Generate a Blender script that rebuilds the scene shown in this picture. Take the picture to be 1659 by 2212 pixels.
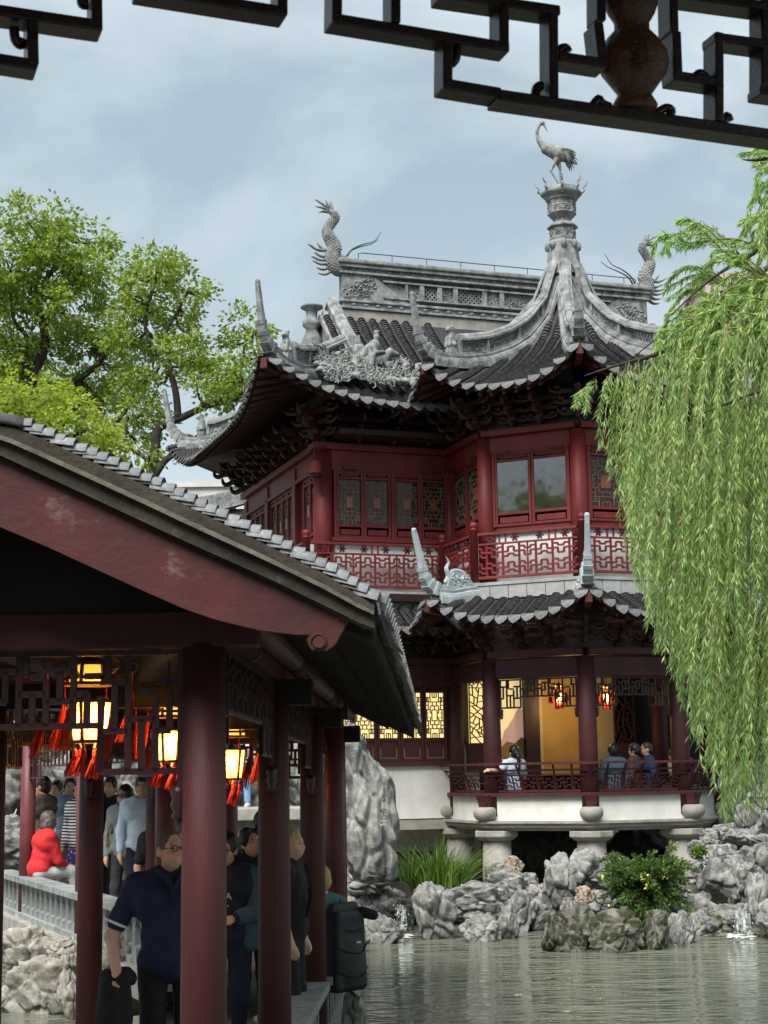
import bpy, math, random
import numpy as np
from mathutils import Vector, Matrix, noise
for o in list(bpy.data.objects): bpy.data.objects.remove(o)
scene = bpy.context.scene
COL = scene.collection
R = math.radians
sin, cos, pi = math.sin, math.cos, math.pi
# ------------------------------------------------------------------ camera (the eye is the origin, water lies 2.3 m below)
WATER = -2.30
cd = bpy.data.cameras.new('camera'); cam = bpy.data.objects.new('camera', cd); COL.objects.link(cam)
cd.sensor_fit = 'HORIZONTAL'; cd.sensor_width = 36; cd.lens = 75.0; cd.clip_start = 0.1; cd.clip_end = 3000
cam.matrix_world = Matrix.Rotation(R(90 + 9.3), 4, 'X') @ Matrix.Rotation(R(-0.9), 4, 'Z')
cd.dof.use_dof = True; cd.dof.focus_distance = 24.0; cd.dof.aperture_fstop = 26.0
scene.camera = cam
# ------------------------------------------------------------------ overcast sky and a broad soft sun
world = bpy.data.worlds.new('World'); scene.world = world; world.use_nodes = True
SUN_EL, SUN_AZ = 54.0, 205.0       # azimuth clockwise from +Y: behind the viewer, to the left
def build_world():
    nt = world.node_tree; nt.nodes.clear(); N = nt.nodes.new; L = nt.links.new
    out = N('ShaderNodeOutputWorld'); bg = N('ShaderNodeBackground'); bg.inputs['Strength'].default_value = 0.1
    sky = N('ShaderNodeTexSky'); sky.sky_type = 'NISHITA'; sky.sun_disc = False
    sky.sun_elevation = R(SUN_EL); sky.sun_rotation = R(SUN_AZ)
    tc = N('ShaderNodeTexCoord'); mp = N('ShaderNodeMapping'); mp.inputs['Scale'].default_value = (1, 1, 1.7); mp.inputs['Location'].default_value = (0.3, 0.15, 0.42)
    L(tc.outputs['Generated'], mp.inputs['Vector'])
    n1 = N('ShaderNodeTexNoise'); n1.inputs['Scale'].default_value = 2.8; n1.inputs['Detail'].default_value = 7; n1.inputs['Roughness'].default_value = 0.55
    n1.inputs['Distortion'].default_value = 0.35
    L(mp.outputs['Vector'], n1.inputs['Vector'])
    rp = N('ShaderNodeValToRGB'); rp.color_ramp.elements[0].position = 0.42; rp.color_ramp.elements[1].position = 0.64
    rp.color_ramp.elements[0].color = (3.3, 4.15, 4.7, 1); rp.color_ramp.elements[1].color = (6.0, 6.8, 7.2, 1)
    L(n1.outputs['Fac'], rp.inputs['Fac'])
    # low down the cloud thins into a paler haze
    sx = N('ShaderNodeSeparateXYZ'); L(tc.outputs['Generated'], sx.inputs[0])
    mr = N('ShaderNodeMapRange'); mr.inputs['From Min'].default_value = 0.36; mr.inputs['From Max'].default_value = 0.12
    mr.inputs['To Min'].default_value = 0.0; mr.inputs['To Max'].default_value = 0.62
    L(sx.outputs['Z'], mr.inputs['Value'])
    mh = N('ShaderNodeMix'); mh.data_type = 'RGBA'; L(mr.outputs[0], mh.inputs['Factor']); L(rp.outputs['Color'], mh.inputs['A']); mh.inputs['B'].default_value = (5.5, 6.35, 6.8, 1)
    mx = N('ShaderNodeMix'); mx.data_type = 'RGBA'; mx.inputs['Factor'].default_value = 0.90
    L(sky.outputs['Color'], mx.inputs['A']); L(mh.outputs['Result'], mx.inputs['B'])
    L(mx.outputs['Result'], bg.inputs['Color']); L(bg.outputs[0], out.inputs['Surface'])
build_world()
sd = bpy.data.lights.new('sun', 'SUN'); sd.energy = 4.5; sd.angle = R(36); sd.color = (1.0, 0.965, 0.92)
sun = bpy.data.objects.new('sun', sd); COL.objects.link(sun)
sun.rotation_euler = (R(90 - SUN_EL), 0, R(180 - SUN_AZ))
cy = scene.cycles; cy.max_bounces = 6; cy.diffuse_bounces = 3; cy.glossy_bounces = 3; cy.transmission_bounces = 4; cy.transparent_max_bounces = 8; cy.caustics_reflective = False; cy.caustics_refractive = False
vs = scene.view_settings; vs.view_transform = 'Standard'; vs.look = 'None'; vs.exposure = 0.48; vs.gamma = 1.0; vs.use_curve_mapping = False
# ------------------------------------------------------------------ helpers
FPX, IW, IH = 3456.0, 1659.0, 2212.0
_cp, _sp = cos(R(9.3)), sin(R(9.3)); _cr, _sr = cos(R(.9)), sin(R(.9))
def P(x, y, Y):
    """a place in the garden seen in the direction of measured spot (x, y), at ground distance Y"""
    a0 = x - IW / 2; b0 = IH / 2 - y; a = a0 * _cr + b0 * _sr; b = -a0 * _sr + b0 * _cr
    d = Vector((a / FPX, _cp - _sp * b / FPX, _sp + _cp * b / FPX)); return d * (Y / d.y)
def S(r, g, b):
    f = lambda c: ((c / 255 + .055) / 1.055) ** 2.4 if c > 10 else c / 255 / 12.92
    return (f(r), f(g), f(b), 1)
def rnd(a, b): return random.uniform(a, b)
random.seed(5)

def pm(name, c1, c2=None, scale=6, rough=.6, bump=.0, bscale=None, stretch=(1, 1, 1), c3=None, wpos=.66, wscale=3, spec=.4, vary=0.0, lo=.35, hi=.68, wsoft=.08, coords='Object', metal=0, trans=0, wstretch=(1,1,1)):
    m = bpy.data.materials.new(name); m.use_nodes = True; nt = m.node_tree; N = nt.nodes.new; L = nt.links.new
    b = nt.nodes['Principled BSDF']; b.inputs['Roughness'].default_value = rough
    b.inputs['Specular IOR Level'].default_value = spec; b.inputs['Metallic'].default_value = metal
    if trans: b.inputs['Transmission Weight'].default_value = trans
    c2 = c2 or c1
    tc = N('ShaderNodeTexCoord'); mp = N('ShaderNodeMapping'); mp.inputs['Scale'].default_value = stretch; L(tc.outputs[coords], mp.inputs[0])
    n = N('ShaderNodeTexNoise'); n.inputs['Scale'].default_value = scale; n.inputs['Detail'].default_value = 6; n.inputs['Roughness'].default_value = .62; L(mp.outputs[0], n.inputs['Vector'])
    r = N('ShaderNodeValToRGB'); r.color_ramp.elements[0].position = lo; r.color_ramp.elements[1].position = hi
    r.color_ramp.elements[0].color = tuple(c1[:3]) + (1,); r.color_ramp.elements[1].color = tuple(c2[:3]) + (1,); L(n.outputs['Fac'], r.inputs['Fac'])
    colo = r.outputs['Color']
    if c3:
        m2 = N('ShaderNodeMapping'); m2.inputs['Scale'].default_value = wstretch; L(tc.outputs[coords], m2.inputs[0])
        n2 = N('ShaderNodeTexNoise'); n2.inputs['Scale'].default_value = wscale; n2.inputs['Detail'].default_value = 8; n2.inputs['Roughness'].default_value = .68; L(m2.outputs[0], n2.inputs['Vector'])
        r2 = N('ShaderNodeValToRGB'); r2.color_ramp.elements[0].position = wpos; r2.color_ramp.elements[1].position = wpos + wsoft; L(n2.outputs['Fac'], r2.inputs['Fac'])
        mx = N('ShaderNodeMix'); mx.data_type = 'RGBA'; L(r2.outputs['Color'], mx.inputs['Factor']); L(colo, mx.inputs['A']); mx.inputs['B'].default_value = tuple(c3[:3]) + (1,); colo = mx.outputs['Result']
    if vary:
        oi = N('ShaderNodeObjectInfo'); mr = N('ShaderNodeMapRange'); mr.inputs['To Min'].default_value = 1 - vary; mr.inputs['To Max'].default_value = 1 + vary; L(oi.outputs['Random'], mr.inputs['Value'])
        hs = N('ShaderNodeHueSaturation'); L(mr.outputs[0], hs.inputs['Value']); L(colo, hs.inputs['Color']); colo = hs.outputs['Color']
    L(colo, b.inputs['Base Color'])
    if bump:
        nb = N('ShaderNodeTexNoise'); nb.inputs['Scale'].default_value = bscale or scale * 3; nb.inputs['Detail'].default_value = 7; nb.inputs['Roughness'].default_value = .6; L(mp.outputs[0], nb.inputs['Vector'])
        bp = N('ShaderNodeBump'); bp.inputs['Strength'].default_value = bump; bp.inputs['Distance'].default_value = .02; L(nb.outputs['Fac'], bp.inputs['Height']); L(bp.outputs[0], b.inputs['Normal'])
    return m
def em(name, col, strength):
    m = bpy.data.materials.new(name); m.use_nodes = True; b = m.node_tree.nodes['Principled BSDF']
    b.inputs['Base Color'].default_value = tuple(col[:3]) + (1,); b.inputs['Emission Color'].default_value = tuple(col[:3]) + (1,); b.inputs['Emission Strength'].default_value = strength
    return m
M = {}
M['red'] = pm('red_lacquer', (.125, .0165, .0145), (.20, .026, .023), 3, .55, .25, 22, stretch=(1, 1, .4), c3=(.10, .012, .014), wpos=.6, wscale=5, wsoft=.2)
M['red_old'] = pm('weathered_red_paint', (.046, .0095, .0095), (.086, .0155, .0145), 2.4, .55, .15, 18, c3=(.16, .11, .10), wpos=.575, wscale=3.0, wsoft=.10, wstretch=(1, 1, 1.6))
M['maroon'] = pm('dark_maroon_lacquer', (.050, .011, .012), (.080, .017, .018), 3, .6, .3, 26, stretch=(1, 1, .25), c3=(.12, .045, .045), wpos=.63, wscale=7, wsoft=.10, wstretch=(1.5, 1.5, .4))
M['maroon_pale'] = pm('pale_red_column_paint', (.11, .028, .032), (.17, .045, .048), 3, .5, .1, 20, c3=(.36, .25, .23), wpos=.68, wscale=6, wsoft=.05)  # paler red of the gallery columns, with scattered pale patches
M['brown'] = pm('dark_brown_timber', (.018, .0075, .0065), (.042, .017, .014), 6, .5, .2, 30, stretch=(1, 1, .5))
M['rafter'] = pm('red_brown_rafter_timber', (.055, .012, .010), (.10, .021, .017), 5, .55, .1, 20)
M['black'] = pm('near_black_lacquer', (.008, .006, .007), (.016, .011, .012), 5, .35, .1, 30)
M['tile'] = pm('dark_grey_clay_tile', (.026, .026, .028), (.075, .074, .073), 9, .75, .3, 40, c3=(.15, .15, .14), wpos=.66, wscale=11, wsoft=.12, vary=.12)
M['tile_light'] = pm('pale_grey_clay_tile', (.065, .068, .07), (.19, .195, .19), 12, .75, .3, 40, c3=(.05, .05, .05), wpos=.64, wscale=9, wsoft=.1, vary=.2)
M['tile_pan'] = pm('dark_roof_bed', (.02, .02, .021), (.045, .044, .043), 9, .85, .4, 30)
M['ridge'] = pm('weathered_grey_brickwork', (.115, .122, .12), (.34, .353, .348), 5.5, .8, .45, 30, c3=(.055, .058, .056), wpos=.57, wscale=5.5, wsoft=.13, wstretch=(1, 1, .6))
M['ridge_warm'] = pm('weathered_beige_plaster', (.20, .195, .17), (.34, .33, .285), 3, .85, .25, 24, c3=(.13, .13, .11), wpos=.6, wscale=4, wsoft=.2, wstretch=(1, 1, .4))
M['ridge_dark'] = pm('dark_grey_horn_tile', (.05, .054, .056), (.12, .126, .128), 8, .75, .3, 30)
M['ridge_pale'] = pm('pale_blue_grey_lime', (.28, .325, .34), (.46, .51, .52), 4, .8, .3, 26, c3=(.16, .19, .195), wpos=.6, wscale=5, wsoft=.16)
M['statue'] = pm('weathered_grey_stucco', (.14, .148, .14), (.33, .34, .325), 8, .85, .45, 40, c3=(.07, .072, .068), wpos=.56, wscale=9, wsoft=.14)
M['white'] = pm('lime_white_wall', (.60, .585, .53), (.80, .785, .74), 1.6, .9, .15, 12, c3=(.40, .38, .32), wpos=.59, wscale=2.6, wsoft=.2, wstretch=(1, 1, .35))
M['white_clean'] = pm('white_plaster', (.66, .66, .65), (.80, .80, .79), 2, .85, .05, 12)
M['stone'] = pm('warm_grey_cut_stone', (.25, .235, .205), (.39, .37, .33), 4, .8, .25, 60, c3=(.17, .155, .13), wpos=.6, wscale=3, wsoft=.2)
M['ledge'] = pm('grey_stone_ledge', (.27, .275, .27), (.42, .42, .41), 5, .8, .2, 40, c3=(.15, .15, .145), wpos=.58, wscale=3, wsoft=.22, wstretch=(1, 1, .4), vary=.12)
M['brickstone'] = pm('grey_brick_balustrade_stone', (.17, .185, .18), (.34, .355, .345), 7, .85, .4, 40, c3=(.10, .11, .105), wpos=.6, wscale=6, wsoft=.15, vary=.12)
M['iron'] = pm('dark_iron', (.05, .055, .06), None, 5, .5)
def glass_mat():
    m = bpy.data.materials.new('window_glass'); m.use_nodes = True; nt = m.node_tree; N = nt.nodes.new; L = nt.links.new
    b = nt.nodes['Principled BSDF']; b.inputs['Base Color'].default_value = (.05, .018, .012, 1); b.inputs['Roughness'].default_value = .05; b.inputs['IOR'].default_value = 1.4
    tc = N('ShaderNodeTexCoord'); n = N('ShaderNodeTexNoise'); n.inputs['Scale'].default_value = 2.2; n.inputs['Detail'].default_value = 1; L(tc.outputs['Object'], n.inputs['Vector'])
    bp = N('ShaderNodeBump'); bp.inputs['Strength'].default_value = .12; bp.inputs['Distance'].default_value = .05; L(n.outputs['Fac'], bp.inputs['Height']); L(bp.outputs[0], b.inputs['Normal'])
    return m
M['glass'] = glass_mat()
M['mirror_glass'] = glass_mat(); _b = M['mirror_glass'].node_tree.nodes['Principled BSDF']; _b.inputs['IOR'].default_value = 2.6; _b.inputs['Base Color'].default_value = (.03, .022, .018, 1); M['mirror_glass'].name = 'reflecting_glass'
M['muntin'] = pm('pale_brown_lattice_strip', (.17, .125, .085), (.26, .20, .14), 8, .6)
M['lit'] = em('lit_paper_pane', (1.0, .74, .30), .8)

def lnk(o, parent=None):
    COL.objects.link(o)
    if parent is not None: o.parent = parent
    return o
class MB:
    def __init__(s): s.v = []; s.f = []
    def add(s, vs_, fs):
        n = len(s.v); s.v += [tuple(q) for q in vs_]; s.f += [tuple(i + n for i in f) for f in fs]; return s
    def box(s, c, d, rz=0):
        x, y, z = d[0] / 2, d[1] / 2, d[2] / 2; cc, ss = cos(rz), sin(rz); c = Vector(c); vs_ = []
        for k in (-1, 1):
            for i, j in ((-1, -1), (1, -1), (1, 1), (-1, 1)):
                vs_.append((c.x + i * x * cc - j * y * ss, c.y + i * x * ss + j * y * cc, c.z + k * z))
        return s.add(vs_, [(3, 2, 1, 0), (4, 5, 6, 7), (0, 1, 5, 4), (1, 2, 6, 5), (2, 3, 7, 6), (3, 0, 4, 7)])
    def bar(s, a, b, w, h, up=(0, 0, 1)):
        a = Vector(a); b = Vector(b); d = (b - a)
        if d.length < 1e-6: return s
        d.normalize(); u = Vector(up)
        sd_ = d.cross(u)
        if sd_.length < 1e-4: sd_ = d.cross(Vector((1, 0, 0)))
        sd_.normalize(); u = sd_.cross(d)
        x = sd_ * (w / 2); y = u * (h / 2); vs_ = []
        for p in (a, b): vs_ += [p - x - y, p + x - y, p + x + y, p - x + y]
        return s.add(vs_, [(0, 1, 2, 3), (7, 6, 5, 4), (4, 5, 1, 0), (5, 6, 2, 1), (6, 7, 3, 2), (7, 4, 0, 3)])
    def tube(s, pts, r, n=8, cap=True, flat=1.0, upv=(0, 0, 1)):
        pts = [Vector(p) for p in pts]; m = len(pts); rr = r if hasattr(r, '__len__') else [r] * m
        base = len(s.v); prev = None
        for i, p in enumerate(pts):
            d = (pts[min(i + 1, m - 1)] - pts[max(i - 1, 0)])
            d = d.normalized() if d.length > 1e-9 else Vector((0, 0, 1))
            if prev is None:
                x = d.cross(Vector(upv))
                if x.length < 1e-3: x = d.cross(Vector((1, 0, 0)))
            else: x = prev - d * prev.dot(d)
            x.normalize(); prev = x; y = d.cross(x)
            for k in range(n):
                t = 2 * pi * k / n; q = p + x * (cos(t) * rr[i]) + y * (sin(t) * rr[i] * flat); s.v.append(tuple(q))
        for i in range(m - 1):
            for k in range(n):
                a = base + i * n + k; b = base + i * n + (k + 1) % n; s.f.append((a, b, b + n, a + n))
        if cap:
            s.f.append(tuple(base + k for k in reversed(range(n)))); s.f.append(tuple(base + (m - 1) * n + k for k in range(n)))
        return s
    def lathe(s, prof, n=16, c=(0, 0, 0), ph=0, flat=1.0):
        base = len(s.v); m = len(prof)
        for r, z in prof:
            for k in range(n):
                t = 2 * pi * k / n + ph; s.v.append((c[0] + r * cos(t), c[1] + r * sin(t) * flat, c[2] + z))
        for i in range(m - 1):
            for k in range(n):
                a = base + i * n + k; b = base + i * n + (k + 1) % n; s.f.append((a, b, b + n, a + n))
        s.f.append(tuple(base + k for k in reversed(range(n)))); s.f.append(tuple(base + (m - 1) * n + k for k in range(n)))
        return s
    def prism(s, poly, o, ex, ey, dep):
        """flat outline (list of 2D) in plane o+x*ex+y*ey, thickened along vector dep"""
        o = Vector(o); ex = Vector(ex); ey = Vector(ey); dep = Vector(dep); n = len(poly)
        a = [o + ex * x + ey * y for x, y in poly]; b = [p + dep for p in a]; nrm = ex.cross(ey).dot(dep) > 0
        f1 = tuple(range(n)); f2 = tuple(n + i for i in range(n))
        if nrm: fs = [tuple(reversed(f1)), f2] + [(i, (i + 1) % n, n + (i + 1) % n, n + i) for i in range(n)]
        else: fs = [f1, tuple(reversed(f2))] + [(n + i, n + (i + 1) % n, (i + 1) % n, i) for i in range(n)]
        return s.add(a + b, fs)
    def grid(s, rows, flip=False):
        n = len(rows[0]); base = len(s.v)
        for r in rows: s.v += [tuple(q) for q in r]
        for i in range(len(rows) - 1):
            for k in range(n - 1):
                a = base + i * n + k; q = (a, a + 1, a + n + 1, a + n); s.f.append(tuple(reversed(q)) if flip else q)
        return s
    def sweep(s, pts, prof, side=None, up=(0, 0, 1), closed=True, scale=None, cap=True):
        """profile (x across, y up) carried along pts, kept upright"""
        pts = [Vector(p) for p in pts]; m = len(pts); n = len(prof); base = len(s.v)
        for i, p in enumerate(pts):
            d = (pts[min(i + 1, m - 1)] - pts[max(i - 1, 0)]); u = Vector(up)
            x = Vector(side) if side is not None else d.cross(u); x.normalize()
            k = scale[i] if scale else 1
            if isinstance(k, (tuple, list)): kx, ky = k
            else: kx = ky = k
            for a, b in prof: s.v.append(tuple(p + x * a * kx + u * b * ky))
        for i in range(m - 1):
            for k in range(n if closed else n - 1):
                a = base + i * n + k; b = base + i * n + (k + 1) % n; s.f.append((a, b, b + n, a + n))
        if cap and closed:
            s.f.append(tuple(base + k for k in reversed(range(n)))); s.f.append(tuple(base + (m - 1) * n + k for k in range(n)))
        return s
    def mesh(s, name='m'):
        me = bpy.data.meshes.new(name); me.from_pydata(s.v, [], s.f); me.update(); return me
    def build(s, name, mat, parent=None, smooth=False, bevel=0, fix=False):
        me = s.mesh(name)
        if fix:
            import bmesh
            bm = bmesh.new(); bm.from_mesh(me); bmesh.ops.recalc_face_normals(bm, faces=bm.faces); bm.to_mesh(me); bm.free()
        me.materials.append(M[mat] if isinstance(mat, str) else mat)
        if smooth: me.polygons.foreach_set('use_smooth', [True] * len(me.polygons))
        o = bpy.data.objects.new(name, me); lnk(o, parent)
        if bevel:
            b = o.modifiers.new('bevel', 'BEVEL'); b.width = bevel; b.segments = 2; b.limit_method = 'ANGLE'
        return o
def np_mesh(name, v, f, mat, parent=None, smooth=False):
    v = np.asarray(v, np.float32); f = np.asarray(f, np.int32); me = bpy.data.meshes.new(name)
    k = f.shape[1]; me.vertices.add(len(v)); me.vertices.foreach_set('co', v.ravel()); me.loops.add(f.size); me.loops.foreach_set('vertex_index', f.ravel())
    me.polygons.add(len(f)); me.polygons.foreach_set('loop_start', np.arange(0, f.size, k, dtype=np.int32)); me.polygons.foreach_set('loop_total', np.full(len(f), k, np.int32))
    if smooth: me.polygons.foreach_set('use_smooth', np.ones(len(f), bool))
    me.update(calc_edges=True); me.validate()
    me.materials.append(M[mat] if isinstance(mat, str) else mat)
    return lnk(bpy.data.objects.new(name, me), parent)
def inst(o, parent, mw=None, name=None):
    c = o.copy(); c.name = name or o.name.split('.')[0]; lnk(c, parent)
    if mw is not None: c.matrix_local = mw
    return c
def copy_tree(o, parent=None):
    c = o.copy(); lnk(c, parent)
    for ch in list(o.children): copy_tree(ch, c)
    return c
def tag(o, label, cat, group=None, kind=None):
    if label: o['label'] = label
    if cat: o['category'] = cat
    if group: o['group'] = group
    if kind: o['kind'] = kind
    return o
def thing(name, label, cat, loc=(0, 0, 0), rz=0, group=None):
    o = bpy.data.objects.new(name, None); o.empty_display_size = .2; o.location = loc; o.rotation_euler = (0, 0, rz); lnk(o); return tag(o, label, cat, group)
def lerp(a, b, t): return a + (b - a) * t
def pl(x, xs, ys):
    return float(np.interp(x, xs, ys))
def smooth_pts(pts, n=8):
    """Catmull-Rom through pts"""
    pts = [Vector(p) for p in pts]; out = []
    for i in range(len(pts) - 1):
        p0 = pts[max(i - 1, 0)]; p1 = pts[i]; p2 = pts[i + 1]; p3 = pts[min(i + 2, len(pts) - 1)]
        for k in range(n):
            t = k / n; out.append(.5 * ((2 * p1) + (-p0 + p2) * t + (2 * p0 - 5 * p1 + 4 * p2 - p3) * t * t + (-p0 + 3 * p1 - 3 * p2 + p3) * t ** 3))
    out.append(pts[-1]); return out
# ---- smooth-union figures: limbs and masses blended into one skin
def surf_nets(F, org, h):
    sg = F < 0; nx, ny, nz = F.shape
    cs = (nx - 1, ny - 1, nz - 1); acc = np.zeros(cs + (3,), np.float32); cnt = np.zeros(cs, np.float32)
    def sl(o): return F[o[0]:o[0] + cs[0], o[1]:o[1] + cs[1], o[2]:o[2] + cs[2]]
    C8 = [(i, j, k) for i in (0, 1) for j in (0, 1) for k in (0, 1)]
    for a in C8:
        for ax in range(3):
            if a[ax] == 0:
                b = list(a); b[ax] = 1; f1 = sl(a); f2 = sl(b); cr = (f1 < 0) != (f2 < 0)
                t = np.where(cr, f1 / np.where(cr, f1 - f2, 1), 0)
                for q in range(3): acc[..., q] += np.where(cr, a[q] + (t if q == ax else 0), 0)
                cnt += cr
    mask = cnt > 0; idx = np.full(cs, -1, np.int64); idx[mask] = np.arange(mask.sum())
    cell = np.argwhere(mask); v = (cell + acc[mask] / cnt[mask][:, None]) * h + np.asarray(org)
    faces = []
    for ax in range(3):
        o1, o2 = [q for q in range(3) if q != ax]
        s1 = [slice(None)] * 3; s2 = [slice(None)] * 3; s1[ax] = slice(0, -1); s2[ax] = slice(1, None)
        d = sg[tuple(s1)].astype(np.int8) - sg[tuple(s2)].astype(np.int8); e = np.argwhere(d != 0)
        e = e[(e[:, o1] > 0) & (e[:, o2] > 0) & (e[:, o1] < cs[o1]) & (e[:, o2] < cs[o2])]
        if not len(e): continue
        sgn = d[e[:, 0], e[:, 1], e[:, 2]]
        def at(da, db):
            q = e.copy(); q[:, o1] += da; q[:, o2] += db; return idx[q[:, 0], q[:, 1], q[:, 2]]
        quad = np.stack([at(-1, -1), at(0, -1), at(0, 0), at(-1, 0)], 1)
        fl = (sgn > 0) if ax != 1 else (sgn < 0)
        quad[~fl] = quad[~fl][:, ::-1]; faces.append(quad)
    return v, np.concatenate(faces)
def sdf(prims, h=.012, k=.02):
    """prims: ('c', a, b, ra, rb) tapered limb | ('e', centre, (rx,ry,rz)[, rotation Matrix]) mass; a trailing '-' kind cuts away"""
    bbs = []
    for p in prims:
        if p[0][0] == 'c': a, b = np.array(p[1], float), np.array(p[2], float); r = max(p[3], p[4]); lo, hi = np.minimum(a, b) - r, np.maximum(a, b) + r
        else: c = np.array(p[1], float); r = max(p[2]); lo, hi = c - r, c + r
        bbs.append((lo, hi))
    adds = [q for q, p in zip(bbs, prims) if not p[0].endswith('-')]
    lo = np.min([q[0] for q in adds], 0) - 2.5 * h - k * .3; hi = np.max([q[1] for q in adds], 0) + 2.5 * h + k * .3
    n = np.ceil((hi - lo) / h).astype(int) + 1; F = np.full(n, 1.0, np.float32)
    for p, (bl, bh) in zip(prims, bbs):
        pad = max(.05, 3 * k)
        i0 = np.clip(np.floor((bl - pad - lo) / h).astype(int), 0, n); i1 = np.clip(np.ceil((bh + pad - lo) / h).astype(int) + 1, 0, n)
        if np.any(i1 <= i0): continue
        ax = [np.arange(i0[q], i1[q]) * h + lo[q] for q in range(3)]
        X = np.stack(np.meshgrid(*ax, indexing='ij'), -1).astype(np.float32)
        if p[0][0] == 'c':
            a = np.array(p[1], np.float32); b = np.array(p[2], np.float32); ab = b - a; L2 = max(float(ab @ ab), 1e-9)
            t = np.clip(((X - a) @ ab) / L2, 0, 1); d = np.linalg.norm(X - a - t[..., None] * ab, axis=-1) - (p[3] + (p[4] - p[3]) * t)
        else:
            Y = X - np.array(p[1], np.float32)
            if len(p) > 3: Y = Y @ np.array(p[3].to_3x3(), dtype=np.float32)
            r = np.array(p[2], np.float32); k0 = np.linalg.norm(Y / r, axis=-1); k1 = np.linalg.norm(Y / (r * r), axis=-1)
            d = k0 * (k0 - 1) / np.maximum(k1, 1e-6)
        G = F[i0[0]:i1[0], i0[1]:i1[1], i0[2]:i1[2]]
        kk = k
        if p[0].endswith('-'): d = -d; hh = np.maximum(kk * .5 - np.abs(G - d), 0) / (kk * .5); G[...] = np.maximum(G, d) + hh * hh * kk * .125
        else: hh = np.maximum(kk - np.abs(G - d), 0) / kk; G[...] = np.minimum(G, d) - hh * hh * kk * .25
    return surf_nets(F, lo, h)
def sdf_obj(name, prims, mat, parent=None, h=.012, k=.02):
    v, f = sdf(prims, h, k); return np_mesh(name, v, f, mat, parent, True)
# ================================================================== setting: water and far ground
def water_mat():
    m = bpy.data.materials.new('pond_water'); m.use_nodes = True; nt = m.node_tree; N = nt.nodes.new; L = nt.links.new
    b = nt.nodes['Principled BSDF']; b.inputs['Base Color'].default_value = (.14, .15, .113, 1); b.inputs['Roughness'].default_value = .045; b.inputs['IOR'].default_value = 1.33
    tc = N('ShaderNodeTexCoord'); mp = N('ShaderNodeMapping'); mp.inputs['Scale'].default_value = (.62, 1.5, 1); mp.inputs['Rotation'].default_value = (0, 0, R(9)); L(tc.outputs['Object'], mp.inputs[0])
    n = N('ShaderNodeTexNoise'); n.inputs['Scale'].default_value = 2.7; n.inputs['Detail'].default_value = 2.6; n.inputs['Roughness'].default_value = .45; n.inputs['Distortion'].default_value = 1.3; L(mp.outputs[0], n.inputs['Vector'])
    n2 = N('ShaderNodeTexNoise'); n2.inputs['Scale'].default_value = 1.0; n2.inputs['Detail'].default_value = 2; L(mp.outputs[0], n2.inputs['Vector'])
    ad = N('ShaderNodeMath'); ad.operation = 'MULTIPLY_ADD'; L(n2.outputs['Fac'], ad.inputs[0]); ad.inputs[1].default_value = 1.2; L(n.outputs['Fac'], ad.inputs[2])
    bp = N('ShaderNodeBump'); bp.inputs['Strength'].default_value = .75; bp.inputs['Distance'].default_value = .24; L(ad.outputs[0], bp.inputs['Height']); L(bp.outputs[0], b.inputs['Normal'])
    return m
M['water'] = water_mat()
M['mud'] = pm('dark_earth', (.05, .045, .035), (.09, .08, .06), 2, .95, .3, 8)
o = MB().grid([[(-60, 2, WATER), (60, 2, WATER)], [(-60, 45, WATER), (60, 45, WATER)]]).build('pond_water', 'water'); o['kind'] = 'structure'
o = MB().grid([[(-1500, -200, WATER - .9), (1500, -200, WATER - .9)], [(-1500, 2500, WATER - .9), (1500, 2500, WATER - .9)]]).build('ground', 'mud'); o['kind'] = 'structure'
# raised garden ground behind the pond
g = MB()
g.prism([(-30, 27.6), (-6.3, 27.0), (-3, 30.0), (1.2, 30.6), (5.6, 33.4), (7.5, 30.2), (12, 27.5), (40, 25), (40, 200), (-40, 200)], (0, 0, WATER - .8), (1, 0, 0), (0, 1, 0), (0, 0, 1.65))
o = g.build('garden_ground', 'mud'); o['kind'] = 'structure'

# ================================================================== the tower
TW = thing('garden_tower', 'two-storey red lacquered tower with dark upturned tile roofs beyond the pond', 'tower', (3.6, 30.2, 0), R(19))
T225 = math.tan(R(22.5))
def oc(r, ang, z=0): a = R(ang); return Vector((r * sin(a), -r * cos(a), z))
VA = [-112.5, -67.5, -22.5, 22.5, 67.5, 112.5]        # octagon corners that stand free of the hall
FA = [-90, -45, 0, 45, 90]                            # free faces
# ---- base: piers, stone cornice, white parapet, jars
for a in VA[:5]:
    p = oc(2.28, a)
    m = MB(); m.lathe([(.27, -2.3), (.25, -1.18)], 20, (p.x, p.y, 0))
    pier = m.build('pier', 'stone', TW, True)
    MB().lathe([(.29, -1.18), (.40, -1.11), (.40, -1.01)], 8, (p.x, p.y, 0), R(22.5) + R(19)).build('capital', 'stone', pier, bevel=.012)
def oct_band(r0, r1, prof, name, mat, angs=VA, parent=TW, bevel=0):
    """closed profile list (r, z) swept round the free corners, ends run back into the hall"""
    m = MB(); n = len(prof); rows = []
    for a in angs: rows.append([oc(r, a, z) for r, z in prof])
    base = 0
    for r in rows: m.v += [tuple(q) for q in r]
    for i in range(len(rows) - 1):
        for k in range(n):
            p = i * n + k; q = i * n + (k + 1) % n; m.f.append((p, q, q + n, p + n))
    m.f.append(tuple(range(n))); m.f.append(tuple(reversed(range((len(rows) - 1) * n, len(rows) * n))))
    return m.build(name, mat, parent, fix=True, bevel=bevel)
oct_band(0, 0, [(1.2, -1.01), (2.48, -1.01), (2.52, -.97), (2.60, -.945), (2.60, -.91), (2.66, -.88), (2.66, -.84), (1.2, -.84)], 'stone_cornice', 'stone')
oct_band(0, 0, [(2.26, -.84), (2.46, -.84), (2.46, -.42), (2.26, -.42)], 'parapet_wall', 'white')
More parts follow.
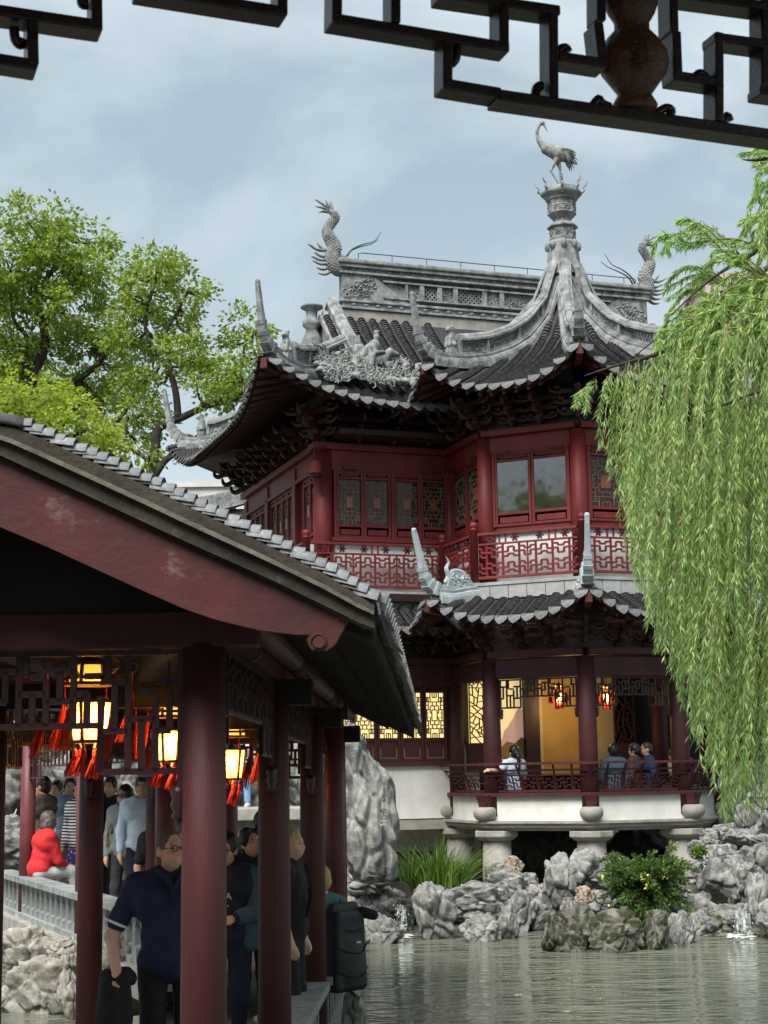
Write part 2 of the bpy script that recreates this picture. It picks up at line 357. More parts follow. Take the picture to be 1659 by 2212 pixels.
oct_band(0, 0, [(2.2, -.42), (2.56, -.42), (2.56, -.36), (2.2, -.36)], 'seat_board', 'maroon')
MB().prism([tuple(oc(2.3, a)[:2]) for a in VA + [157.5, 202.5]], (0, 0, -.86), (1, 0, 0), (0, 1, 0), (0, 0, .10)).build('loggia_floor', 'stone', TW)
jar = None
for a in VA[:5]:
    p = oc(2.56, a)
    if jar is None:
        jar = MB().lathe([(.09, -.838), (.15, -.815), (.195, -.75), (.205, -.69), (.19, -.635), (.155, -.605), (.10, -.60)], 20).build('stone_jar', 'stone', TW, True); jar.location = (p.x, p.y, 0)
        prop = MB().lathe([(.10, -.62), (.12, -.50), (.165, -.40)], 4, ph=R(45)).build('jar_prop', 'maroon', TW); prop.location = (p.x, p.y, 0); prop.rotation_euler.z = R(a)
    else:
        inst(jar, TW, Matrix.Translation(p)); inst(prop, TW, Matrix.Translation(p) @ Matrix.Rotation(R(a), 4, 'Z'))
# hall base wall left of the pavilion, white above a stone plinth
MB().box((-4.6, .95, -.34), (5.0, .22, .96)).build('base_wall', 'white', TW)
MB().box((-4.6, .93, -.93), (5.0, .34, .17)).build('stone_plinth', 'stone', TW)
MB().box((4.6, .95, -.34), (5.0, .22, .96)).build('base_wall', 'white', TW)
MB().box((-4.6, .92, .185), (5.0, .3, .09)).build('sill_beam', 'maroon', TW)
# ---- goose-neck rail
def lean(h): return 2.40 + .27 * (h / .50) ** 1.7
def rail_pt(i, t, h, off=0.0): return oc(lean(h) + off, VA[i], -.36 + h).lerp(oc(lean(h) + off, VA[i + 1], -.36 + h), t)
def meander(cols, y0, y1):
    segs = []
    for c in range(cols):
        x0, x1 = c / cols, (c + 1) / cols; f = lambda a: lerp(x0, x1, a if c % 2 == 0 else 1 - a); g = lambda b: lerp(y0, y1, b)
        for (a, b, cc, d) in ((.5, .5, .5, .8), (.5, .8, .82, .8), (.5, .5, .82, .5), (.82, .5, .82, .2), (.5, .5, .5, .2), (.5, .2, .18, .2), (.5, .5, .18, .5), (.18, .5, .18, .8), (.82, .8, .82, .66), (.82, .66, 1, .66), (.18, .2, .18, .34), (.18, .34, 0, .34), (.5, .8, .5, 1), (.5, .2, .5, 0), (.82, .2, 1.0, .2), (.18, .8, 0, .8)):
            segs.append((f(a), g(b), f(cc), g(d)))
    return segs
for i in range(5):
    n = 5 if i in (1, 2, 3) else 2
    if i in (1, 2): n = 6
    mc = {5: 8, 6: 10, 2: 4}[n]
    m = MB()
    for h, w in ((.50, .055), (.385, .04), (.30, .03), (.03, .05)): m.bar(rail_pt(i, 0, h), rail_pt(i, 1, h), w, w * .8)
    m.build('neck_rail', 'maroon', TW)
    m = MB()
    for s in meander(mc, .05, .29): m.bar(rail_pt(i, s[0], s[1]), rail_pt(i, s[2], s[3]), .021, .021)
    m.build('fret_infill', 'maroon', TW)
    for j in range(0, n + 1):
        mm = MB(); tt = j / n; big = j in (0,)
        pts = [rail_pt(i, tt, h, .012) for h in (0, .1, .2, .3, .4, .5)]
        mm.tube(pts, [.042 if big else .02] * 6, 6); mm.build('neck_post', 'maroon', TW)
mm = MB(); mm.tube([rail_pt(4, 1, h, .012) for h in (0, .1, .2, .3, .4, .5)], .035, 6); mm.build('neck_post', 'maroon', TW)
# ---- lower columns and beams
def column(p, z0, z1, r, mat='red', name='column'):
    c = MB().lathe([(r * 1.02, z0), (r, (z0 + z1) / 2), (r * .94, z1)], 24, (p.x, p.y, 0)).build(name, mat, TW, True); return c
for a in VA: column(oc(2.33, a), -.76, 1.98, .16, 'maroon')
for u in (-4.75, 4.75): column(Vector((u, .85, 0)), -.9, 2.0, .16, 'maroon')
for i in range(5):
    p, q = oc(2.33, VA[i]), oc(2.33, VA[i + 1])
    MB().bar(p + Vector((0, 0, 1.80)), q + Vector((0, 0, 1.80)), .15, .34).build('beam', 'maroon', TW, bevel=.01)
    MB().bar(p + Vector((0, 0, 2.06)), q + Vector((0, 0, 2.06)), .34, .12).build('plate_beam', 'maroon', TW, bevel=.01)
MB().bar((-4.9, .85, 1.80), (-2.1, .85, 1.80), .15, .38).build('beam', 'maroon', TW)
MB().bar((-4.9, .85, 2.06), (-2.1, .85, 2.06), .34, .12).build('plate_beam', 'maroon', TW)
# ---- lattice makers
def mirror4(q):
    o = []
    for a, b, c, d in q:
        for sx in (1, -1):
            for sy in (1, -1): o.append((a * sx, b * sy, c * sx, d * sy))
    return o
STEP = mirror4([(0, .24, .30, .24), (.30, 0, .30, .24), (0, .24, 0, .42), (0, .42, .48, .42), (.48, .10, .48, .42), (.30, .10, .48, .10), (.24, .42, .24, .60), (0, .60, .70, .60), (.70, .25, .70, .80),
    (.48, .25, 1, .25), (.48, .60, .48, 1), (.48, .80, 1, .80), (0, .80, 0, 1), (0, .80, .24, .80), (.24, .80, .24, 1), (.70, .45, 1, .45), (.85, 0, .85, .25), (.70, .10, .85, .10), (.85, .60, .85, .80), (.70, .60, 1, .60)])
def lattice_on(o, ex, ez, w, h, segs, th, dep):
    m = MB(); o = Vector(o); ex = Vector(ex); ez = Vector((0, 0, 1)) if ez is None else Vector(ez); nn = ex.cross(ez)
    for a, b, c, d in segs: m.bar(o + ex * (a * w / 2) + ez * (b * h / 2), o + ex * (c * w / 2) + ez * (d * h / 2), th, dep, nn)
    return m
def window(o, ex, w, h, kind='dark', parent=TW, low=.30, top=.16):
    """o: bottom centre, ex: along the wall; the outside is -ey"""
    o = Vector(o); ex = Vector(ex).normalized(); ez = Vector((0, 0, 1)); out = ex.cross(ez)
    st = .05; m = MB()
    for s in (-1, 1): m.bar(o + ex * s * (w / 2 - st / 2), o + ex * s * (w / 2 - st / 2) + ez * h, st, .06, out)
    for z in (.025, low, h - top, h - .025): m.bar(o - ex * (w / 2 - st) + ez * z, o + ex * (w / 2 - st) + ez * z, .056, .05)
    win = m.build('window', 'red' if kind != 'lit' else 'maroon', parent, bevel=.006)
    gh = h - low - top - .05; gc = o + ez * (low + .025 + gh / 2); gw = w - 2 * st
    MB().prism([(-gw / 2, -gh / 2), (gw / 2, -gh / 2), (gw / 2, gh / 2), (-gw / 2, gh / 2)], gc + (out * .012 if kind == 'glass' else -out * .022), ex, ez, -out * .006).build('pane', 'lit' if kind == 'lit' else 'glass' if kind != 'glass' else 'mirror_glass', win)
    la = lattice_on(gc - out * (.014), ex, None, gw, gh, STEP, .011 if kind != 'lit' else .018, .012)
    la.build('lattice', 'muntin' if kind != 'lit' else 'brown', win)
    pm_ = MB(); pm_.bar(gc - ex * gw * .15 - out * .012, gc + ex * gw * .15 - out * .012, .008, gh * .24)
    if kind == 'dark': pm_.build('amber_panel', M['amber'], win)
    mp_ = MB(); mp_.bar(o - ex * (gw / 2 - .03) + ez * (low / 2) - out * .004, o + ex * (gw / 2 - .03) + ez * (low / 2) - out * .004, .022, low - .13); mp_.build('lower_panel', 'red' if kind != 'lit' else 'maroon', win, bevel=.004)
    mp_ = MB(); mp_.bar(o - ex * (gw / 2 - .03) + ez * (h - top / 2) - out * .004, o + ex * (gw / 2 - .03) + ez * (h - top / 2) - out * .004, .022, top - .085); mp_.build('upper_panel', 'red' if kind != 'lit' else 'maroon', win, bevel=.004)
    return win
M['amber'] = pm('amber_glass', (.20, .055, .025), (.30, .10, .04), 6, .2)
# lower hall front: lit lattice leaves between the corner column and the pavilion
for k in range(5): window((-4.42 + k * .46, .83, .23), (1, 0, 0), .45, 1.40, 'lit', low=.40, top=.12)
# ---- upper storey
ZF, ZS, ZB = 3.36, 4.36, 5.96        # balcony floor, window sill, beam underside
oct_band(0, 0, [(1.0, 3.02), (2.72, 3.02), (2.72, 3.27), (1.0, 3.27)], 'ledge', 'ledge')
oct_band(0, 0, [(1.0, 3.27), (2.78, 3.27), (2.78, 3.325), (1.0, 3.325)], 'ledge_coping', 'ledge')
for i in range(1, 4):
    p, q = oc(2.735, VA[i]), oc(2.735, VA[i + 1]); d = (q - p); n = 6
    for k in range(n):
        a, b = p + d * ((k + .015) / n), p + d * ((k + .985) / n)
        MB().bar(a + Vector((0, 0, 3.145)), b + Vector((0, 0, 3.145)), .05, .235).build('ledge_stone', 'ledge', TW, bevel=.004)
MB().box((-3.9, .60, 3.145), (3.9, .30, .25)).build('ledge', 'ledge', TW)
for k in range(7): MB().box((-5.5 + k * .52, .44, 3.145), (.512, .04, .235)).build('ledge_stone', 'ledge', TW, bevel=.004)
MB().box((-3.9, .57, 3.30), (3.9, .40, .05)).build('ledge_coping', 'ledge', TW)
oct_band(0, 0, [(1.9, ZF - .05), (2.25, ZF - .05), (2.25, ZS - .07), (1.9, ZS - .07)], 'dado_wall', 'white_clean')
oct_band(0, 0, [(2.0, ZS - .13), (2.31, ZS - .13), (2.31, ZS - .07), (2.0, ZS - .07)], 'sill_stone', 'ledge')
oct_band(0, 0, [(2.0, ZS - .068), (2.33, ZS - .068), (2.33, ZS), (2.0, ZS)], 'sill_beam', 'red')
MB().box((-3.5, .92, (ZF + ZS) / 2 - .05), (2.9, .16, ZS - ZF - .08)).build('dado_wall', 'white_clean', TW)
MB().box((-3.5, .85, ZS - .035), (2.7, .26, .068)).build('sill_beam', 'red', TW)
for a in VA[:5]: column(oc(2.33, a), ZF - .04, ZB + .03, .155)
HC = Vector((-4.72, .85, 0)); column(HC, ZF - .3, ZB + .05, .185)
for i in range(5):
    p, q = oc(2.33, VA[i]), oc(2.33, VA[i + 1])
    MB().bar(p + Vector((0, 0, ZB - .10)), q + Vector((0, 0, ZB - .10)), .13, .30).build('beam', 'red', TW, bevel=.01)
    MB().bar(p + Vector((0, 0, ZB + .11)), q + Vector((0, 0, ZB + .11)), .36, .11).build('plate_beam', 'red', TW, bevel=.01)
    # windows
    d = (q - p); L_ = d.length; e = d.normalized(); out = e.cross(Vector((0, 0, 1)))
    nw = 2 if i in (0, 4) else 2; ww = (L_ - .36) / nw
    hh = ZB - .27 - ZS
    MB().bar(p + e * .17 + Vector((0, 0, ZB - .265)), q - e * .17 + Vector((0, 0, ZB - .265)), .10, .05).build('head_rail', 'red', TW)
    for s in (0, 1):
        MB().bar(p + e * (.175 + s * (L_ - .35)) + Vector((0, 0, ZS)), p + e * (.175 + s * (L_ - .35)) + Vector((0, 0, ZB - .25)), .04, .10, out).build('jamb', 'red', TW)
        MB().bar(p + e * (.25 + s * (L_ - .75)) + Vector((0, 0, ZB - .245)) + out * .06, p + e * (.50 + s * (L_ - .75)) + Vector((0, 0, ZB - .245)) + out * .06, .05, .055).build('hinge_block', 'rafter', TW)
    for k in range(nw):
        c = p + e * (.18 + ww * (k + .5)) + Vector((0, 0, ZS)) - out * .0
        window(c, e, ww - .012, hh, 'glass' if i == 1 else 'dark', low=.235, top=.125)
# hall front upper windows: four leaves
MB().bar((-4.72, .85, ZB - .10), (-2.15, .9, ZB - .10), .15, .36).build('beam', 'red', TW, bevel=.01)
MB().bar((-4.95, .85, ZB + .12), (-2.15, .9, ZB + .12), .36, .12).build('plate_beam', 'red', TW, bevel=.01)
MB().bar((-4.55, .83, ZB - .30), (-2.2, .83, ZB - .30), .10, .06).build('head_rail', 'red', TW)
for x in (-4.50, -3.36, -2.24): MB().bar((x, .83, ZS), (x, .83, ZB - .28), .05, .11, (0, -1, 0)).build('jamb', 'red', TW)
for x in (-4.2, -2.6): MB().bar((x - .14, .74, ZB - .275), (x + .14, .74, ZB - .275), .05, .055).build('hinge_block', 'rafter', TW)
for k, x in enumerate((-4.20, -3.66, -3.06, -2.52)): window((x, .82, ZS), (1, 0, 0), .535, ZB - .33 - ZS, 'dark', low=.235, top=.125)
# left side wall of the hall
SU = -4.72
for v in (2.5, 4.6, 6.4): MB().bar((SU, v, ZF - .3), (SU, v, ZB), .22, .22, (1, 0, 0)).build('post', 'red', TW, bevel=.01)
MB().bar((SU, .85, ZB - .10), (SU, 6.4, ZB - .10), .15, .36).build('beam', 'red', TW)
MB().bar((SU, .67, ZB + .12), (SU, 6.55, ZB + .12), .36, .12).build('plate_beam', 'red', TW)
MB().box((SU + .06, 3.6, 4.4), (.1, 5.6, 3.0)).build('side_wall', 'red', TW)
for v0, n in ((1.1, 2), (2.68, 4), (4.8, 3)):
    for k in range(n): window((SU - .03, v0 + .22 + k * .44, ZS - .1), (0, -1, 0), .42, ZB - .33 - ZS + .1, 'dark', low=.235, top=.125)
MB().bar((SU - .04, 1.0, ZB - .30), (SU - .04, 6.3, ZB - .30), .14, .06).build('head_rail', 'red', TW)
MB().box((4.72, 3.6, 3.0), (.2, 5.6, 6.0)).build('side_wall', 'red', TW)
MB().box((0, 6.45, 2.5), (9.4, .2, 7)).build('back_wall', 'red', TW)
MB().box((SU + .1, 3.7, 1.2), (.2, 5.6, 4.2)).build('side_wall', 'white', TW)
MB().box((3.5, .98, 4.6), (2.4, .2, 2.9)).build('front_wall', 'red', TW)
MB().box((0, 3.2, 3.2), (9.2, 5.9, .14)).build('upper_floor', 'brown', TW)
MB().box((0, 3.2, 6.25), (9.2, 6.2, .1)).build('ceiling', 'brown', TW)
MB().prism([tuple(oc(2.2, a)[:2]) for a in VA], (0, 0, 6.25), (1, 0, 0), (0, 1, 0), (0, 0, .08)).build('ceiling', 'brown', TW)
MB().prism([tuple(oc(2.2, a)[:2]) for a in VA], (0, 0, 2.1), (1, 0, 0), (0, 1, 0), (0, 0, .08)).build('ceiling', 'brown', TW)
MB().prism([tuple(oc(1.5, a)[:2]) for a in VA + [157.5, 202.5]], (0, 0, 4.0), (1, 0, 0), (0, 1, 0), (0, 0, 1.9)).build('inner_screen', 'brown', TW)
# ---- balcony balustrade
def balustrade(p, q, post0=True):
    p = Vector(p); q = Vector(q); d = q - p; L_ = d.length; e = d / L_; Z = lambda z: Vector((0, 0, ZF + z))
    b = MB(); b.bar(p + Z(.845), q + Z(.845), .085, .05); b.bar(p + Z(.66), q + Z(.66), .04, .035); b.bar(p + Z(.06), q + Z(.06), .05, .05)
    rail = b.build('balustrade_rail', 'red', TW, bevel=.005)
    n = max(1, round(L_ / .82)); m = MB()
    for ya, yb in ((.085, .37), (.37, .645)):
        for s in meander(n * 3, ya, yb): m.bar(p + d * s[0] + Z(s[1]), p + d * s[2] + Z(s[3]), .032, .034)
    for k in range(1, n): m.bar(p + d * (k / n) + Z(.06), p + d * (k / n) + Z(.66), .026, .03, e)
    m.build('fret_infill', 'red', TW)
    for k in range(n):
        c = p + d * ((k + .5) / n)
        for s in (-.06, .06): MB().bar(c + e * s + Z(.66), c + e * s + Z(.84), .028, .028, e).build('short_baluster', 'red', TW)
    for k in range(n):
        for s in (.25, .75):
            c = p + d * ((k + s) / n) + Z(.752); m = MB()
            for t in range(6):
                an = t * pi / 3; m.bar(c, c + e * (cos(an) * .075) + Vector((0, 0, sin(an) * .07)), .03, .04, e.cross(Vector((0, 0, 1))))
            m.tube([c - e.cross(Vector((0, 0, 1))) * .02, c + e.cross(Vector((0, 0, 1))) * .02], .035, 8); m.build('flower_block', 'rafter', TW)
def newel(p):
    return MB().lathe([(.075, ZF), (.075, ZF + .93), (.085, ZF + .935), (.085, ZF + .95), (.045, ZF + .96), (.075, ZF + .99), (.085, ZF + 1.03), (.06, ZF + 1.075), (.0, ZF + 1.09)], 12, (p[0], p[1], 0)).build('newel_post', 'red', TW, True)
for i in range(5): balustrade(oc(2.66, VA[i]) + (oc(1, VA[i + 1]) - oc(1, VA[i])).normalized() * .08, oc(2.66, VA[i + 1]) - (oc(1, VA[i + 1]) - oc(1, VA[i])).normalized() * .08)
for a in VA: newel(oc(2.66, a))
balustrade((-5.1, .50, 0), (-2.55, .50, 0)); newel((-5.15, .50)); newel((-2.48, .50)); balustrade((-5.15, 6.4, 0), (-5.15, .6, 0))
# ---- bracket sets under the eaves
def bracket_mesh():
    m = MB()
    m.lathe([(.07, 0), (.11, .07), (.11, .11)], 4, ph=R(45))
    for t in range(3):
        z = .13 + t * .15; ln = .20 + t * .17; wd = .24 + t * .07
        m.bar((0, .12, z), (0, -ln, z), .07, .085)
        pts = [(0, -ln, z - .01), (0, -ln - .09, z - .035), (0, -ln - .155, z + .01), (0, -ln - .175, z + .085)]
        m.tube(smooth_pts(pts, 4), [.045, .045, .043, .042, .041, .04, .038, .036, .032, .028, .024, .018, .012], 6)
        for s in (-1, 1):
            m.bar((0, -ln * .55, z + .05), (s * wd * .7, -ln * .55, z + .05), .06, .07)
            pts = [(s * wd * .65, -ln * .55, z + .04), (s * wd, -ln * .55 - .02, z + .05), (s * (wd + .06), -ln * .55 - .03, z + .12)]
            m.tube(smooth_pts(pts, 4), [.038, .038, .036, .034, .032, .028, .024, .018, .012], 6)
            m.box((s * wd * .8, -ln * .55, z + .105), (.09, .09, .045))
        m.box((0, -ln + .03, z + .075), (.10, .10, .055))
    return m.mesh('bracket')
BR = bracket_mesh(); BR.materials.append(M['bracket']) if 'bracket' in M else None
M['bracket'] = pm('brown_bracket_timber', (.028, .011, .009), (.075, .028, .022), 7, .5, .15, 30, c3=(.15, .06, .05), wpos=.62, wscale=6, wsoft=.15)
BR.materials.append(M['bracket'])
def bracket(p, rz, s=1.0):
    o = bpy.data.objects.new('bracket_set', BR); lnk(o, TW); o.location = p; o.rotation_euler = (0, 0, rz); o.scale = (s, s, s)
for zb, s in ((2.12, .92), (6.07, 1.05)):
    for i in range(5):
        p, q = oc(2.33, VA[i]), oc(2.33, VA[i + 1])
        bracket(p + Vector((0, 0, zb)), R(VA[i]), s * 1.1)
        if i in (1, 2, 3):
            for t in (.36, .66): bracket(p.lerp(q, t) + Vector((0, 0, zb)), R(FA[i]), s)
        else: bracket(p.lerp(q, .5) + Vector((0, 0, zb)), R(FA[i]), s)
        MB().bar(p + Vector((0, 0, zb + .22)), q + Vector((0, 0, zb + .22)), .05, .5).build('frieze_board', 'brown', TW)
    for x in (-4.1, -3.4, -2.7): bracket((x, .85, zb), 0, s)
    bracket((-4.72, .85, zb), R(-45), s * 1.25)
    for v in (1.6, 2.35, 3.1, 3.85, 4.6, 5.35): bracket((SU, v, zb), R(-90), s)
    bracket((-4.72, 6.4, zb), R(-135), s * 1.25)
    MB().bar((-4.9, .88, zb + .22), (-2.1, .88, zb + .22), .05, .5).build('frieze_board', 'brown', TW)
    MB().bar((SU + .03, .9, zb + .22), (SU + .03, 6.4, zb + .22), .05, .5).build('frieze_board', 'brown', TW)
# ---- tiled roof faces
DRIP = MB(); _pts = [(-.118, .03), (-.105, -.045), (-.055, -.105), (0, -.14), (.055, -.105), (.105, -.045), (.118, .03)]
_rows = []
for yy in (0, .016):
    _rows.append([(x, -yy - (.035 * (1 - (x / .118) ** 2)) , z) for x, z in _pts] )
DRIP.v = [tuple(q) for r in _rows for q in r]; n_ = len(_pts)
DRIP.f = [tuple(range(n_)), tuple(reversed(range(n_, 2 * n_)))] + [((i + 1) % n_, i, n_ + i, n_ + (i + 1) % n_) for i in range(n_)]
DRIP = DRIP.mesh('drip_tile'); DRIP.materials.append(M['tile_light'])
class Face:
    def __init__(s, o, n, zf): s.o = Vector((o[0], o[1], 0)); s.n = Vector((n[0], n[1], 0)); s.t = Vector((-n[1], n[0], 0)); s.zf = zf
    def at(s, a, b, dz=0): q = s.o + s.n * a + s.t * b; q.z = s.zf(a, b) + dz; return q
def tile_rows(fc, bs, ae, at, r=.085, step=.062, singles=True, drips=True, parent=TW, pitch=.245):
    join_v = []; join_f = []; nv = 0
    for b in bs:
        a1, a0 = ae(b), at(b)
        if a1 - a0 < .12: continue
        nt_ = max(2, int((a1 - a0) / step)); V_ = []; F_ = []
        k7 = 7
        for j in range(nt_):
            for e_, (fr, rr) in enumerate(((0.0, 1.0), (.97, .80))):
                a = a1 - (j + fr) * (a1 - a0) / nt_; c = fc.at(a, b); dz = (fc.zf(a - .02, b) - fc.zf(a + .02, b)) / .04
                up = (fc.n * dz + Vector((0, 0, 1))).normalized(); wob = noise.noise((a * 9, b * 5, 1.3)) * .008
                rj = r * rr * (1 + .05 * noise.noise((j * 1.7, b * 7, 0)))
                for k in range(k7):
                    th = pi * k / (k7 - 1); V_.append(c + fc.t * (cos(th) * rj + wob) + up * (sin(th) * rj * .95 - .012 + (0.012 if e_ == 0 else 0)))
        for j in range(nt_ * 2 - 1):
            for k in range(k7 - 1):
                q = j * k7 + k; F_.append((q, q + k7, q + k7 + 1, q + 1))
        if singles:
            m = MB(); m.v = [tuple(q) for q in V_]; m.f = F_ + [tuple(range(k7))]; m.build('tile_row', 'tile', parent)
        else:
            join_v += [tuple(q) for q in V_]; join_f += [tuple(i + nv for i in f) for f in F_]; nv = len(join_v)
        if drips:
            c = fc.at(a1, b); o = bpy.data.objects.new('drip_tile', DRIP); lnk(o, parent)
            ang = math.atan2(fc.t.y, fc.t.x)
            o.matrix_local = Matrix.Translation(c + fc.n * .03 + Vector((0, 0, .0))) @ Matrix.Rotation(ang, 4, 'Z') @ Matrix.Rotation(R(rnd(-26, -16)), 4, 'X') @ Matrix.Rotation(R(rnd(-4, 4)), 4, 'Y') @ Matrix.Scale(rnd(.95, 1.08), 4)
    if not singles and join_v:
        m = MB(); m.v = join_v; m.f = join_f; o = m.build('tile_rows', 'tile', parent); o['kind'] = 'stuff'
def roof_bed(fc, bs, ae, at, name='roof_bed', n=14, th=.10):
    top = []; bot = []
    for b in bs:
        a1, a0 = ae(b) - .01, at(b); top.append([fc.at(lerp(a1, a0, k / n), b, -.012) for k in range(n + 1)]); bot.append([fc.at(lerp(a1, a0, k / n), b, -th) for k in range(n + 1)])
    MB().grid(top).build(name, 'tile_pan', TW)
    m = MB().grid(bot, True); m.grid([[t[0] for t in top], [t[0] for t in bot]], True); m.build('soffit', 'brown', TW)
def rafters(fc, bs, ae, ain0, th=.10, w=.055, at=None, mat='rafter'):
    for b in bs:
        a1 = ae(b) - .06; ain = ain0 if at is None else max(ain0, at(b) + .12); pts = [fc.at(lerp(a1, ain, k / 4), b, -th - .045) for k in range(5)]
        if a1 - ain < .2: continue
        m = MB()
        m.sweep(pts, [(-w / 2, -.04), (w / 2, -.04), (w / 2, .04), (-w / 2, .04)], side=fc.t); m.build('rafter', mat, TW)
# upper octagon
ZMa, ZMz = [0, .25, .5, 1.0, 1.5, 2.0, 2.5, 3.0, 3.5, 3.7], [9.75, 9.15, 8.62, 8.03, 7.66, 7.35, 7.08, 6.84, 6.63, 6.57]
ZHr, ZHz = [0, .4, .6, 1.1, 1.6, 2.2, 2.8, 3.3, 3.7, 4.0], [9.75, 9.1, 8.55, 8.02, 7.71, 7.46, 7.31, 7.25, 7.24, 7.28]
C225 = cos(R(22.5))
def z_up(a, b):
    q = min(1.15, abs(b) / max(a * T225, .01)); m = pl(a, ZMa, ZMz); return m + (pl(a / C225, ZHr, ZHz) - m) * q ** 2.6
LMa, LMz = [2.3, 2.7, 3.05, 3.5, 3.7], [3.12, 2.98, 2.80, 2.57, 2.49]
LHr, LHz = [2.5, 2.9, 3.3, 3.7, 4.0], [3.12, 3.07, 2.99, 2.99, 3.06]
def z_lo(a, b):
    q = min(1.15, abs(b) / max(a * T225, .01)); m = pl(a, LMa, LMz); return m + (pl(a / C225, LHr, LHz) - m) * q ** 2.6
def lin(a, b, n): return [lerp(a, b, k / n) for k in range(n + 1)]
for zf, ain, lowz in ((z_up, .15, False), (z_lo, 2.68, True)):
    for fa in FA:
        if fa == 90: vis = False
        else: vis = True
        fc = Face((0, 0), (sin(R(fa)), -cos(R(fa))), zf); ae = lambda b: 3.45 + .115 * (abs(b) / 1.47) ** 2
        at = lambda b: max(ain, abs(b) / T225 - .03) if not lowz else max(ain, abs(b) / T225 - .03)
        sp = .245; bs = [(k - 5.5) * sp for k in range(12)]
        tile_rows(fc, bs, ae, at, singles=vis)
        roof_bed(fc, lin(-1.475, 1.475, 24), ae, at)
        rafters(fc, [(k - 6) * .225 for k in range(13)], ae, 2.35, at=at)
# lower hall skirt roof
def z_hl(a, b): return pl(a, [0, .3, .85, 1.2], [3.04, 2.94, 2.60, 2.47])
fc = Face((0, .45), (0, -1), z_hl); ae = lambda b: .95; at = lambda b: .02
tile_rows(fc, [-5.3 + k * .245 for k in range(11)], ae, at); roof_bed(fc, lin(-5.6, -2.2, 6), ae, at, th=.08); rafters(fc, [-5.3 + k * .225 for k in range(13)], ae, -.3, .08)
# upper hall: gable-and-hip roof
VR, HD, HU, GU = 3.3, 4.05, 6.25, 3.95
HMa, HMz = [0, .2, .6, 1.5, 2.4, 3.3, 4.05, 4.3], [9.45, 9.25, 8.85, 8.10, 7.50, 6.97, 6.60, 6.50]
def z_hall(a, b, half=HU):
    m = pl(a, HMa, HMz); q = max(0, (abs(b) - (half - 3.1)) / 3.1); w = min(1, max(0, (a - 1.6) / (HD - 1.6))); return m + .76 * q ** 2.6 * w ** 1.5
fF = Face((0, VR), (0, -1), z_hall); aeF = lambda b: HD + .13 * max(0, (abs(b) - 3) / 3.2) ** 2
atF = lambda b: .1 if abs(b) < GU else max(.1, HD - (HU - abs(b)) - .05)
tile_rows(fF, [-6.1 + k * .245 for k in range(19)], aeF, atF)
tile_rows(fF, [1.7 + k * .245 for k in range(19)], aeF, atF, singles=False)
roof_bed(fF, lin(-HU, HU, 60), aeF, atF); rafters(fF, [-6.1 + k * .225 for k in range(20)], aeF, 2.4, at=atF, mat='bracket')
fB = Face((0, VR), (0, 1), z_hall); roof_bed(fB, lin(-HU, HU, 40), aeF, atF)
fS = Face((0, VR), (-1, 0), lambda a, b: z_hall(a - (HU - HD), abs(b) + (HU - HD)))
aeS = lambda b: HU + .13 * max(0, (abs(b) - 1.0) / 3.05) ** 2; atS = lambda b: max(GU - .1, HU - (HD - abs(b)) - .05)
tile_rows(fS, [-3.92 + k * .245 for k in range(33)], aeS, atS)
roof_bed(fS, lin(-HD, HD, 40), aeS, atS); rafters(fS, [-3.85 + k * .225 for k in range(35)], aeS, 4.7, at=atS, mat='bracket')
fE = Face((0, VR), (1, 0), lambda a, b: z_hall(a - (HU - HD), abs(b) + (HU - HD))); roof_bed(fE, lin(-HD, HD, 30), aeS, atS)
# gable wall
for s in (-1, 1): MB().prism([(-2.3, 7.6), (2.3, 7.6), (1.5, 8.1), (.6, 8.85), (0, 9.5), (-.6, 8.85), (-1.5, 8.1)], (s * (GU - .1), VR, 0), (0, 1, 0), (0, 0, 1), (s * .1, 0, 0)).build('gable_wall', 'ridge_warm', TW)
# corner beams
for zf, zs in ((z_up, 0), (z_lo, 0)):
    for a in VA:
        pts = [oc(r, a, zf(r * C225, r * C225 * T225) - .19) for r in (2.3, 2.8, 3.3, 3.6, 3.86)]
        MB().sweep(pts, [(-.06, -.08), (.06, -.08), (.06, .09), (-.06, .09)]).build('corner_beam', 'rafter', TW)
for sv in (-1, 1):
    pts = [Vector((-4.5 - t * 1.78, VR + sv * (2.4 + t * 1.68), 0)) for t in (0, .35, .7, 1)]
    for p, t in zip(pts, (0, .35, .7, 1)): p.z = lerp(7.15, 7.2, t)
    MB().sweep(pts, [(-.07, -.1), (.07, -.1), (.07, .09), (-.07, .09)]).build('corner_beam', 'rafter', TW)

MB().lathe([(2.3, 6.3), (2.3, 6.62), (1.5, 7.3), (.4, 8.3)], 8, ph=R(22.5)).build('roof_core', 'brown', TW)
MB().lathe([(2.3, 2.1), (2.3, 2.75), (2.2, 3.0)], 8, ph=R(22.5)).build('roof_core', 'brown', TW)
MB().box((-1.0, 3.6, 6.6), (7.3, 5.4, .6)).build('roof_core', 'brown', TW)
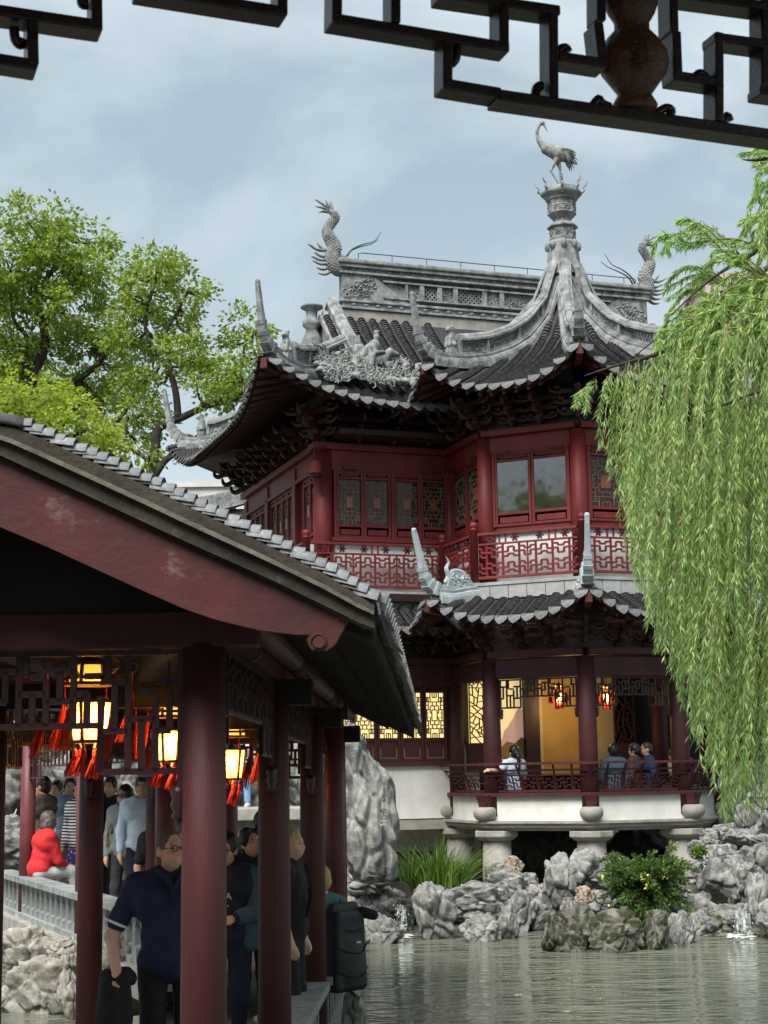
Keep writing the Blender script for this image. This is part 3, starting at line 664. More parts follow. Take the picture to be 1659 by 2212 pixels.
# ================================================================== ridges, horns, finial
def relief(mb, o, ex, ey, nrm, w, h, n, sz=.04):
    """raised stucco carving: curled stems and rounded leaves standing proud of a panel"""
    o = Vector(o); ex = Vector(ex).normalized(); ey = Vector(ey).normalized(); nrm = Vector(nrm).normalized()
    for k in range(n):
        c = o + ex * rnd(-w / 2, w / 2) * .9 + ey * rnd(-h / 2, h / 2) * .86
        if k % 3:
            a = rnd(0, 6.28); r1 = sz * rnd(.7, 1.5); r2 = sz * rnd(.35, .7); d = ex * cos(a) + ey * sin(a); e = -ex * sin(a) + ey * cos(a)
            mb.add([c - d * r1, c - e * r2, c + d * r1, c + e * r2, c + nrm * sz * rnd(.5, .9)], [(0, 1, 4), (1, 2, 4), (2, 3, 4), (3, 0, 4)])
        else:
            a0 = rnd(0, 6.28); rr = sz * rnd(.9, 1.6); pts = [c + (ex * cos(a0 + t * .9) + ey * sin(a0 + t * .9)) * rr * (1 - t * .13) + nrm * .008 for t in range(6)]
            mb.tube(pts, sz * .24, 4)
def openwork(mb, P0, P1, h0, h1, cell=.1, th=.016):
    """pierced ring pattern between two foot points"""
    P0 = Vector(P0); P1 = Vector(P1); d = P1 - P0; n = max(2, round(d.length / cell)); rows = 2; hh = (h1 - h0) / rows
    for i in range(n):
        for j in range(rows):
            c = P0 + d * ((i + .5) / n) + Vector((0, 0, h0 + hh * (j + .5))); e = d.normalized(); rx = d.length / n * .62; rz = hh * .62
            pts = [c + e * (cos(t * pi / 4) * rx) + Vector((0, 0, sin(t * pi / 4) * rz)) for t in range(9)]; mb.tube(pts, th * .55, 4, cap=False)
BASE_P = [(-.17, -.10), (.17, -.10), (.165, .02), (.15, .08), (.115, .095), (.125, .15), (.10, .16), (.10, .19), (-.10, .19), (-.10, .16), (-.125, .15), (-.115, .095), (-.15, .08), (-.165, .02)]
def hip_ridge(fn, side, s_in, s_out, band=None, mat='ridge', horn=None, figure=None, capr=.072, hmat=None):
    side = Vector(side).normalized()
    N_ = 26; pts = [fn(lerp(s_in, s_out, k / N_)) for k in range(N_ + 1)]
    ridge = MB().sweep(pts, BASE_P, side=side).build('hip_ridge', mat, TW)
    if band:
        b0, b1 = band; cuts = [b0, lerp(b0, b1, .30), lerp(b0, b1, .68), b1]
        Z = lambda z: Vector((0, 0, z)); H0, H1 = .19, .43
        for c in cuts: MB().bar(fn(c) + Z(H0 - .01), fn(c) + Z(H1 + .02), .07, .17, side).build('panel_post', mat, ridge)
        for k in range(3):
            ps = [fn(lerp(cuts[k], cuts[k + 1], t / 6)) for t in range(7)]
            f = MB(); f.sweep([p + Z(H0 + .015) for p in ps], [(-.06, -.02), (.06, -.02), (.06, .02), (-.06, .02)], side=side); f.sweep([p + Z(H1 - .01) for p in ps], [(-.06, -.025), (.06, -.025), (.06, .02), (-.06, .02)], side=side)
            if k == 1:
                for t in range(6): openwork(f, ps[t], ps[t + 1], H0 + .03, H1 - .03, .17, .04)
                f.build('pierced_panel', mat, ridge)
            else:
                f.sweep([p + Z(.31) for p in ps], [(-.035, -.11), (.035, -.11), (.035, .11), (-.035, .11)], side=side)
                for sg in (-1, 1):
                    a, b = ps[0], ps[-1]; e = b - a; relief(f, (a + b) / 2 + Z(.31) + side * sg * .036, e, Vector((0, 0, 1)), side * sg, e.length, .2, int(26 * e.length / .6), .04)
                f.build('carved_panel', mat, ridge)
        ps = [fn(lerp(s_in, b1 + .0, t / 20)) + Z(H1 + .04) for t in range(21)]
        c = MB(); c.sweep(ps, [(-.115, -.03), (.115, -.03), (.115, .015), (.085, .03), (.075, .075), (.04, .115), (-.04, .115), (-.075, .075), (-.085, .03), (-.115, .015)], side=side); c.build('ridge_cap', mat, ridge)
    if horn:
        hp = smooth_pts(horn, 6); n = len(hp)
        def hw(t): return pl(t, [0, .3, .6, .8, 1], [1, .85, .55, .42, .34])
        m = MB(); bs = []
        for i, p in enumerate(hp):
            d = (hp[min(i + 1, n - 1)] - hp[max(i - 1, 0)]).normalized(); u = d.cross(side).normalized()
            if u.z < 0 and i < n // 2: u = -u
            if i > 0 and u.dot(pu) < 0: u = -u
            pu = u; t = i / (n - 1); a = .11 * hw(t); b = .12 * hw(t); m.v += [tuple(p + side * a + u * b), tuple(p - side * a + u * b), tuple(p - side * a - u * b), tuple(p + side * a - u * b)]
        for i in range(n - 1):
            for k in range(4): q = i * 4 + k; r_ = i * 4 + (k + 1) % 4; m.f.append((q, r_, r_ + 4, q + 4))
        m.f.append((0, 1, 2, 3)); m.f.append(tuple((n - 1) * 4 + k for k in (3, 2, 1, 0)))
        h = m.build('horn', hmat or mat, ridge, bevel=.012, fix=True)
        e = hp[-1]; MB().lathe([(.0, -.05), (.04, -.03), (.05, .01), (.035, .045), (0, .055)], 8, tuple(e)).build('horn_knob', hmat or mat, h, True)
        for t in (.28, .40, .52, .64):
            i = int(t * (n - 1)); p = hp[i]; d = (hp[i + 1] - hp[i - 1]).normalized(); MB().bar(p - d * .035, p + d * .035, .26 * hw(t), .29 * hw(t), side.cross(d)).build('horn_band', hmat or mat, h)
    if figure is not None: lion(fn(figure) + Vector((0, 0, .19)), side, ridge, mat)
    return ridge
def lion(p, side, parent, mat):
    f = Vector((0, 0, 1)).cross(side); f.z = 0; f.normalize()
    if f.dot(Vector((p.x, p.y, 0))) < 0: f = -f
    Z = lambda z: p + Vector((0, 0, z))
    pr = [('e', Z(.16), (.075, .075, .06)), ('c', Z(.20), Z(.36), .085, .07), ('e', Z(.45) + f * .03, (.07, .07, .075)), ('e', Z(.44) + f * .09, (.04, .04, .035))]
    for s in (-1, 1): pr += [('c', Z(.30) + side * s * .05 + f * .06, Z(.14) + side * s * .05 + f * .09, .03, .028), ('e', Z(.51) + side * s * .05, (.025, .025, .03)), ('e', Z(.17) + side * s * .07 - f * .02, (.045, .06, .05))]
    v, fc_ = sdf(pr, .014, .03); np_mesh('guardian_lion', v, fc_, 'statue', parent, True)
    MB().box(tuple(Z(.06)), (.17, .17, .13), math.atan2(side.y, side.x)).build('figure_base', mat, parent, bevel=.01)
for a in VA:
    fn = lambda s, a=a: oc(s, a, pl(s, ZHr, ZHz) + .02)
    sd_ = oc(1, a + 90)
    hip_ridge(fn, sd_, .22, 3.62, (.72, 2.95), horn=[oc(3.45, a, 7.36), oc(3.68, a, 7.42), oc(3.86, a, 7.60), oc(3.97, a, 7.95), oc(4.06, a, 8.42)], figure=3.12)
    fl = lambda s, a=a: oc(s, a, pl(s, LHr, LHz) + .02)
    r_ = hip_ridge(fl, sd_, 2.62, 3.62, None, 'ridge_pale', horn=[oc(3.42, a, 3.12), oc(3.68, a, 3.17), oc(3.88, a, 3.36), oc(3.98, a, 3.68), oc(4.12, a, 4.16)])
    f = MB(); f.prism([(2.68, 3.2), (3.42, 3.12), (3.36, 3.34), (3.22, 3.5), (3.02, 3.52), (2.86, 3.44), (2.74, 3.3)], oc(0, a) - sd_ * .06, oc(1, a), (0, 0, 1), sd_ * .12)
    for sg in (-1, 1): relief(f, oc(3.05, a, 3.33) + sd_ * sg * .06, oc(1, a), (0, 0, 1), sd_ * sg, .5, .26, 26, .045)
    f.tube(smooth_pts([oc(2.7, a, 3.26), oc(2.86, a, 3.44), oc(3.02, a, 3.53), oc(3.24, a, 3.51), oc(3.40, a, 3.3)], 4), .035, 6)
    f.build('carved_scroll', 'ridge_pale', r_)
    f = MB(); f.tube(smooth_pts([oc(3.3, a, 3.4), oc(3.36, a, 3.56), oc(3.30, a, 3.66), oc(3.36, a, 3.76)], 4), [.05, .05, .045, .045, .04, .035, .03, .03, .025, .02, .016, .012, .01], 6); f.build('scroll_tip', 'ridge_pale', r_)
# hall hips
for su in (-1, 1):
    for sv in (-1, 1):
        c0 = Vector((su * 4.15, VR + sv * 1.95, 0)); c1 = Vector((su * 6.25, VR + sv * 4.05, 0)); dr = (c1 - c0).normalized(); LH = (c1 - c0).length
        def fn(s, c0=c0, dr=dr): q = c0 + dr * s; q.z = pl(s / 2.97, [0, .3, .6, .8, 1], [7.82, 7.42, 7.22, 7.22, 7.34]) + .03; return q
        sd_ = Vector((-dr.y, dr.x, 0))
        h0 = c1 - dr * .45; h1 = c1 - dr * .18; h2 = c1 + dr * .04; h3 = c1 + dr * .14; h4 = c1 + dr * .24
        hip_ridge(fn, sd_, 0, 2.75, (.25, 2.0), horn=[Vector((h0.x, h0.y, 7.42)), Vector((h1.x, h1.y, 7.50)), Vector((h2.x, h2.y, 7.75)), Vector((h3.x, h3.y, 8.12)), Vector((h4.x, h4.y, 8.62))], figure=2.2)
        # descending ridge from the dragon down to the hip
        g0 = Vector((su * 3.72, VR + sv * .02, 9.42)); pts = smooth_pts([g0, (su * 3.72, VR + sv * .6, 8.86), (su * 3.72, VR + sv * 1.25, 8.30), (su * 3.74, VR + sv * 1.9, 7.86)], 6)
        d = MB().sweep(pts, [(-.11, -.1), (.11, -.1), (.11, .2), (.14, .22), (.14, .27), (.08, .33), (-.08, .33), (-.14, .27), (-.14, .22), (-.11, .2)], side=(1, 0, 0)); o = d.build('descending_ridge', 'ridge', TW)
        b = MB(); b.sweep([p + Vector((su * .22, 0, -.14)) for p in pts], [(-.09, 0), (.09, 0), (.09, .12), (-.09, .12)], side=(1, 0, 0)); b.build('verge_moulding', 'ridge', o)
        for k in range(4):
            pa, pb = pts[2 + k * 4], pts[min(5 + k * 4, len(pts) - 1)]; f = MB()
            for sg in (-1, 1): relief(f, (pa + pb) / 2 + Vector((sg * .11, 0, .05)), pb - pa, (0, .5, .85), (sg, 0, 0), (pb - pa).length, .22, 16, .045)
            f.build('ridge_carving', 'statue', o)['kind'] = 'stuff'
        m = MB(); m.sweep([p + Vector((0, 0, .335)) for p in pts], [(-.09, 0), (.09, 0), (.06, .06), (-.06, .06)], side=(1, 0, 0)); m.build('ridge_cap', 'ridge', o)
# main ridge wall
RZ0, RZ1, RX = 9.25, 10.62, 3.55
m = MB(); m.box((0, VR, 9.38), (2 * RX + .3, .30, .30)); rw = m.build('main_ridge', 'ridge_warm', TW, bevel=.02)
for z, hh, w in ((9.56, .05, .38), (9.72, .05, .30), (10.33, .05, .30), (10.47, .07, .36)): MB().box((0, VR, z), (2 * RX + .1, w, hh)).build('ridge_moulding', 'ridge', rw, bevel=.008)
MB().box((0, VR, 10.565), (2 * RX + .2, .44, .11)).build('ridge_coping', 'ridge', rw, bevel=.03)
for z in (9.645, 10.40):
    MB().box((0, VR, z), (2 * RX, .2, .10)).build('moulding_band', 'ridge', rw)
    for k in range(26):
        u = -RX + .25 + k * (2 * RX - .5) / 25; mm = MB(); mm.lathe([(.0, -.03), (.05, -.025), (.07, 0), (.05, .025), (0, .03)], 8, (0, 0, 0)); o = mm.build('boss', 'ridge', rw, True); o.matrix_local = Matrix.Translation((u, VR - .11, z)) @ Matrix.Rotation(R(90), 4, 'X') @ Matrix.Scale(.6, 4, (0, 1, 0))
for z in (9.79, 10.26):
    f = MB(); n = 48
    for k in range(n):
        u0 = -2.55 + k * 5.1 / n; c = Vector((u0 + 5.1 / n / 2, VR, z)); pts = [c + Vector((cos(t * pi / 4) * .058, 0, sin(t * pi / 4) * .045)) for t in range(9)]; f.tube(pts, .011, 4, cap=False)
    f.build('pierced_strip', 'ridge', rw)
for z in (9.85, 10.20): MB().box((0, VR, z), (5.3, .26, .035)).build('panel_rail', 'ridge', rw)
for s in (-1, 1):
    # slanted end block with its own carving
    f = MB(); f.prism([(s * RX, 9.72), (s * 2.0, 9.72), (s * 2.95, 10.36), (s * RX, 10.36)], (0, VR - .10, 0), (1, 0, 0), (0, 0, 1), (0, .2, 0)); f.build('end_panel', 'ridge', rw, fix=True)
    for w, dx in ((.06, 0), (.05, -.16)): MB().bar((s * (2.02 + dx), VR - .02, 9.74), (s * (2.97 + dx), VR - .02, 10.36), .28, w, (0, 1, 0)).build('slant_moulding', 'ridge', rw)
    f = MB(); relief(f, (s * 3.15, VR - .10, 9.98), (1, 0, -.6 * s), (.6 * s, 0, 1), (0, -1, 0), .75, .34, 70, .06); f.build('carved_beast', 'statue', rw)
panels = [(-2.15, -1.78, 'c'), (-1.78, -1.38, 'o'), (-1.38, -1.02, 'c'), (-1.02, -.35, 'o'), (-.35, .05, 'c'), (.05, .95, 'c'), (.95, 1.35, 'c'), (1.35, 2.05, 'o')]
for a, b, k in panels:
    f = MB(); z = 10.025; c = ((a + b) / 2, VR, z)
    for x in (a + .025, b - .025): f.box((x, VR, z), (.05, .24, .33))
    if k == 'c':
        f.box((c[0], VR, z), (b - a - .1, .1, .32)); relief(f, (c[0], VR - .05, z), (1, 0, 0), (0, 0, 1), (0, -1, 0), b - a - .12, .28, int(90 * (b - a)), .05)
        f.build('carved_panel', 'ridge', rw)
    else:
        n = round((b - a) / .1)
        for i in range(-3, n + 3):
            for sg in (-1, 1):
                x0 = a + .05 + i * .1; p, q = Vector((x0, VR, z - .16)), Vector((x0 + sg * .32, VR, z + .16))
                def clip(p, q):
                    lo_, hi_ = a + .04, b - .04; d = q - p; t0, t1 = 0, 1
                    for lim, sgn in ((lo_, 1), (hi_, -1)):
                        fp, fq = (p.x - lim) * sgn, (q.x - lim) * sgn
                        if fp < 0 and fq < 0: return None
                        if fp < 0: t0 = max(t0, fp / (fp - fq))
                        if fq < 0: t1 = min(t1, fp / (fp - fq))
                    return (p + d * t0, p + d * t1) if t1 > t0 else None
                r_ = clip(p, q)
                if r_: f.bar(r_[0], r_[1], .10, .026, (0, 0, 1))
        f.build('pierced_panel', 'ridge', rw)
# thin iron rail along the ridge top
f = MB(); f.tube([(-3.15, VR, 10.62), (-3.15, VR, 10.80), (-3.05, VR, 10.82), (3.3, VR, 10.82), (3.35, VR, 10.80), (3.35, VR, 10.62)], .011, 5); ir = f.build('ridge_rail', 'iron', TW)
for k in range(8): MB().tube([(-2.4 + k * .78, VR, 10.6), (-2.4 + k * .78, VR, 10.82)], .009, 5).build('rail_stay', 'iron', ir)
# gable-end vase pile beside the dragon
for s in (-1, 1): MB().lathe([(.22, 8.0), (.24, 8.25), (.14, 8.35), (.13, 8.5), (.20, 8.7), (.22, 8.85), (.15, 9.0), (.12, 9.1), (.2, 9.18), (.2, 9.26), (.11, 9.34), (.13, 9.5), (.24, 9.56), (.24, 9.6), (.1, 9.64)], 12, (s * 4.15, VR + .1, 0)).build('gable_vase', 'ridge', TW, True)
# finial
fin = MB().lathe([(.36, 9.55), (.30, 10.10), (.29, 10.17), (.29, 10.22), (.25, 10.26), (.265, 10.33), (.255, 10.35), (.255, 10.52), (.305, 10.54), (.31, 10.57), (.24, 10.62), (.17, 10.66), (.17, 10.70), (.25, 10.78), (.295, 10.83), (.28, 10.845), (.28, 10.955), (.295, 10.97), (.27, 11.0), (.27, 11.08), (.31, 11.10), (.33, 11.14), (.41, 11.22), (.42, 11.27), (.35, 11.29), (.34, 11.36), (.1, 11.37)], 8, (0, 0, 0), R(22.5)).build('roof_finial', 'ridge', TW, bevel=.008)
f = MB()
for k in range(8):
    a = k * 45; e = oc(1, a + 90)
    relief(f, oc(.255 * C225, a, 10.435), e, (0, 0, 1), oc(1, a), .16, .15, 12, .035); relief(f, oc(.28 * C225, a, 10.90), e, (0, 0, 1), oc(1, a), .17, .09, 10, .03)
    c = oc(.27 * C225 + .006, a, 11.04); w = .075
    for s in (-1, 1):
        for q0, q1 in (((.02, .03), (.09, .03)), ((.09, .03), (.09, -.03)), ((.09, -.03), (.035, -.03)), ((.035, -.03), (.035, .0)), ((.035, 0), (.065, 0))): f.bar(c + e * s * q0[0] + Vector((0, 0, q0[1])), c + e * s * q1[0] + Vector((0, 0, q1[1])), .014, .014)
f.build('finial_carving', 'ridge', fin)
for k in range(8):
    a = 22.5 + k * 45; pts = smooth_pts([oc(.38, a, 11.26), oc(.45, a, 11.31), oc(.44, a, 11.38), oc(.49, a, 11.42), oc(.52, a, 11.49)], 4)
    MB().tube(pts, [lerp(.03, .008, i / (len(pts) - 1)) for i in range(len(pts))], 6).build('finial_hook', 'ridge', fin)
    for j in (-1, 0, 1): pass
for a in VA:
    p = oc(.30, a, 10.16); MB().lathe([(0, -.1), (.05, -.07), (.065, 0), (.05, .07), (0, .1)], 8, tuple(p)).build('finial_boss', 'ridge', fin, True)
# ================================================================== roof statues
WM = TW.matrix_world.copy(); TWM = Matrix.Translation((3.6, 30.2, 0)) @ Matrix.Rotation(R(19), 4, 'Z')
cr = thing('crane_statue', 'grey crane statue on one leg atop the pointed roof finial', 'statue', TWM @ Vector((0, 0, 11.365)), 0)
K = .0038
def c2(x, y, d=0): return Vector(((x - 957) * K, d, (455 - y) * K))
pr = []
nk = smooth_pts([c2(905, 235), c2(868, 215), c2(845, 172), c2(843, 135), c2(856, 103), c2(868, 92)], 5); rr = [lerp(.085, .026, min(1, i / 12)) for i in range(len(nk))]
for i in range(len(nk) - 1): pr.append(('c', nk[i], nk[i + 1], rr[i], rr[i + 1]))
pr += [('e', c2(872, 92), (.052, .04, .045)), ('c', c2(878, 98), c2(897, 141), .024, .007),
       ('c', c2(890, 235), c2(950, 262), .12, .155), ('c', c2(950, 262), c2(1005, 290), .155, .09), ('c', c2(1000, 285), c2(1040, 318), .08, .03)]
pr += [('c', c2(945, 300, .02), c2(957, 345, .03), .06, .024), ('c', c2(957, 345, .03), c2(957, 450, .03), .022, .018), ('c', c2(957, 452, .03), c2(925, 456, .03), .016, .01), ('c', c2(957, 452, .03), c2(975, 456, .06), .016, .01),
       ('c', c2(936, 300, -.05), c2(905, 362, -.06), .055, .022), ('c', c2(905, 362, -.06), c2(943, 430, -.05), .02, .016), ('c', c2(943, 430, -.05), c2(972, 418, -.05), .014, .009)]
sdf_obj('body', pr, 'statue', cr, .011, .022)
f = MB()
for s in (-1, 1):
    for k in range(7):
        p0 = c2(960 + k * 5, 250 + k * 7, s * .12); p1 = c2(1042 + (k % 3) * 4 - k * 6, 268 + k * 12, s * .06); mid = (p0 + p1) / 2 + Vector((0, s * .035, .02)); f.tube(smooth_pts([p0, mid, p1], 4), [.03, .036, .04, .04, .038, .034, .026, .018, .006], 6, flat=.4)
f.build('wing_feathers', 'statue', cr, True)
for k in range(9):
    t = k / 8; p0 = c2(985 + 10 * t, 265 + 40 * t, lerp(-.06, .06, (k * 5 % 9) / 8)); p1 = c2(1048 - 45 * t, 312 + 42 * sin(t * 2.2), lerp(-.09, .09, (k * 5 % 9) / 8)); MB().tube(smooth_pts([p0, (p0 + p1) / 2 + Vector((.02, 0, .015)), p1], 4), [.025, .03, .032, .032, .03, .027, .022, .014, .004], 6, flat=.45).build('tail_feather', 'statue', cr, True)
def dragon(root, flip, sc):
    K = .0034 * sc
    def q(x, y, d=0): return Vector(((x - 520) * K * flip, d, (530 - y) * K))
    body = smooth_pts([q(540, 545), q(505, 510), q(500, 455), q(512, 400), q(478, 335), q(468, 295), q(500, 245), q(525, 205), q(490, 168)], 5); n = len(body); rr = [pl(i / (n - 1), [0, .2, .38, .5, .62, .8, .92, 1], [.14, .145, .135, .115, .092, .078, .066, .05]) * sc for i in range(n)]
    pr = [('c', body[i], body[i + 1], rr[i], rr[i + 1]) for i in range(n - 1)]
    pr += [('e', q(545, 495), (.17 * sc, .13 * sc, .11 * sc)), ('c', q(565, 485), q(608, 480), .085 * sc, .045 * sc), ('c', q(560, 505), q(600, 512), .06 * sc, .03 * sc), ('e', q(575, 462), (.07 * sc, .1 * sc, .06 * sc))]
    sdf_obj('body', pr, 'statue', root, .016, .03)
    # scales and back spines
    f = MB()
    for i in range(2, n - 3):
        d = (body[i + 1] - body[i - 1]).normalized(); out = Vector((-d.z, 0, d.x)) * flip
        for a in range(7):
            an = lerp(-1.25, 1.25, a / 6) + (.2 if i % 2 else 0)
            w = Vector((0, -1, 0)) * cos(an) + Vector((d.z, 0, -d.x)) * sin(an); c = body[i] + w * rr[i] * .98; e = d.cross(w).normalized(); s_ = rr[i] * .34
            f.add([c - e * s_ - d * s_ * .6, c + e * s_ - d * s_ * .6, c + d * s_ * 1.1 + w * .02, c + w * .035 - d * s_ * .3], [(0, 1, 3), (1, 2, 3), (2, 0, 3)])
    f.build('scales', 'statue', root)
    for i in range(4, n - 4, 2):
        d = (body[i + 1] - body[i - 1]).normalized(); w = Vector((d.z, 0, -d.x)) * flip; w = w if w.x * flip > 0 or i < 12 else w; c = body[i] + w * rr[i] * .9
        MB().tube([c, c + w * rr[i] * .45 + d * rr[i] * .2], [rr[i] * .28, .004], 5).build('back_spine', 'statue', root)
    for a, b, c in (((495, 165), (440, 130), (390, 105)), ((485, 170), (440, 155), (395, 152)), ((480, 180), (440, 178), (415, 192)), ((495, 160), (475, 130), (462, 100)), ((503, 165), (500, 135), (490, 104))):
        MB().tube(smooth_pts([q(*a), q(*b), q(*c)], 4), [.05 * sc, .055 * sc, .055 * sc, .05 * sc, .045 * sc, .04 * sc, .03 * sc, .02 * sc, .006], 6, flat=.5).build('tail_fin', 'statue', root, True)
    for a, b in (((470, 425), (345, 400)), ((470, 420), (405, 390)), ((480, 455), (385, 450)), ((485, 475), (368, 478)), ((490, 500), (375, 505)), ((495, 520), (400, 548)), ((505, 545), (412, 582))):
        p0, p1 = q(*a), q(*b); MB().tube(smooth_pts([p0, (p0 + p1) / 2 - Vector((0, 0, .05)), p1 + Vector((0, 0, .02))], 4), [.06 * sc, .06 * sc, .058 * sc, .054 * sc, .05 * sc, .045 * sc, .038 * sc, .03 * sc, .022], 6, flat=.6).build('mane_lock', 'statue', root, True)
    for d0 in (-.05, .05):
        pts = smooth_pts([q(592, 455, d0), q(625, 410, d0), q(690, 375, d0 * 1.6), q(765, 348, d0 * 2), q(812, 298 + d0 * 300, d0 * 2)], 5); MB().tube(pts, [lerp(.022, .006, i / (len(pts) - 1)) for i in range(len(pts))], 5).build('whisker', 'iron', root, True)
dl = thing('dragon_statue', 'scaly grey dragon with raised tail at the left end of the main ridge', 'statue', TWM @ Vector((-3.66, VR, 10.45)), R(19), 'ridge end dragons'); dragon(dl, 1, 1.0)
dr_ = thing('dragon_statue', 'grey ridge dragon with raised tail half hidden by the willow', 'statue', TWM @ Vector((3.55, VR, 10.45)), R(19), 'ridge end dragons'); dragon(dr_, -1, 1.0)
# rider group on the hall roof
rg = thing('rider_sculpture', 'grey stucco horse and rider with attendants on the left roof slope', 'statue', TWM @ Vector((-3.98, .45, 7.56)), R(19))
K3 = .0033
def g2(x, y, d=0): return Vector(((x - 800) * K3, d - (y - 1200) * K3 * .0, (1210 - y) * K3))
horse = [('c', g2(740, 1190), g2(850, 1165), .11, .13), ('c', g2(850, 1165), g2(905, 1150), .13, .12), ('c', g2(905, 1145), g2(950, 1105), .1, .07), ('c', g2(950, 1105), g2(995, 1115), .065, .04), ('c', g2(945, 1095), g2(950, 1080), .02, .012),
    ('c', g2(905, 1160, -.06), g2(940, 1215, -.08), .055, .035), ('c', g2(940, 1215, -.08), g2(955, 1255, -.08), .035, .03), ('c', g2(880, 1170, .06), g2(890, 1240, .08), .055, .032), ('c', g2(745, 1195, -.06), g2(720, 1245, -.08), .06, .035), ('c', g2(755, 1200, .06), g2(760, 1255, .08), .06, .035), ('c', g2(735, 1180), g2(700, 1215), .035, .02)]
sdf_obj('horse', horse, 'statue', rg, .014, .03)
rid = [('c', g2(838, 1150), g2(855, 1075), .10, .115), ('e', g2(870, 1025), (.06, .06, .075)), ('c', g2(868, 995), g2(885, 985), .045, .02), ('c', g2(835, 1085, -.1), g2(850, 1125, -.14), .045, .04), ('c', g2(850, 1125, -.14), g2(905, 1115, -.1), .04, .03), ('c', g2(830, 1150, -.13), g2(820, 1215, -.15), .065, .05), ('c', g2(820, 1080), g2(760, 1170, -.02), .05, .09), ('c', g2(790, 1130), g2(740, 1180), .08, .05)]
sdf_obj('rider', rid, 'statue', rg, .013, .03)
MB().prism([(0, 0), (.22, .04), (.2, -.12), (.02, -.16)], g2(705, 1030), (1, 0, 0), (0, 0, 1), (0, .03, 0)).build('banner', 'statue', rg); MB().tube([g2(725, 1020), g2(735, 1190)], .014, 5).build('banner_pole', 'statue', rg)
for (x, y, d) in ((690, 1150, -.12), (620, 1180, -.22), (700, 1210, -.32), (560, 1150, -.05)):
    Z = lambda a, b, dd=0: g2(x + a, y + b, d + dd + .15 - (y - 1170) * K3 * 1.2)
    sdf_obj('attendant', [('c', Z(0, 60), Z(5, 0), .1, .075), ('e', Z(8, -30), (.05, .05, .06)), ('c', Z(-5, 10, -.05), Z(25, 35, -.1), .04, .03), ('c', Z(10, 10, .05), Z(-20, 40, -.06), .04, .03)], 'statue', rg, .015, .03)
random.seed(21); pr = []
for k in range(130):
    x = rnd(480, 1070); yb = lerp(1290, 1360, (x - 480) / 590); y = yb - abs(random.gauss(0, 45)) * (1.3 if x < 720 else .7); r = rnd(.03, .075); pr.append(('e', g2(x, y + 10, -(y - 1170) * K3 * 1.35 - rnd(-.05, .12)), (r * rnd(.8, 1.5), r, r * rnd(.6, 1))))
sdf_obj('rockwork', pr, 'statue', rg, .018, .02)['kind'] = 'stuff'
f = MB()
for k in range(20):
    yy = rnd(1150, 1340); c = g2(rnd(500, 1060), yy, -(yy - 1170) * K3 * 1.35 - .08); relief(f, c, (1, 0, 0), (0, .4, 1), (0, -1, .3), .5, .3, 34, .06)
f.build('stucco_leaves', 'statue', rg)
for k in range(7):
    p = g2(rnd(500, 660), rnd(1140, 1200), -.05); pts = smooth_pts([p, p + Vector((rnd(-.1, .1), -.05, .15)), p + Vector((rnd(-.25, .25), -.1, .25))], 3); MB().tube(pts, [.03, .028, .026, .022, .018, .014, .008], 5).build('stucco_branch', 'statue', rg)
# dome camera under the hall eave
cc = thing('dome_camera', 'red housed dome security camera hanging by the upper corner column', 'camera', TWM @ Vector((-4.98, .45, 5.62)), R(19))
MB().lathe([(.03, .34), (.03, .16), (.06, .15), (.10, .10), (.13, .06), (.13, -.10), (.15, -.11), (.15, -.14), (.05, -.14)], 16).build('housing', M['cctv'] if 'cctv' in M else 'red', cc, True)
MB().lathe([(.115, -.13), (.11, -.17), (.08, -.215), (.02, -.235)], 16).build('dome', 'glass', cc, True)
MB().bar((0, 0, .33), (.25, .2, .40), .05, .05).build('arm', 'red', cc)
# ================================================================== the viewer's pavilion: hanging lattice under its eave
LD = Vector((cos(R(20)), sin(R(20)), 0)); L0 = Vector((.103, 2.6, 0)); LNn = Vector((-sin(R(20)), cos(R(20)), 0))
def Q(x, y):
    d = P(x, y, 1.0); k = L0.dot(LNn) / d.dot(LNn); return d * k
M['lattice_wood'] = pm('dark_polished_lattice_wood', (.010, .006, .005), (.028, .013, .008), 9, .32, .15, 60, stretch=(1, 1, 1))
M['vase_wood'] = pm('carved_brown_wood', (.07, .028, .010), (.14, .058, .02), 14, .34, .5, 45)
hl = thing('hanging_lattice', 'dark wooden hanging lattice with a carved vase across the top', 'lattice', Q(1000, 0) * 1.0, 0)
def lbar(a, b, th=.0175, dep=.046, mat='lattice_wood', name='lattice_bar'):
    m = MB(); off = hl.location; m.bar(Q(*a) - off, Q(*b) - off, th, dep, LNn); return m.build(name, mat, hl, bevel=.003)
_j = 0
for a, b in (((203, -90), (205, 78)), ((-60, 27), (216, 68)), ((66, 55), (68, 152)), ((-60, 130), (77, 152)), ((290, -14), (612, 38)), ((602, -90), (603, 44)),
    ((721, -90), (719, 62)), ((709, 50), (1090, 113)), ((846, -90), (846, 60)), ((940, -4), (1199, 34)), ((1078, 12), (1078, 118)), ((1185, 26), (1186, 226)), ((958, 98), (957, 202)),
    ((947, 190), (1072, 211)), ((1196, 132), (1300, 148)), ((1287, -90), (1288, 54)), ((1281, 60), (1292, 150)), ((1440, -90), (1444, 80)), ((1448, 78), (1452, 176)), ((1442, 172), (1540, 186)), ((1541, 80), (1541, 272)),
    ((1530, 90), (1720, 116)), ((1446, -3), (1720, 34)), ((1640, 8), (1640, 210)), ((1628, 203), (1720, 216))):
    _j += 1; lbar(a, b, .0178 + .0004 * (_j % 3), .046 + .0011 * (_j % 4))
lbar((1064, 216), (1760, 316), .0205, .053, name='bottom_rail')
lbar((-400, -108), (1900, 235 - 480), .03, .06, name='top_rail')
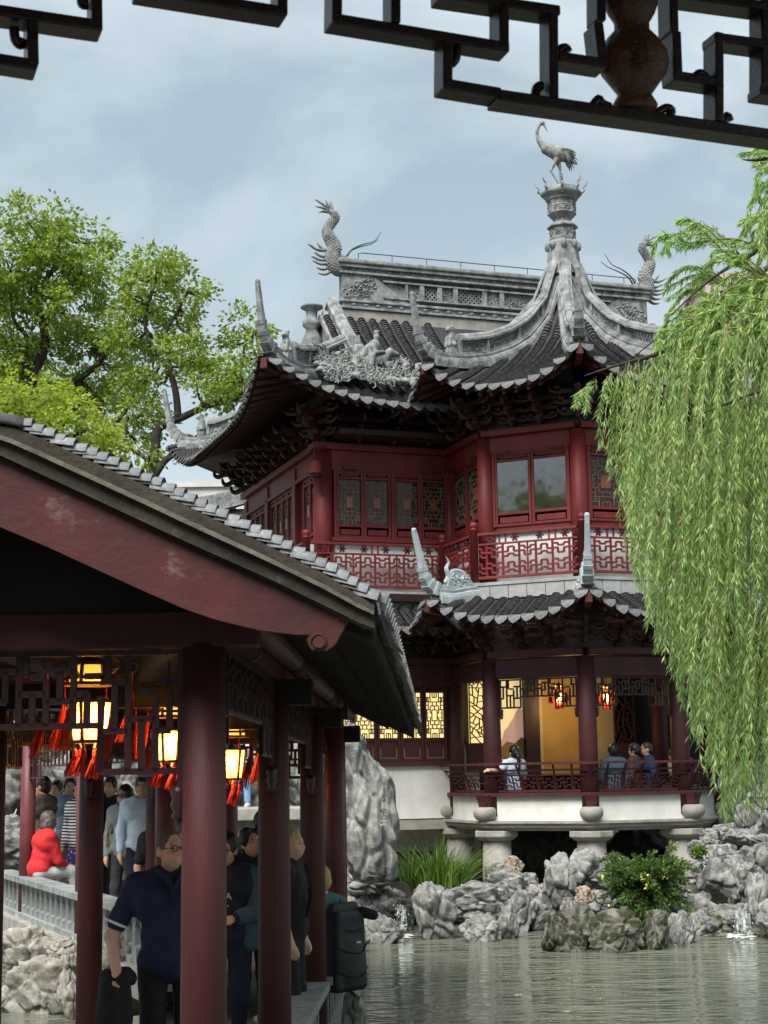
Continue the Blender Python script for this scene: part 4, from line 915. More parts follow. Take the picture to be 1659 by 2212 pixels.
for pts in ([(30, 60), (33, 84), (44, 96), (52, 88)], [(176, -5), (178, 8), (190, 10)], [(1204, 128), (1208, 108), (1222, 104), (1226, 112)], [(986, 105), (984, 128), (976, 138)], [(1156, 206), (1160, 188), (1172, 186)], [(1280, 228), (1292, 214), (1300, 224), (1318, 232)], [(1416, 246), (1436, 234), (1450, 238), (1446, 250)], [(1532, 178), (1516, 160), (1504, 162), (1500, 172)], [(1562, 268), (1570, 250), (1576, 262)], [(1640, 300), (1652, 290), (1672, 288)]):
    MB().tube(smooth_pts([Q(*p) - hl.location for p in pts], 4), .0085, 6).build('scroll_hook', 'lattice_wood', hl, True)
vp = [(42, 238), (46, 226), (40, 215), (34, 205), (48, 185), (66, 160), (73, 135), (68, 110), (52, 84), (36, 66), (36, 50), (48, 30), (56, 8), (52, -10), (40, -25), (30, -40), (30, -90)]
vc = 1368; v0 = Q(vc, 137) - hl.location; kz = (Q(vc, 137) - Q(vc, 138)).z; vs_o = MB().lathe([(w * kz, (137 - y) * kz) for w, y in vp], 28, tuple(v0), 0, .62).build('vase', 'vase_wood', hl, True)
f = MB(); relief(f, Q(vc, 137) - hl.location - LNn * .034, LD, (0, 0, 1), -LNn, .05, .06, 50, .008)
f.build('vase_carving', 'vase_wood', vs_o)['kind'] = 'stuff'
pv = thing('viewing_pavilion', 'dark timber pavilion eave sheltering the hanging lattice overhead', 'pavilion', (0, 0, 0), R(20))
MB().box((0, 2.42 - 2.6, 2.25), (7, 6.2, .14)).build('roof_board', 'brown', pv); MB().box((.9, 2.42, 2.05), (6.5, .16, .2)).build('eave_beam', 'maroon', pv)
for x, y in ((-2.3, 2.42), (3.9, 2.42), (-2.3, -2.8), (3.9, -2.8)): MB().lathe([(.11, -2.0), (.1, 2.0)], 16, (x, y, 0)).build('column', 'maroon', pv, True)
MB().box((.8, -.2, -2.15), (7, 6.0, .5)).build('floor', 'stone', pv)
# unseen hall added behind and left of the viewer to shade the corridor
bh = thing('shading_hall', 'tall hall with tiled roof rising behind the viewing pavilion', 'building', (-6.2, -3.0, -2.3), 0)
MB().box((0, 0, 3.4), (8.6, 6.0, 6.8)).build('wall', 'white', bh); MB().prism([(-5.3, 6.7), (5.3, 6.7), (4.2, 7.5), (0, 9.3), (-4.2, 7.5)], (0, -3.8, 0), (1, 0, 0), (0, 0, 1), (0, 7.6, 0)).build('roof', 'tile', bh)
for x in (-3.8, -1.3, 1.3, 3.8): MB().lathe([(.16, 0), (.15, 6.7)], 14, (x, 3.3, 0)).build('column', 'maroon', bh, True)

# ================================================================== the covered corridor on the left
CO = thing('covered_corridor', 'dark red covered corridor with a grey tiled gable roof beside the pond', 'corridor', (-.862, 7.6, 0), R(-1.9))
COM = Matrix.Translation((-.862, 7.6, 0)) @ Matrix.Rotation(R(-1.9), 4, 'Z'); COI = COM.inverted()
CW, SPN, FL = -1.90, 3.15, -2.17
def dn(l): return -.02 * max(l, 0)
def cw(x, y, Y): q = COI @ P(x, y, Y); return (q.x, q.z)
LE = 10.6
for i in range(4):
    for w in (0, CW):
        l = i * SPN; MB().lathe([(.11, FL), (.106, -.6), (.10, .62 + dn(l))], 24, (w, l, 0)).build('column', 'maroon', CO, True)
        MB().lathe([(.17, FL), (.17, FL + .05), (.13, FL + .10)], 16, (w, l, 0)).build('column_base', 'stone', CO)
# gable profiles (w, z) measured on the verge
VT = [cw(*p, 7.0) for p in ((-40, 897), (0, 893), (40, 900), (100, 925), (330, 1030), (560, 1143), (700, 1213), (810, 1283))]
VB = [cw(*p, 7.0) for p in ((0, 985), (200, 1078), (400, 1172), (600, 1262), (755, 1338), (800, 1362))]
WR = -.90                                     # ridge line
def top_z(w): w = WR + abs(w - WR); return pl(w, [p[0] for p in VT if p[0] > WR - .02], [p[1] for p in VT if p[0] > WR - .02])
def band_z(w): w = WR + abs(w - WR); return pl(w, [p[0] for p in VB], [p[1] for p in VB])
EW = VT[-1][0]                                # eave edge
ws = lin(2 * WR - EW, EW, 48)
# cement verge band, with a projecting string course
def verge(l0, l1, zt, zb, name, mat):
    m = MB(); up_ = [(w, zt(w)) for w in ws]; lo_ = [(w, zb(w)) for w in reversed(ws)]; m.prism([(a, b) for a, b in up_ + lo_], (0, l0, 0), (1, 0, 0), (0, 0, 1), (0, l1 - l0, 0)); return m.build(name, mat, CO, fix=True)
M['cement'] = pm('mossy_brown_cement', (.022, .019, .014), (.062, .053, .039), 3.5, .9, .5, 30, c3=(.10, .09, .07), wpos=.62, wscale=9, wsoft=.12)
verge(-.66, -.40, lambda w: top_z(w) - .06, lambda w: lerp(top_z(w), band_z(w), .555), 'verge_band', 'cement')
M['cement_edge'] = pm('worn_pale_cement_edge', (.08, .072, .054), (.17, .155, .12), 6, .9, .4, 40)
verge(-.72, -.42, lambda w: lerp(top_z(w), band_z(w), .56), lambda w: lerp(top_z(w), band_z(w), .66), 'string_course', 'cement_edge')
verge(-.685, -.45, lambda w: lerp(top_z(w), band_z(w), .665), lambda w: band_z(w), 'lower_course', 'cement')
# verge tiles, one by one
VTILE = MB(); rws = []
for s_, sc in ((0, 1.0), (1, .86)):
    rws.append([(s_ * .11 - .055, cos(pi * k / 8) * .056 * sc, sin(pi * k / 8) * .046 * sc) for k in range(9)])
for s_, sc in ((1, .66), (0, .80)):
    rws.append([(s_ * .11 - .055, cos(pi * k / 8) * .062 * sc, sin(pi * k / 8) * .055 * sc - .002) for k in range(9)])
VTILE.grid(rws + [rws[0]]); VTILE = VTILE.mesh('verge_tile'); VTILE.materials.append(M['tile_light']); VTILE.polygons.foreach_set('use_smooth', [True] * len(VTILE.polygons))
arc = [(w, top_z(w)) for w in lin(WR + .16, EW, 400)]; acc = 0; last = arc[0]; nxt = .0
M['verge_tile'] = pm('pale_grey_verge_tile', (.11, .115, .12), (.27, .28, .285), 20, .75, .3, 60, c3=(.08, .08, .08), wpos=.62, wscale=26, wsoft=.1, vary=.18); VTILE.materials[0] = M['verge_tile']
for q in arc:
    acc += math.hypot(q[0] - last[0], q[1] - last[1]); last = q
    if acc >= nxt:
        nxt += .054; sl = (top_z(q[0] + .02) - top_z(q[0] - .02)) / .04
        o = bpy.data.objects.new('verge_tile', VTILE); lnk(o, CO)
        o.matrix_local = Matrix.Translation((q[0], -.60 + rnd(-.006, .006), q[1] - .045 + rnd(-.003, .003))) @ Matrix.Rotation(-math.atan(sl) - R(17) + rnd(-.05, .05), 4, 'Y') @ Matrix.Rotation(pi, 4, 'Z') @ Matrix.Rotation(rnd(-.06, .06), 4, 'Z')
m = MB(); m.sweep([(w, -.60, top_z(w) - .05) for w in lin(WR - .3, WR + .18, 12)], [(cos(pi * k / 8) * .075, sin(pi * k / 8) * .06) for k in range(9)], side=(0, 1, 0)); m.build('ridge_verge_cap', 'tile', CO, True)
# main roof slab following the slope of the corridor
def slab(dz0, dz1, l0, l1, w0, w1, name, mat, n=30):
    m = MB(); wl = lin(w0, w1, n); A_ = []
    for l in (l0, l1): A_.append([(w, l, band_z(w) + dz0 + dn(l)) for w in wl]); A_.append([(w, l, band_z(w) + dz1 + dn(l)) for w in wl])
    m.grid([A_[0], A_[2]]); m.grid([A_[1], A_[3]]); m.grid([A_[0], A_[1]]); m.grid([A_[2], A_[3]]); m.grid([[r[0] for r in A_[:2]], [r[0] for r in A_[2:]]]); m.grid([[r[-1] for r in A_[:2]], [r[-1] for r in A_[2:]]]); return m.build(name, mat, CO, fix=True)
M['soffit_brick'] = pm('limewashed_soffit_brick', (.20, .18, .155), (.34, .31, .27), 5, .9, .3, 30)
slab(.004, .017, -.42, LE - .02, .02, EW - .05, 'soffit_board', 'soffit_brick')
slab(.02, .12, -.42, LE, 2 * WR - EW + .02, EW - .02, 'roof_slab', 'brown')
fcR = Face((WR, 0), (1, 0), lambda a, b: band_z(WR + a) + .13 + dn(b)); fcR.t = Vector((0, 1, 0))
tile_rows(fcR, [-.28 + k * .2 for k in range(55)], lambda b: EW - WR + .03, lambda b: .05, r=.07, step=.1, singles=True, parent=CO, drips=False)
fcL = Face((WR, 0), (-1, 0), lambda a, b: band_z(WR - a) + .13 - dn(-b) * 0 + dn(b)); fcL.t = Vector((0, 1, 0))
tile_rows(fcL, [-.28 + k * .2 for k in range(55)], lambda b: EW - WR + .03, lambda b: .05, r=.07, step=.12, singles=False, parent=CO, drips=False)
# eave end tiles: pointed drips along the right-hand edge
for k in range(78):
    l = -.62 + k * .145; o = bpy.data.objects.new('drip_tile', DRIP); lnk(o, CO); z = band_z(EW) + .09 + dn(l)
    o.matrix_local = Matrix.Translation((EW + .015 + rnd(-.012, .012), l, z)) @ Matrix.Rotation(R(90), 4, 'Z') @ Matrix.Rotation(R(rnd(-22, -2)), 4, 'X') @ Matrix.Scale(rnd(.62, .78), 4)
for k in range(54):
    l = -.55 + k * .205; MB().tube([(EW - .06, l, band_z(EW) + .15 + dn(l)), (EW + .05, l, band_z(EW) + .115 + dn(l))], .05, 8).build('eave_end_tile', 'tile_light', CO)
# rafters with flying ends
RFT = MB(); 
RFT.sweep([(0, 0, 0), (.56, 0, -.265)], [(-.03, -.03), (.03, -.03), (.03, .03), (-.03, .03)], side=(0, 1, 0)); RFT.sweep([(.34, 0, -.14), (.835, 0, -.375)], [(-.022, -.026), (.022, -.026), (.022, .026), (-.022, .026)], side=(0, 1, 0))
M['old_timber'] = pm('grey_brown_old_timber', (.022, .016, .013), (.05, .037, .03), 7, .7, .3, 30, stretch=(.4, 1, 1))
RFT = RFT.mesh('rafter_pair'); RFT.materials.append(M['old_timber'])
for k in range(72):
    l = -.38 + k * .15; o = bpy.data.objects.new('rafter', RFT); lnk(o, CO); o.location = (-.02, l, band_z(0) - .035 + dn(l))
# barge board with its scroll end
bt = [cw(*p, 6.98) for p in ((-60, 962), (0, 992), (200, 1085), (400, 1180), (600, 1270), (752, 1343))]
bb = [cw(*p, 6.98) for p in ((742, 1362), (725, 1392), (706, 1406), (684, 1406), (668, 1396), (664, 1382), (672, 1372), (640, 1372), (560, 1362), (470, 1340), (400, 1316), (300, 1272), (200, 1226), (100, 1180), (0, 1138), (-60, 1112))]
RWm = bt[0][0]
for s in (1, -1):
    pts = [(p[0] if s == 1 else 2 * RWm - p[0], p[1]) for p in bt + bb]
    if s == -1: pts.reverse()
    m = MB(); m.prism(pts, (0, -.64, 0), (1, 0, 0), (0, 0, 1), (0, .05, 0)); bg_ = m.build('barge_board', 'red_old', CO, fix=True)
    if s == 1:
        c = cw(690, 1388, 6.96); sp = [(c[0] + .042 * (1 - t * .028) * cos(-2.2 - t * .42), -.645, c[1] + .042 * (1 - t * .028) * sin(-2.2 - t * .42)) for t in range(28)]
        MB().tube(sp, .006, 5).build('scroll_line', 'red_old', bg_)
        MB().tube([(c[0], -.64, c[1]), (c[0], -.655, c[1])], .026, 14).build('scroll_eye', 'red_old', bg_)
# gable boarding, cross beam, plaque
M['gable_shade'] = pm('shaded_gable_boarding', (.020, .008, .010), (.034, .013, .015), 3, .5, .1, 20)  # shade of the recessed gable is put into this near-black colour
m = MB(); m.prism([(w, band_z(w) + .03) for w in ws if abs(w - WR) < .95] + [(.05, .62), (2 * WR - .05, .62)], (0, .04, 0), (1, 0, 0), (0, 0, 1), (0, .05, 0)); m.build('gable_board', 'gable_shade', CO, fix=True)
MB().bar((2 * WR - .3, 0, .69), (.26, 0, .69), .18, .17).build('cross_beam', 'maroon', CO, bevel=.01)
p = COI @ P(38, 1366, 7.58); MB().box(tuple(p), (.095, .02, .075)).build('plaque', 'red', CO)
for i in range(4):
    l = i * SPN
    if i:
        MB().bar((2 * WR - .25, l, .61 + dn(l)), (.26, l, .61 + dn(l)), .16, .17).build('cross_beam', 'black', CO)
    for w in (0, CW):
        if i < 3:
            MB().bar((w, l, .77 + dn(l)), (w, l + SPN, .77 + dn(l + SPN)), .14, .16).build('eave_beam', 'maroon', CO)
            MB().tube([(w * 1.14 + (.13 if w == 0 else 0), l - (.4 if i == 0 else 0), .83 + dn(l)), (w * 1.14 + (.13 if w == 0 else 0), l + SPN, .83 + dn(l + SPN))], .075, 14).build('purlin', 'maroon', CO, True)
MB().bar((2 * WR - .1, 9.45 + .0, .9), (.1, 9.45, .9), .1, .5).build('end_board', 'black', CO)
for i in range(3):
    l = i * SPN; hk = MB(); hk.tube(smooth_pts([(.17, l + .6, .72), (.2, l + .6, .62), (.15, l + .62, .58)], 3), .008, 5); hk.build('eave_hook', 'iron', CO)
# lattice valances
M['maroon_shade'] = pm('shaded_valance_lacquer', (.026, .0085, .0105), (.045, .013, .015), 5, .4)  # darker copy of maroon, shade under the beams put into the colour
def valance(a, b, zt, zb, seed, name='lattice_valance', mat='maroon_shade', th=.02, leg=.16):
    a = Vector(a); b = Vector(b); d = b - a; L_ = d.length; e = d / L_; m = MB(); H_ = zt - zb; rs = random.Random(seed)
    def B(x0, z0, x1, z1, t=th): m.bar(a + e * x0 + Vector((0, 0, zb + z0)), a + e * x1 + Vector((0, 0, zb + z1)), t, .03)
    fr = MB(); nrm = e.cross(Vector((0, 0, 1)))
    for x in (.012, L_ - .012): fr.bar(a + e * x + Vector((0, 0, zb - leg)), a + e * x + Vector((0, 0, zt)), .026, .034, nrm)
    fr.bar(a + e * .02 + Vector((0, 0, zt - .012)), b - e * .02 + Vector((0, 0, zt - .012)), .034, .026)
    root = fr.build(name, mat, CO)
    dp = lambda x: H_ * (.62 + .38 * (abs(2 * x / L_ - 1) ** 1.0 > .52)) if L_ > 1 else H_ * (.75 + .25 * (abs(2 * x / L_ - 1) > .5))
    n = max(4, round(L_ / .135)); cwid = L_ / n
    for i in range(n):
        x = i * cwid; h0 = H_ - dp(x + cwid / 2)
        if i: B(x, h0 - 0, x, H_ - .02 if i % 2 else lerp(h0, H_, .62))
        B(x, h0, x + cwid, h0)
        y1 = lerp(h0, H_, .33 + .1 * (i % 2)); y2 = lerp(h0, H_, .66 + .08 * ((i + 1) % 2))
        B(x, y1, x + cwid * (1 if i % 3 else .55), y1); B(x + cwid * (.4 if i % 2 else 0), y2, x + cwid, y2)
        B(x + cwid * .5, h0 if i % 2 else y1, x + cwid * .5, y1 if i % 2 else y2)
        if i % 3 == 1: B(x + cwid * .25, y2, x + cwid * .25, H_ - .02)
        nx = H_ - dp(x + cwid * 1.5)
        if i < n - 1 and abs(nx - h0) > .01: B(x + cwid, h0, x + cwid, nx)
    m.build('lattice', mat, root)
    for s, x in ((1, .02), (-1, L_ - .02)):
        q = a + e * x + Vector((0, 0, zb - leg)); k = MB(); k.lathe([(.03, .09), (.04, .06), (.03, .03), (.04, 0), (.025, -.03), (.035, -.05), (.01, -.08)], 8, tuple(q)); k.build('pendant', mat, root, True)
    return root
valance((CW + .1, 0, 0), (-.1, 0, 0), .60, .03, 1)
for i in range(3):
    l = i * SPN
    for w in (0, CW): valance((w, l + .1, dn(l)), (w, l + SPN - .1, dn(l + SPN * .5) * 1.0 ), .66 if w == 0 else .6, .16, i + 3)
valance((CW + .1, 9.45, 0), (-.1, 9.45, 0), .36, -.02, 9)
# floor and low seats
MB().box((-.95, 4.4, FL - .25), (2.3, 12.6, .5)).build('floor', 'stone', CO)
def seat(w, l0, l1):
    s = MB().box((w, (l0 + l1) / 2, FL + .44), (.30, l1 - l0, .07)).build('seat_slab', 'brickstone', CO, bevel=.01)
    for k in range(int((l1 - l0) / .34) + 1):
        l = l0 + .1 + k * .34
        if l < l1 - .05: MB().box((w, l, FL + .2), (.16, .09, .41)).build('seat_leg', 'brickstone', CO)
for i in range(3):
    seat(0, i * SPN + .14, i * SPN + SPN - .14)
# ================================================================== lanterns
M['paper'] = bpy.data.materials.new('lantern_paper'); M['paper'].use_nodes = True
def _paper(m):
    nt = m.node_tree; N = nt.nodes.new; L = nt.links.new; out = nt.nodes['Material Output']; b = nt.nodes['Principled BSDF']
    b.inputs['Base Color'].default_value = (.8, .52, .2, 1); b.inputs['Emission Color'].default_value = (1, .50, .10, 1); b.inputs['Emission Strength'].default_value = .3
    t = N('ShaderNodeBsdfTranslucent'); t.inputs['Color'].default_value = (1.0, .62, .22, 1); mx = N('ShaderNodeMixShader'); mx.inputs[0].default_value = .6; L(b.outputs[0], mx.inputs[1]); L(t.outputs[0], mx.inputs[2]); L(mx.outputs[0], out.inputs['Surface'])
_paper(M['paper'])
M['tassel'] = pm('red_silk_tassel', (.34, .014, .009), (.58, .032, .014), 9, .55)
M['tassel_o'] = pm('orange_red_silk_tassel', (.46, .032, .010), (.66, .06, .016), 9, .55)
M['gilt'] = pm('dark_gilt_wood', (.05, .022, .008), (.16, .08, .02), 12, .4)
def tassel(root, p, ln, sway, mat, cord=.12, n=22, w=.03):
    p = Vector(p); m = MB(); k0 = p - Vector((0, 0, cord))
    c = MB(); c.tube([p, k0], .004, 4); c.lathe([(.005, .02), (.014, .0), (.017, -.03), (.013, -.05)], 8, tuple(k0)); o = c.build('tassel_cord', mat, root)
    for i in range(n):
        a = rnd(0, 6.28); r = w * math.sqrt(rnd(0, 1)); e = k0 + Vector((cos(a) * r, sin(a) * r, -.05)) * 1.0; L_ = ln * rnd(.85, 1.05)
        pts = [k0 + Vector((cos(a) * r * .3, sin(a) * r * .3, -.03)), k0 + Vector((cos(a) * r * .8, sin(a) * r * .8, -L_ * .5)) + Vector(sway) * .35, k0 + Vector((cos(a) * r * 1.5, sin(a) * r * 1.5, -L_)) + Vector(sway)]
        m.tube(pts, [.005, .0045, .003], 4)
    m.build('tassel', mat, root)
def lantern(loc, label, sc=1.0, seed=1, power=12, sway=(-.06, 0, .01), rz=.3):
    random.seed(seed); t = thing('palace_lantern', label, 'lantern', loc, rz, 'hexagonal palace lanterns')
    H6 = lambda r, k, z: Vector((r * sc * cos(k * pi / 3), r * sc * sin(k * pi / 3), z * sc))
    f = MB()
    for r, z in ((.125, .29), (.14, .05), (.145, .20), (.175, .16), (.11, -.205)): f.sweep([H6(r, k, z) for k in range(7)], [(-.008, -.010), (.008, -.010), (.008, .010), (-.008, .010)])
    for k in range(6):
        f.bar(H6(.14, k, .05), H6(.108, k, -.21), .018, .018); f.bar(H6(.125, k, .29), H6(.145, k, .16), .018, .018); f.bar(H6(.145, k, .19), H6(.26, k, .24), .014, .02)
        f.tube(smooth_pts([H6(.25, k, .235), H6(.29, k, .25), H6(.30, k, .29), H6(.27, k, .30)], 3), .009 * sc, 5)
        f.bar(H6(.11, k, -.21), H6(.08, k, -.25), .014, .014)
    f.tube([(0, 0, .29 * sc), (0, 0, .62 * sc)], .007, 6); f.lathe([(.13 * sc, .285 * sc), (.05 * sc, .33 * sc), (.02 * sc, .36 * sc)], 6); f.build('frame', 'gilt', t)
    for k in range(6):
        a, b, c, d = H6(.107, k, -.20), H6(.107, k + 1, -.20), H6(.137, k + 1, .045), H6(.137, k, .045); m = MB(); m.add([a, b, c, d], [(0, 1, 2, 3)]); m.build('paper_panel', 'paper', t)
        a, b, c, d = H6(.142, k, .165), H6(.142, k + 1, .165), H6(.123, k + 1, .285), H6(.123, k, .285); m = MB(); m.add([a, b, c, d], [(0, 1, 2, 3)]); m.build('paper_panel', 'paper', t)
        g = MB(); e0, e1 = H6(.112, k, -.2), H6(.14, k, .04); dd = (e1 - e0)
        for j in range(7): q = e0 + dd * ((j + .5) / 7) * 1.0; g.lathe([(0, -.012), (.012, -.006), (.012, .006), (0, .012)], 6, tuple(q * 1.03))
        g.build('carved_edge', 'gilt', t)
        tassel(t, H6(.27, k, .24), rnd(.30, .36) * sc, (sway[0] * rnd(.6, 1.3), sway[1], 0), 'tassel' if k % 2 else 'tassel_o', cord=rnd(.08, .22) * sc, n=26)
        tassel(t, H6(.09, k, -.24), rnd(.14, .18) * sc, (sway[0] * .6, 0, 0), 'tassel_o' if k % 2 else 'tassel', cord=.02, n=16, w=.022)
    ld = bpy.data.lights.new('lantern_bulb', 'POINT'); ld.energy = power; ld.color = (1, .66, .28); ld.shadow_soft_size = .035; lo = bpy.data.objects.new('lantern_bulb', ld); lnk(lo, t); lo.location = (0, 0, -.06)
    return t
def cz(w, l, z): return COM @ Vector((w, l, z + dn(l)))
lantern(cz(-.95, 1.85, .44), 'large glowing palace lantern nearest in the corridor, with long red tassels', .92, 3)
lantern(cz(-.95, 4.6, .40), 'glowing palace lantern just left of the thick front column', .92, 8)
lantern(cz(-.92, 7.9, .36), 'yellow palace lantern seen between the first two right-hand columns', 1.1, 12)
# ================================================================== limestone
def rock_mat(name, c1, c2, dark, moss=None):
    m = bpy.data.materials.new(name); m.use_nodes = True; nt = m.node_tree; N = nt.nodes.new; L = nt.links.new; b = nt.nodes['Principled BSDF']; b.inputs['Roughness'].default_value = .85; b.inputs['Specular IOR Level'].default_value = .25
    tc = N('ShaderNodeTexCoord'); oi = N('ShaderNodeObjectInfo'); ad = N('ShaderNodeVectorMath'); ad.operation = 'ADD'; L(tc.outputs['Object'], ad.inputs[0]); L(oi.outputs['Location'], ad.inputs[1])
    n = N('ShaderNodeTexNoise'); n.inputs['Scale'].default_value = 1.5; n.inputs['Detail'].default_value = 10; n.inputs['Roughness'].default_value = .65; n.inputs['Distortion'].default_value = 1.2; L(ad.outputs[0], n.inputs['Vector'])
    r = N('ShaderNodeValToRGB'); r.color_ramp.elements[0].position = .38; r.color_ramp.elements[1].position = .62; r.color_ramp.elements[0].color = c1 + (1,); r.color_ramp.elements[1].color = c2 + (1,); L(n.outputs['Fac'], r.inputs['Fac'])
    # veins
    w = N('ShaderNodeTexNoise'); w.inputs['Scale'].default_value = 3.2; w.inputs['Detail'].default_value = 5; w.inputs['Distortion'].default_value = 2.4; L(ad.outputs[0], w.inputs['Vector'])
    rv = N('ShaderNodeValToRGB'); e = rv.color_ramp.elements; e[0].position = .47; e[0].color = (0, 0, 0, 1); e[1].position = .53; e[1].color = (0, 0, 0, 1); q = e.new(.5); q.color = (1, 1, 1, 1); L(w.outputs['Fac'], rv.inputs['Fac'])
    mx = N('ShaderNodeMix'); mx.data_type = 'RGBA'; vm = N('ShaderNodeMath'); vm.operation = 'MULTIPLY'; vm.inputs[1].default_value = .45; L(rv.outputs['Color'], vm.inputs[0]); L(vm.outputs[0], mx.inputs['Factor']); L(r.outputs['Color'], mx.inputs['A']); mx.inputs['B'].default_value = dark + (1,)
    col = mx.outputs['Result']
    if moss:
        nm = N('ShaderNodeTexNoise'); nm.inputs['Scale'].default_value = 2.6; nm.inputs['Detail'].default_value = 6; L(ad.outputs[0], nm.inputs['Vector']); rm = N('ShaderNodeValToRGB'); rm.color_ramp.elements[0].position = .44; rm.color_ramp.elements[1].position = .58; L(nm.outputs['Fac'], rm.inputs['Fac'])
        m2 = N('ShaderNodeMix'); m2.data_type = 'RGBA'; L(rm.outputs['Color'], m2.inputs['Factor']); L(col, m2.inputs['A']); m2.inputs['B'].default_value = moss + (1,); col = m2.outputs['Result']
    L(col, b.inputs['Base Color'])
    nb = N('ShaderNodeTexNoise'); nb.inputs['Scale'].default_value = 9; nb.inputs['Detail'].default_value = 8; nb.inputs['Roughness'].default_value = .65; L(ad.outputs[0], nb.inputs['Vector'])
    bp = N('ShaderNodeBump'); bp.inputs['Strength'].default_value = .4; bp.inputs['Distance'].default_value = .04; L(nb.outputs['Fac'], bp.inputs['Height']); L(bp.outputs[0], b.inputs['Normal']); return m
M['rock'] = rock_mat('grey_limestone', (.095, .095, .09), (.36, .353, .33), (.05, .05, .048))
M['rock_w'] = rock_mat('pale_limestone', (.19, .178, .15), (.44, .42, .365), (.12, .11, .09))
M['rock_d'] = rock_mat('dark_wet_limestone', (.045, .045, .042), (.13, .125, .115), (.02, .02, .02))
M['rock_m'] = rock_mat('mossy_wet_limestone', (.07, .068, .055), (.22, .21, .18), (.03, .03, .03), (.035, .042, .014))
M['rock_o'] = rock_mat('ochre_limestone', (.24, .17, .11), (.50, .42, .34), (.14, .10, .07))
import bmesh
_ico = {}
def ico(sub):
    if sub not in _ico:
        bm = bmesh.new(); bmesh.ops.create_icosphere(bm, subdivisions=sub, radius=1); _ico[sub] = (np.array([v.co[:] for v in bm.verts]), np.array([[v.index for v in f.verts] for f in bm.faces])); bm.free()
    return _ico[sub]
def rock_mesh(seed, kind=0, sub=5):
    """a faceted block: random planes cut a stone, then clefts, solution pits and fluting are worn into it"""
    v, f = ico(sub); out = np.empty_like(v); off = Vector((seed * 7.31, seed * 3.17, seed * 1.93)); rs = random.Random(seed * 13 + 1); pls = []
    for _ in range(17):
        n_ = Vector((rs.gauss(0, 1), rs.gauss(0, 1), rs.gauss(0, .8))).normalized(); pls.append((n_, rs.uniform(.62, 1.0)))
    for n_ in ((1, 0, 0), (-1, 0, 0), (0, 1, 0), (0, -1, 0), (0, 0, 1), (0, 0, -1)): pls.append((Vector(n_), 1.0))
    for i, p in enumerate(v):
        p = Vector(p); w = Vector((noise.noise(p * 1.6 + off), noise.noise(p * 1.6 - off), noise.noise(p * 1.6 + off * 2))) * .22; pd = (p + w).normalized(); r = 2.0
        for n_, d_ in pls:
            c = n_.dot(pd)
            if c > .05: r = min(r, d_ / c)
        q = p * min(r, 1.35)
        vr = noise.voronoi(q * 1.25 + off)[0]; cl = max(0, 1 - (vr[1] - vr[0]) * 6)                       # deep clefts between lobes
        s3 = Vector((q.x * 2.6, q.y * 2.6, q.z * (.9 if kind == 1 else 2.2))) + off; fl = abs(noise.noise(s3)); fl2 = abs(noise.noise(s3 * 2.3))
        pv_ = noise.voronoi(q * 2.6 + off * 1.7)[0][0]; pit = max(0, .26 - pv_) / .26 if (kind == 2 or noise.noise(q * 1.2 + off) > .15) else 0
        out[i] = q * (1 - .22 * cl ** 1.5 + .14 * fl + .05 * fl2 - .13 * pit ** .7 + .02 * noise.noise(q * 9 + off))
    out /= np.abs(out).max(0); me = bpy.data.meshes.new('rock')
    me.vertices.add(len(v)); me.vertices.foreach_set('co', out.astype(np.float32).ravel()); me.loops.add(f.size); me.loops.foreach_set('vertex_index', f.astype(np.int32).ravel()); me.polygons.add(len(f)); me.polygons.foreach_set('loop_start', np.arange(0, f.size, 3, dtype=np.int32)); me.polygons.foreach_set('loop_total', np.full(len(f), 3, np.int32)); me.polygons.foreach_set('use_smooth', np.ones(len(f), bool)); me.update(calc_edges=True)
    return me
RK = [rock_mesh(s, s % 3, 5) for s in range(1, 14)]
_rm = {}
def rock(x, y, w, h, Y, mat='rock', seed=None, dep=None, label='', cat='rock', group='rockery stones', rz=None, name='limestone_rock', tilt=0):
    """x,y: centre as measured; w,h: apparent size in the same units, at distance Y"""
    c = P(x, y, Y); k = Y / FPX; seed = seed if seed is not None else random.choice([q for q in range(len(RK)) if (q % 3 != 0) or h > w * 1.25]); key = (seed % len(RK), mat)
    if key not in _rm: me = RK[key[0]].copy(); me.materials.append(M[mat]); _rm[key] = me
    o = bpy.data.objects.new(name, _rm[key]); lnk(o); sx, sz = w * k / 2, h * k / 2; sy = dep / 2 if dep else (sx + sz) / 2 * rnd(.9, 1.2)
    
    if c.z - sz < WATER + .2: top_ = c.z + sz; c.z = (top_ + WATER - .12) / 2; sz = (top_ - WATER + .12) / 2
    o.location = c + Vector((0, sy * .3, 0)); o.scale = (sx * 1.2, sy, sz * 1.06); o.rotation_euler = (rnd(-.12, .12), tilt + rnd(-.12, .12), rz if rz is not None else rnd(-.5, .5)); tag(o, label, cat, group); return o
random.seed(77)
def bx_(cx, cy): return 743 + cx * .552, 1641.6 + cy * .552
def Yw(y): return -WATER * FPX / (y - 1672)
ZONES = {'L': 'grey limestone block below the tall standing rock, left of the tower', 'C': 'weathered limestone in the rockery between the grass clump and the shrub', 'M': 'mossy wet boulder at the waterline under the shrub', 'R': 'craggy pale limestone right of the shrub, by the big waterfall', 'D': 'dark limestone deep in the grotto under the tower'}
_zc = {}
def zr(z, cx, cy, w, h, Y=None, mat='rock', lab=None, **k):
    x, y = bx_(cx, cy); w *= .552; h *= .552; Yb = Yw(y + h / 2) if y + h / 2 > 1985 else 25.2
    o = rock(x, y, w, h, Y or min(Yb, 25.5), mat, label=lab or ZONES[z], group={'L': 'rocks by the standing stone', 'C': 'central rockery stones', 'M': 'mossy waterline boulders', 'R': 'right rockery stones', 'D': 'grotto stones'}[z], **k); return o
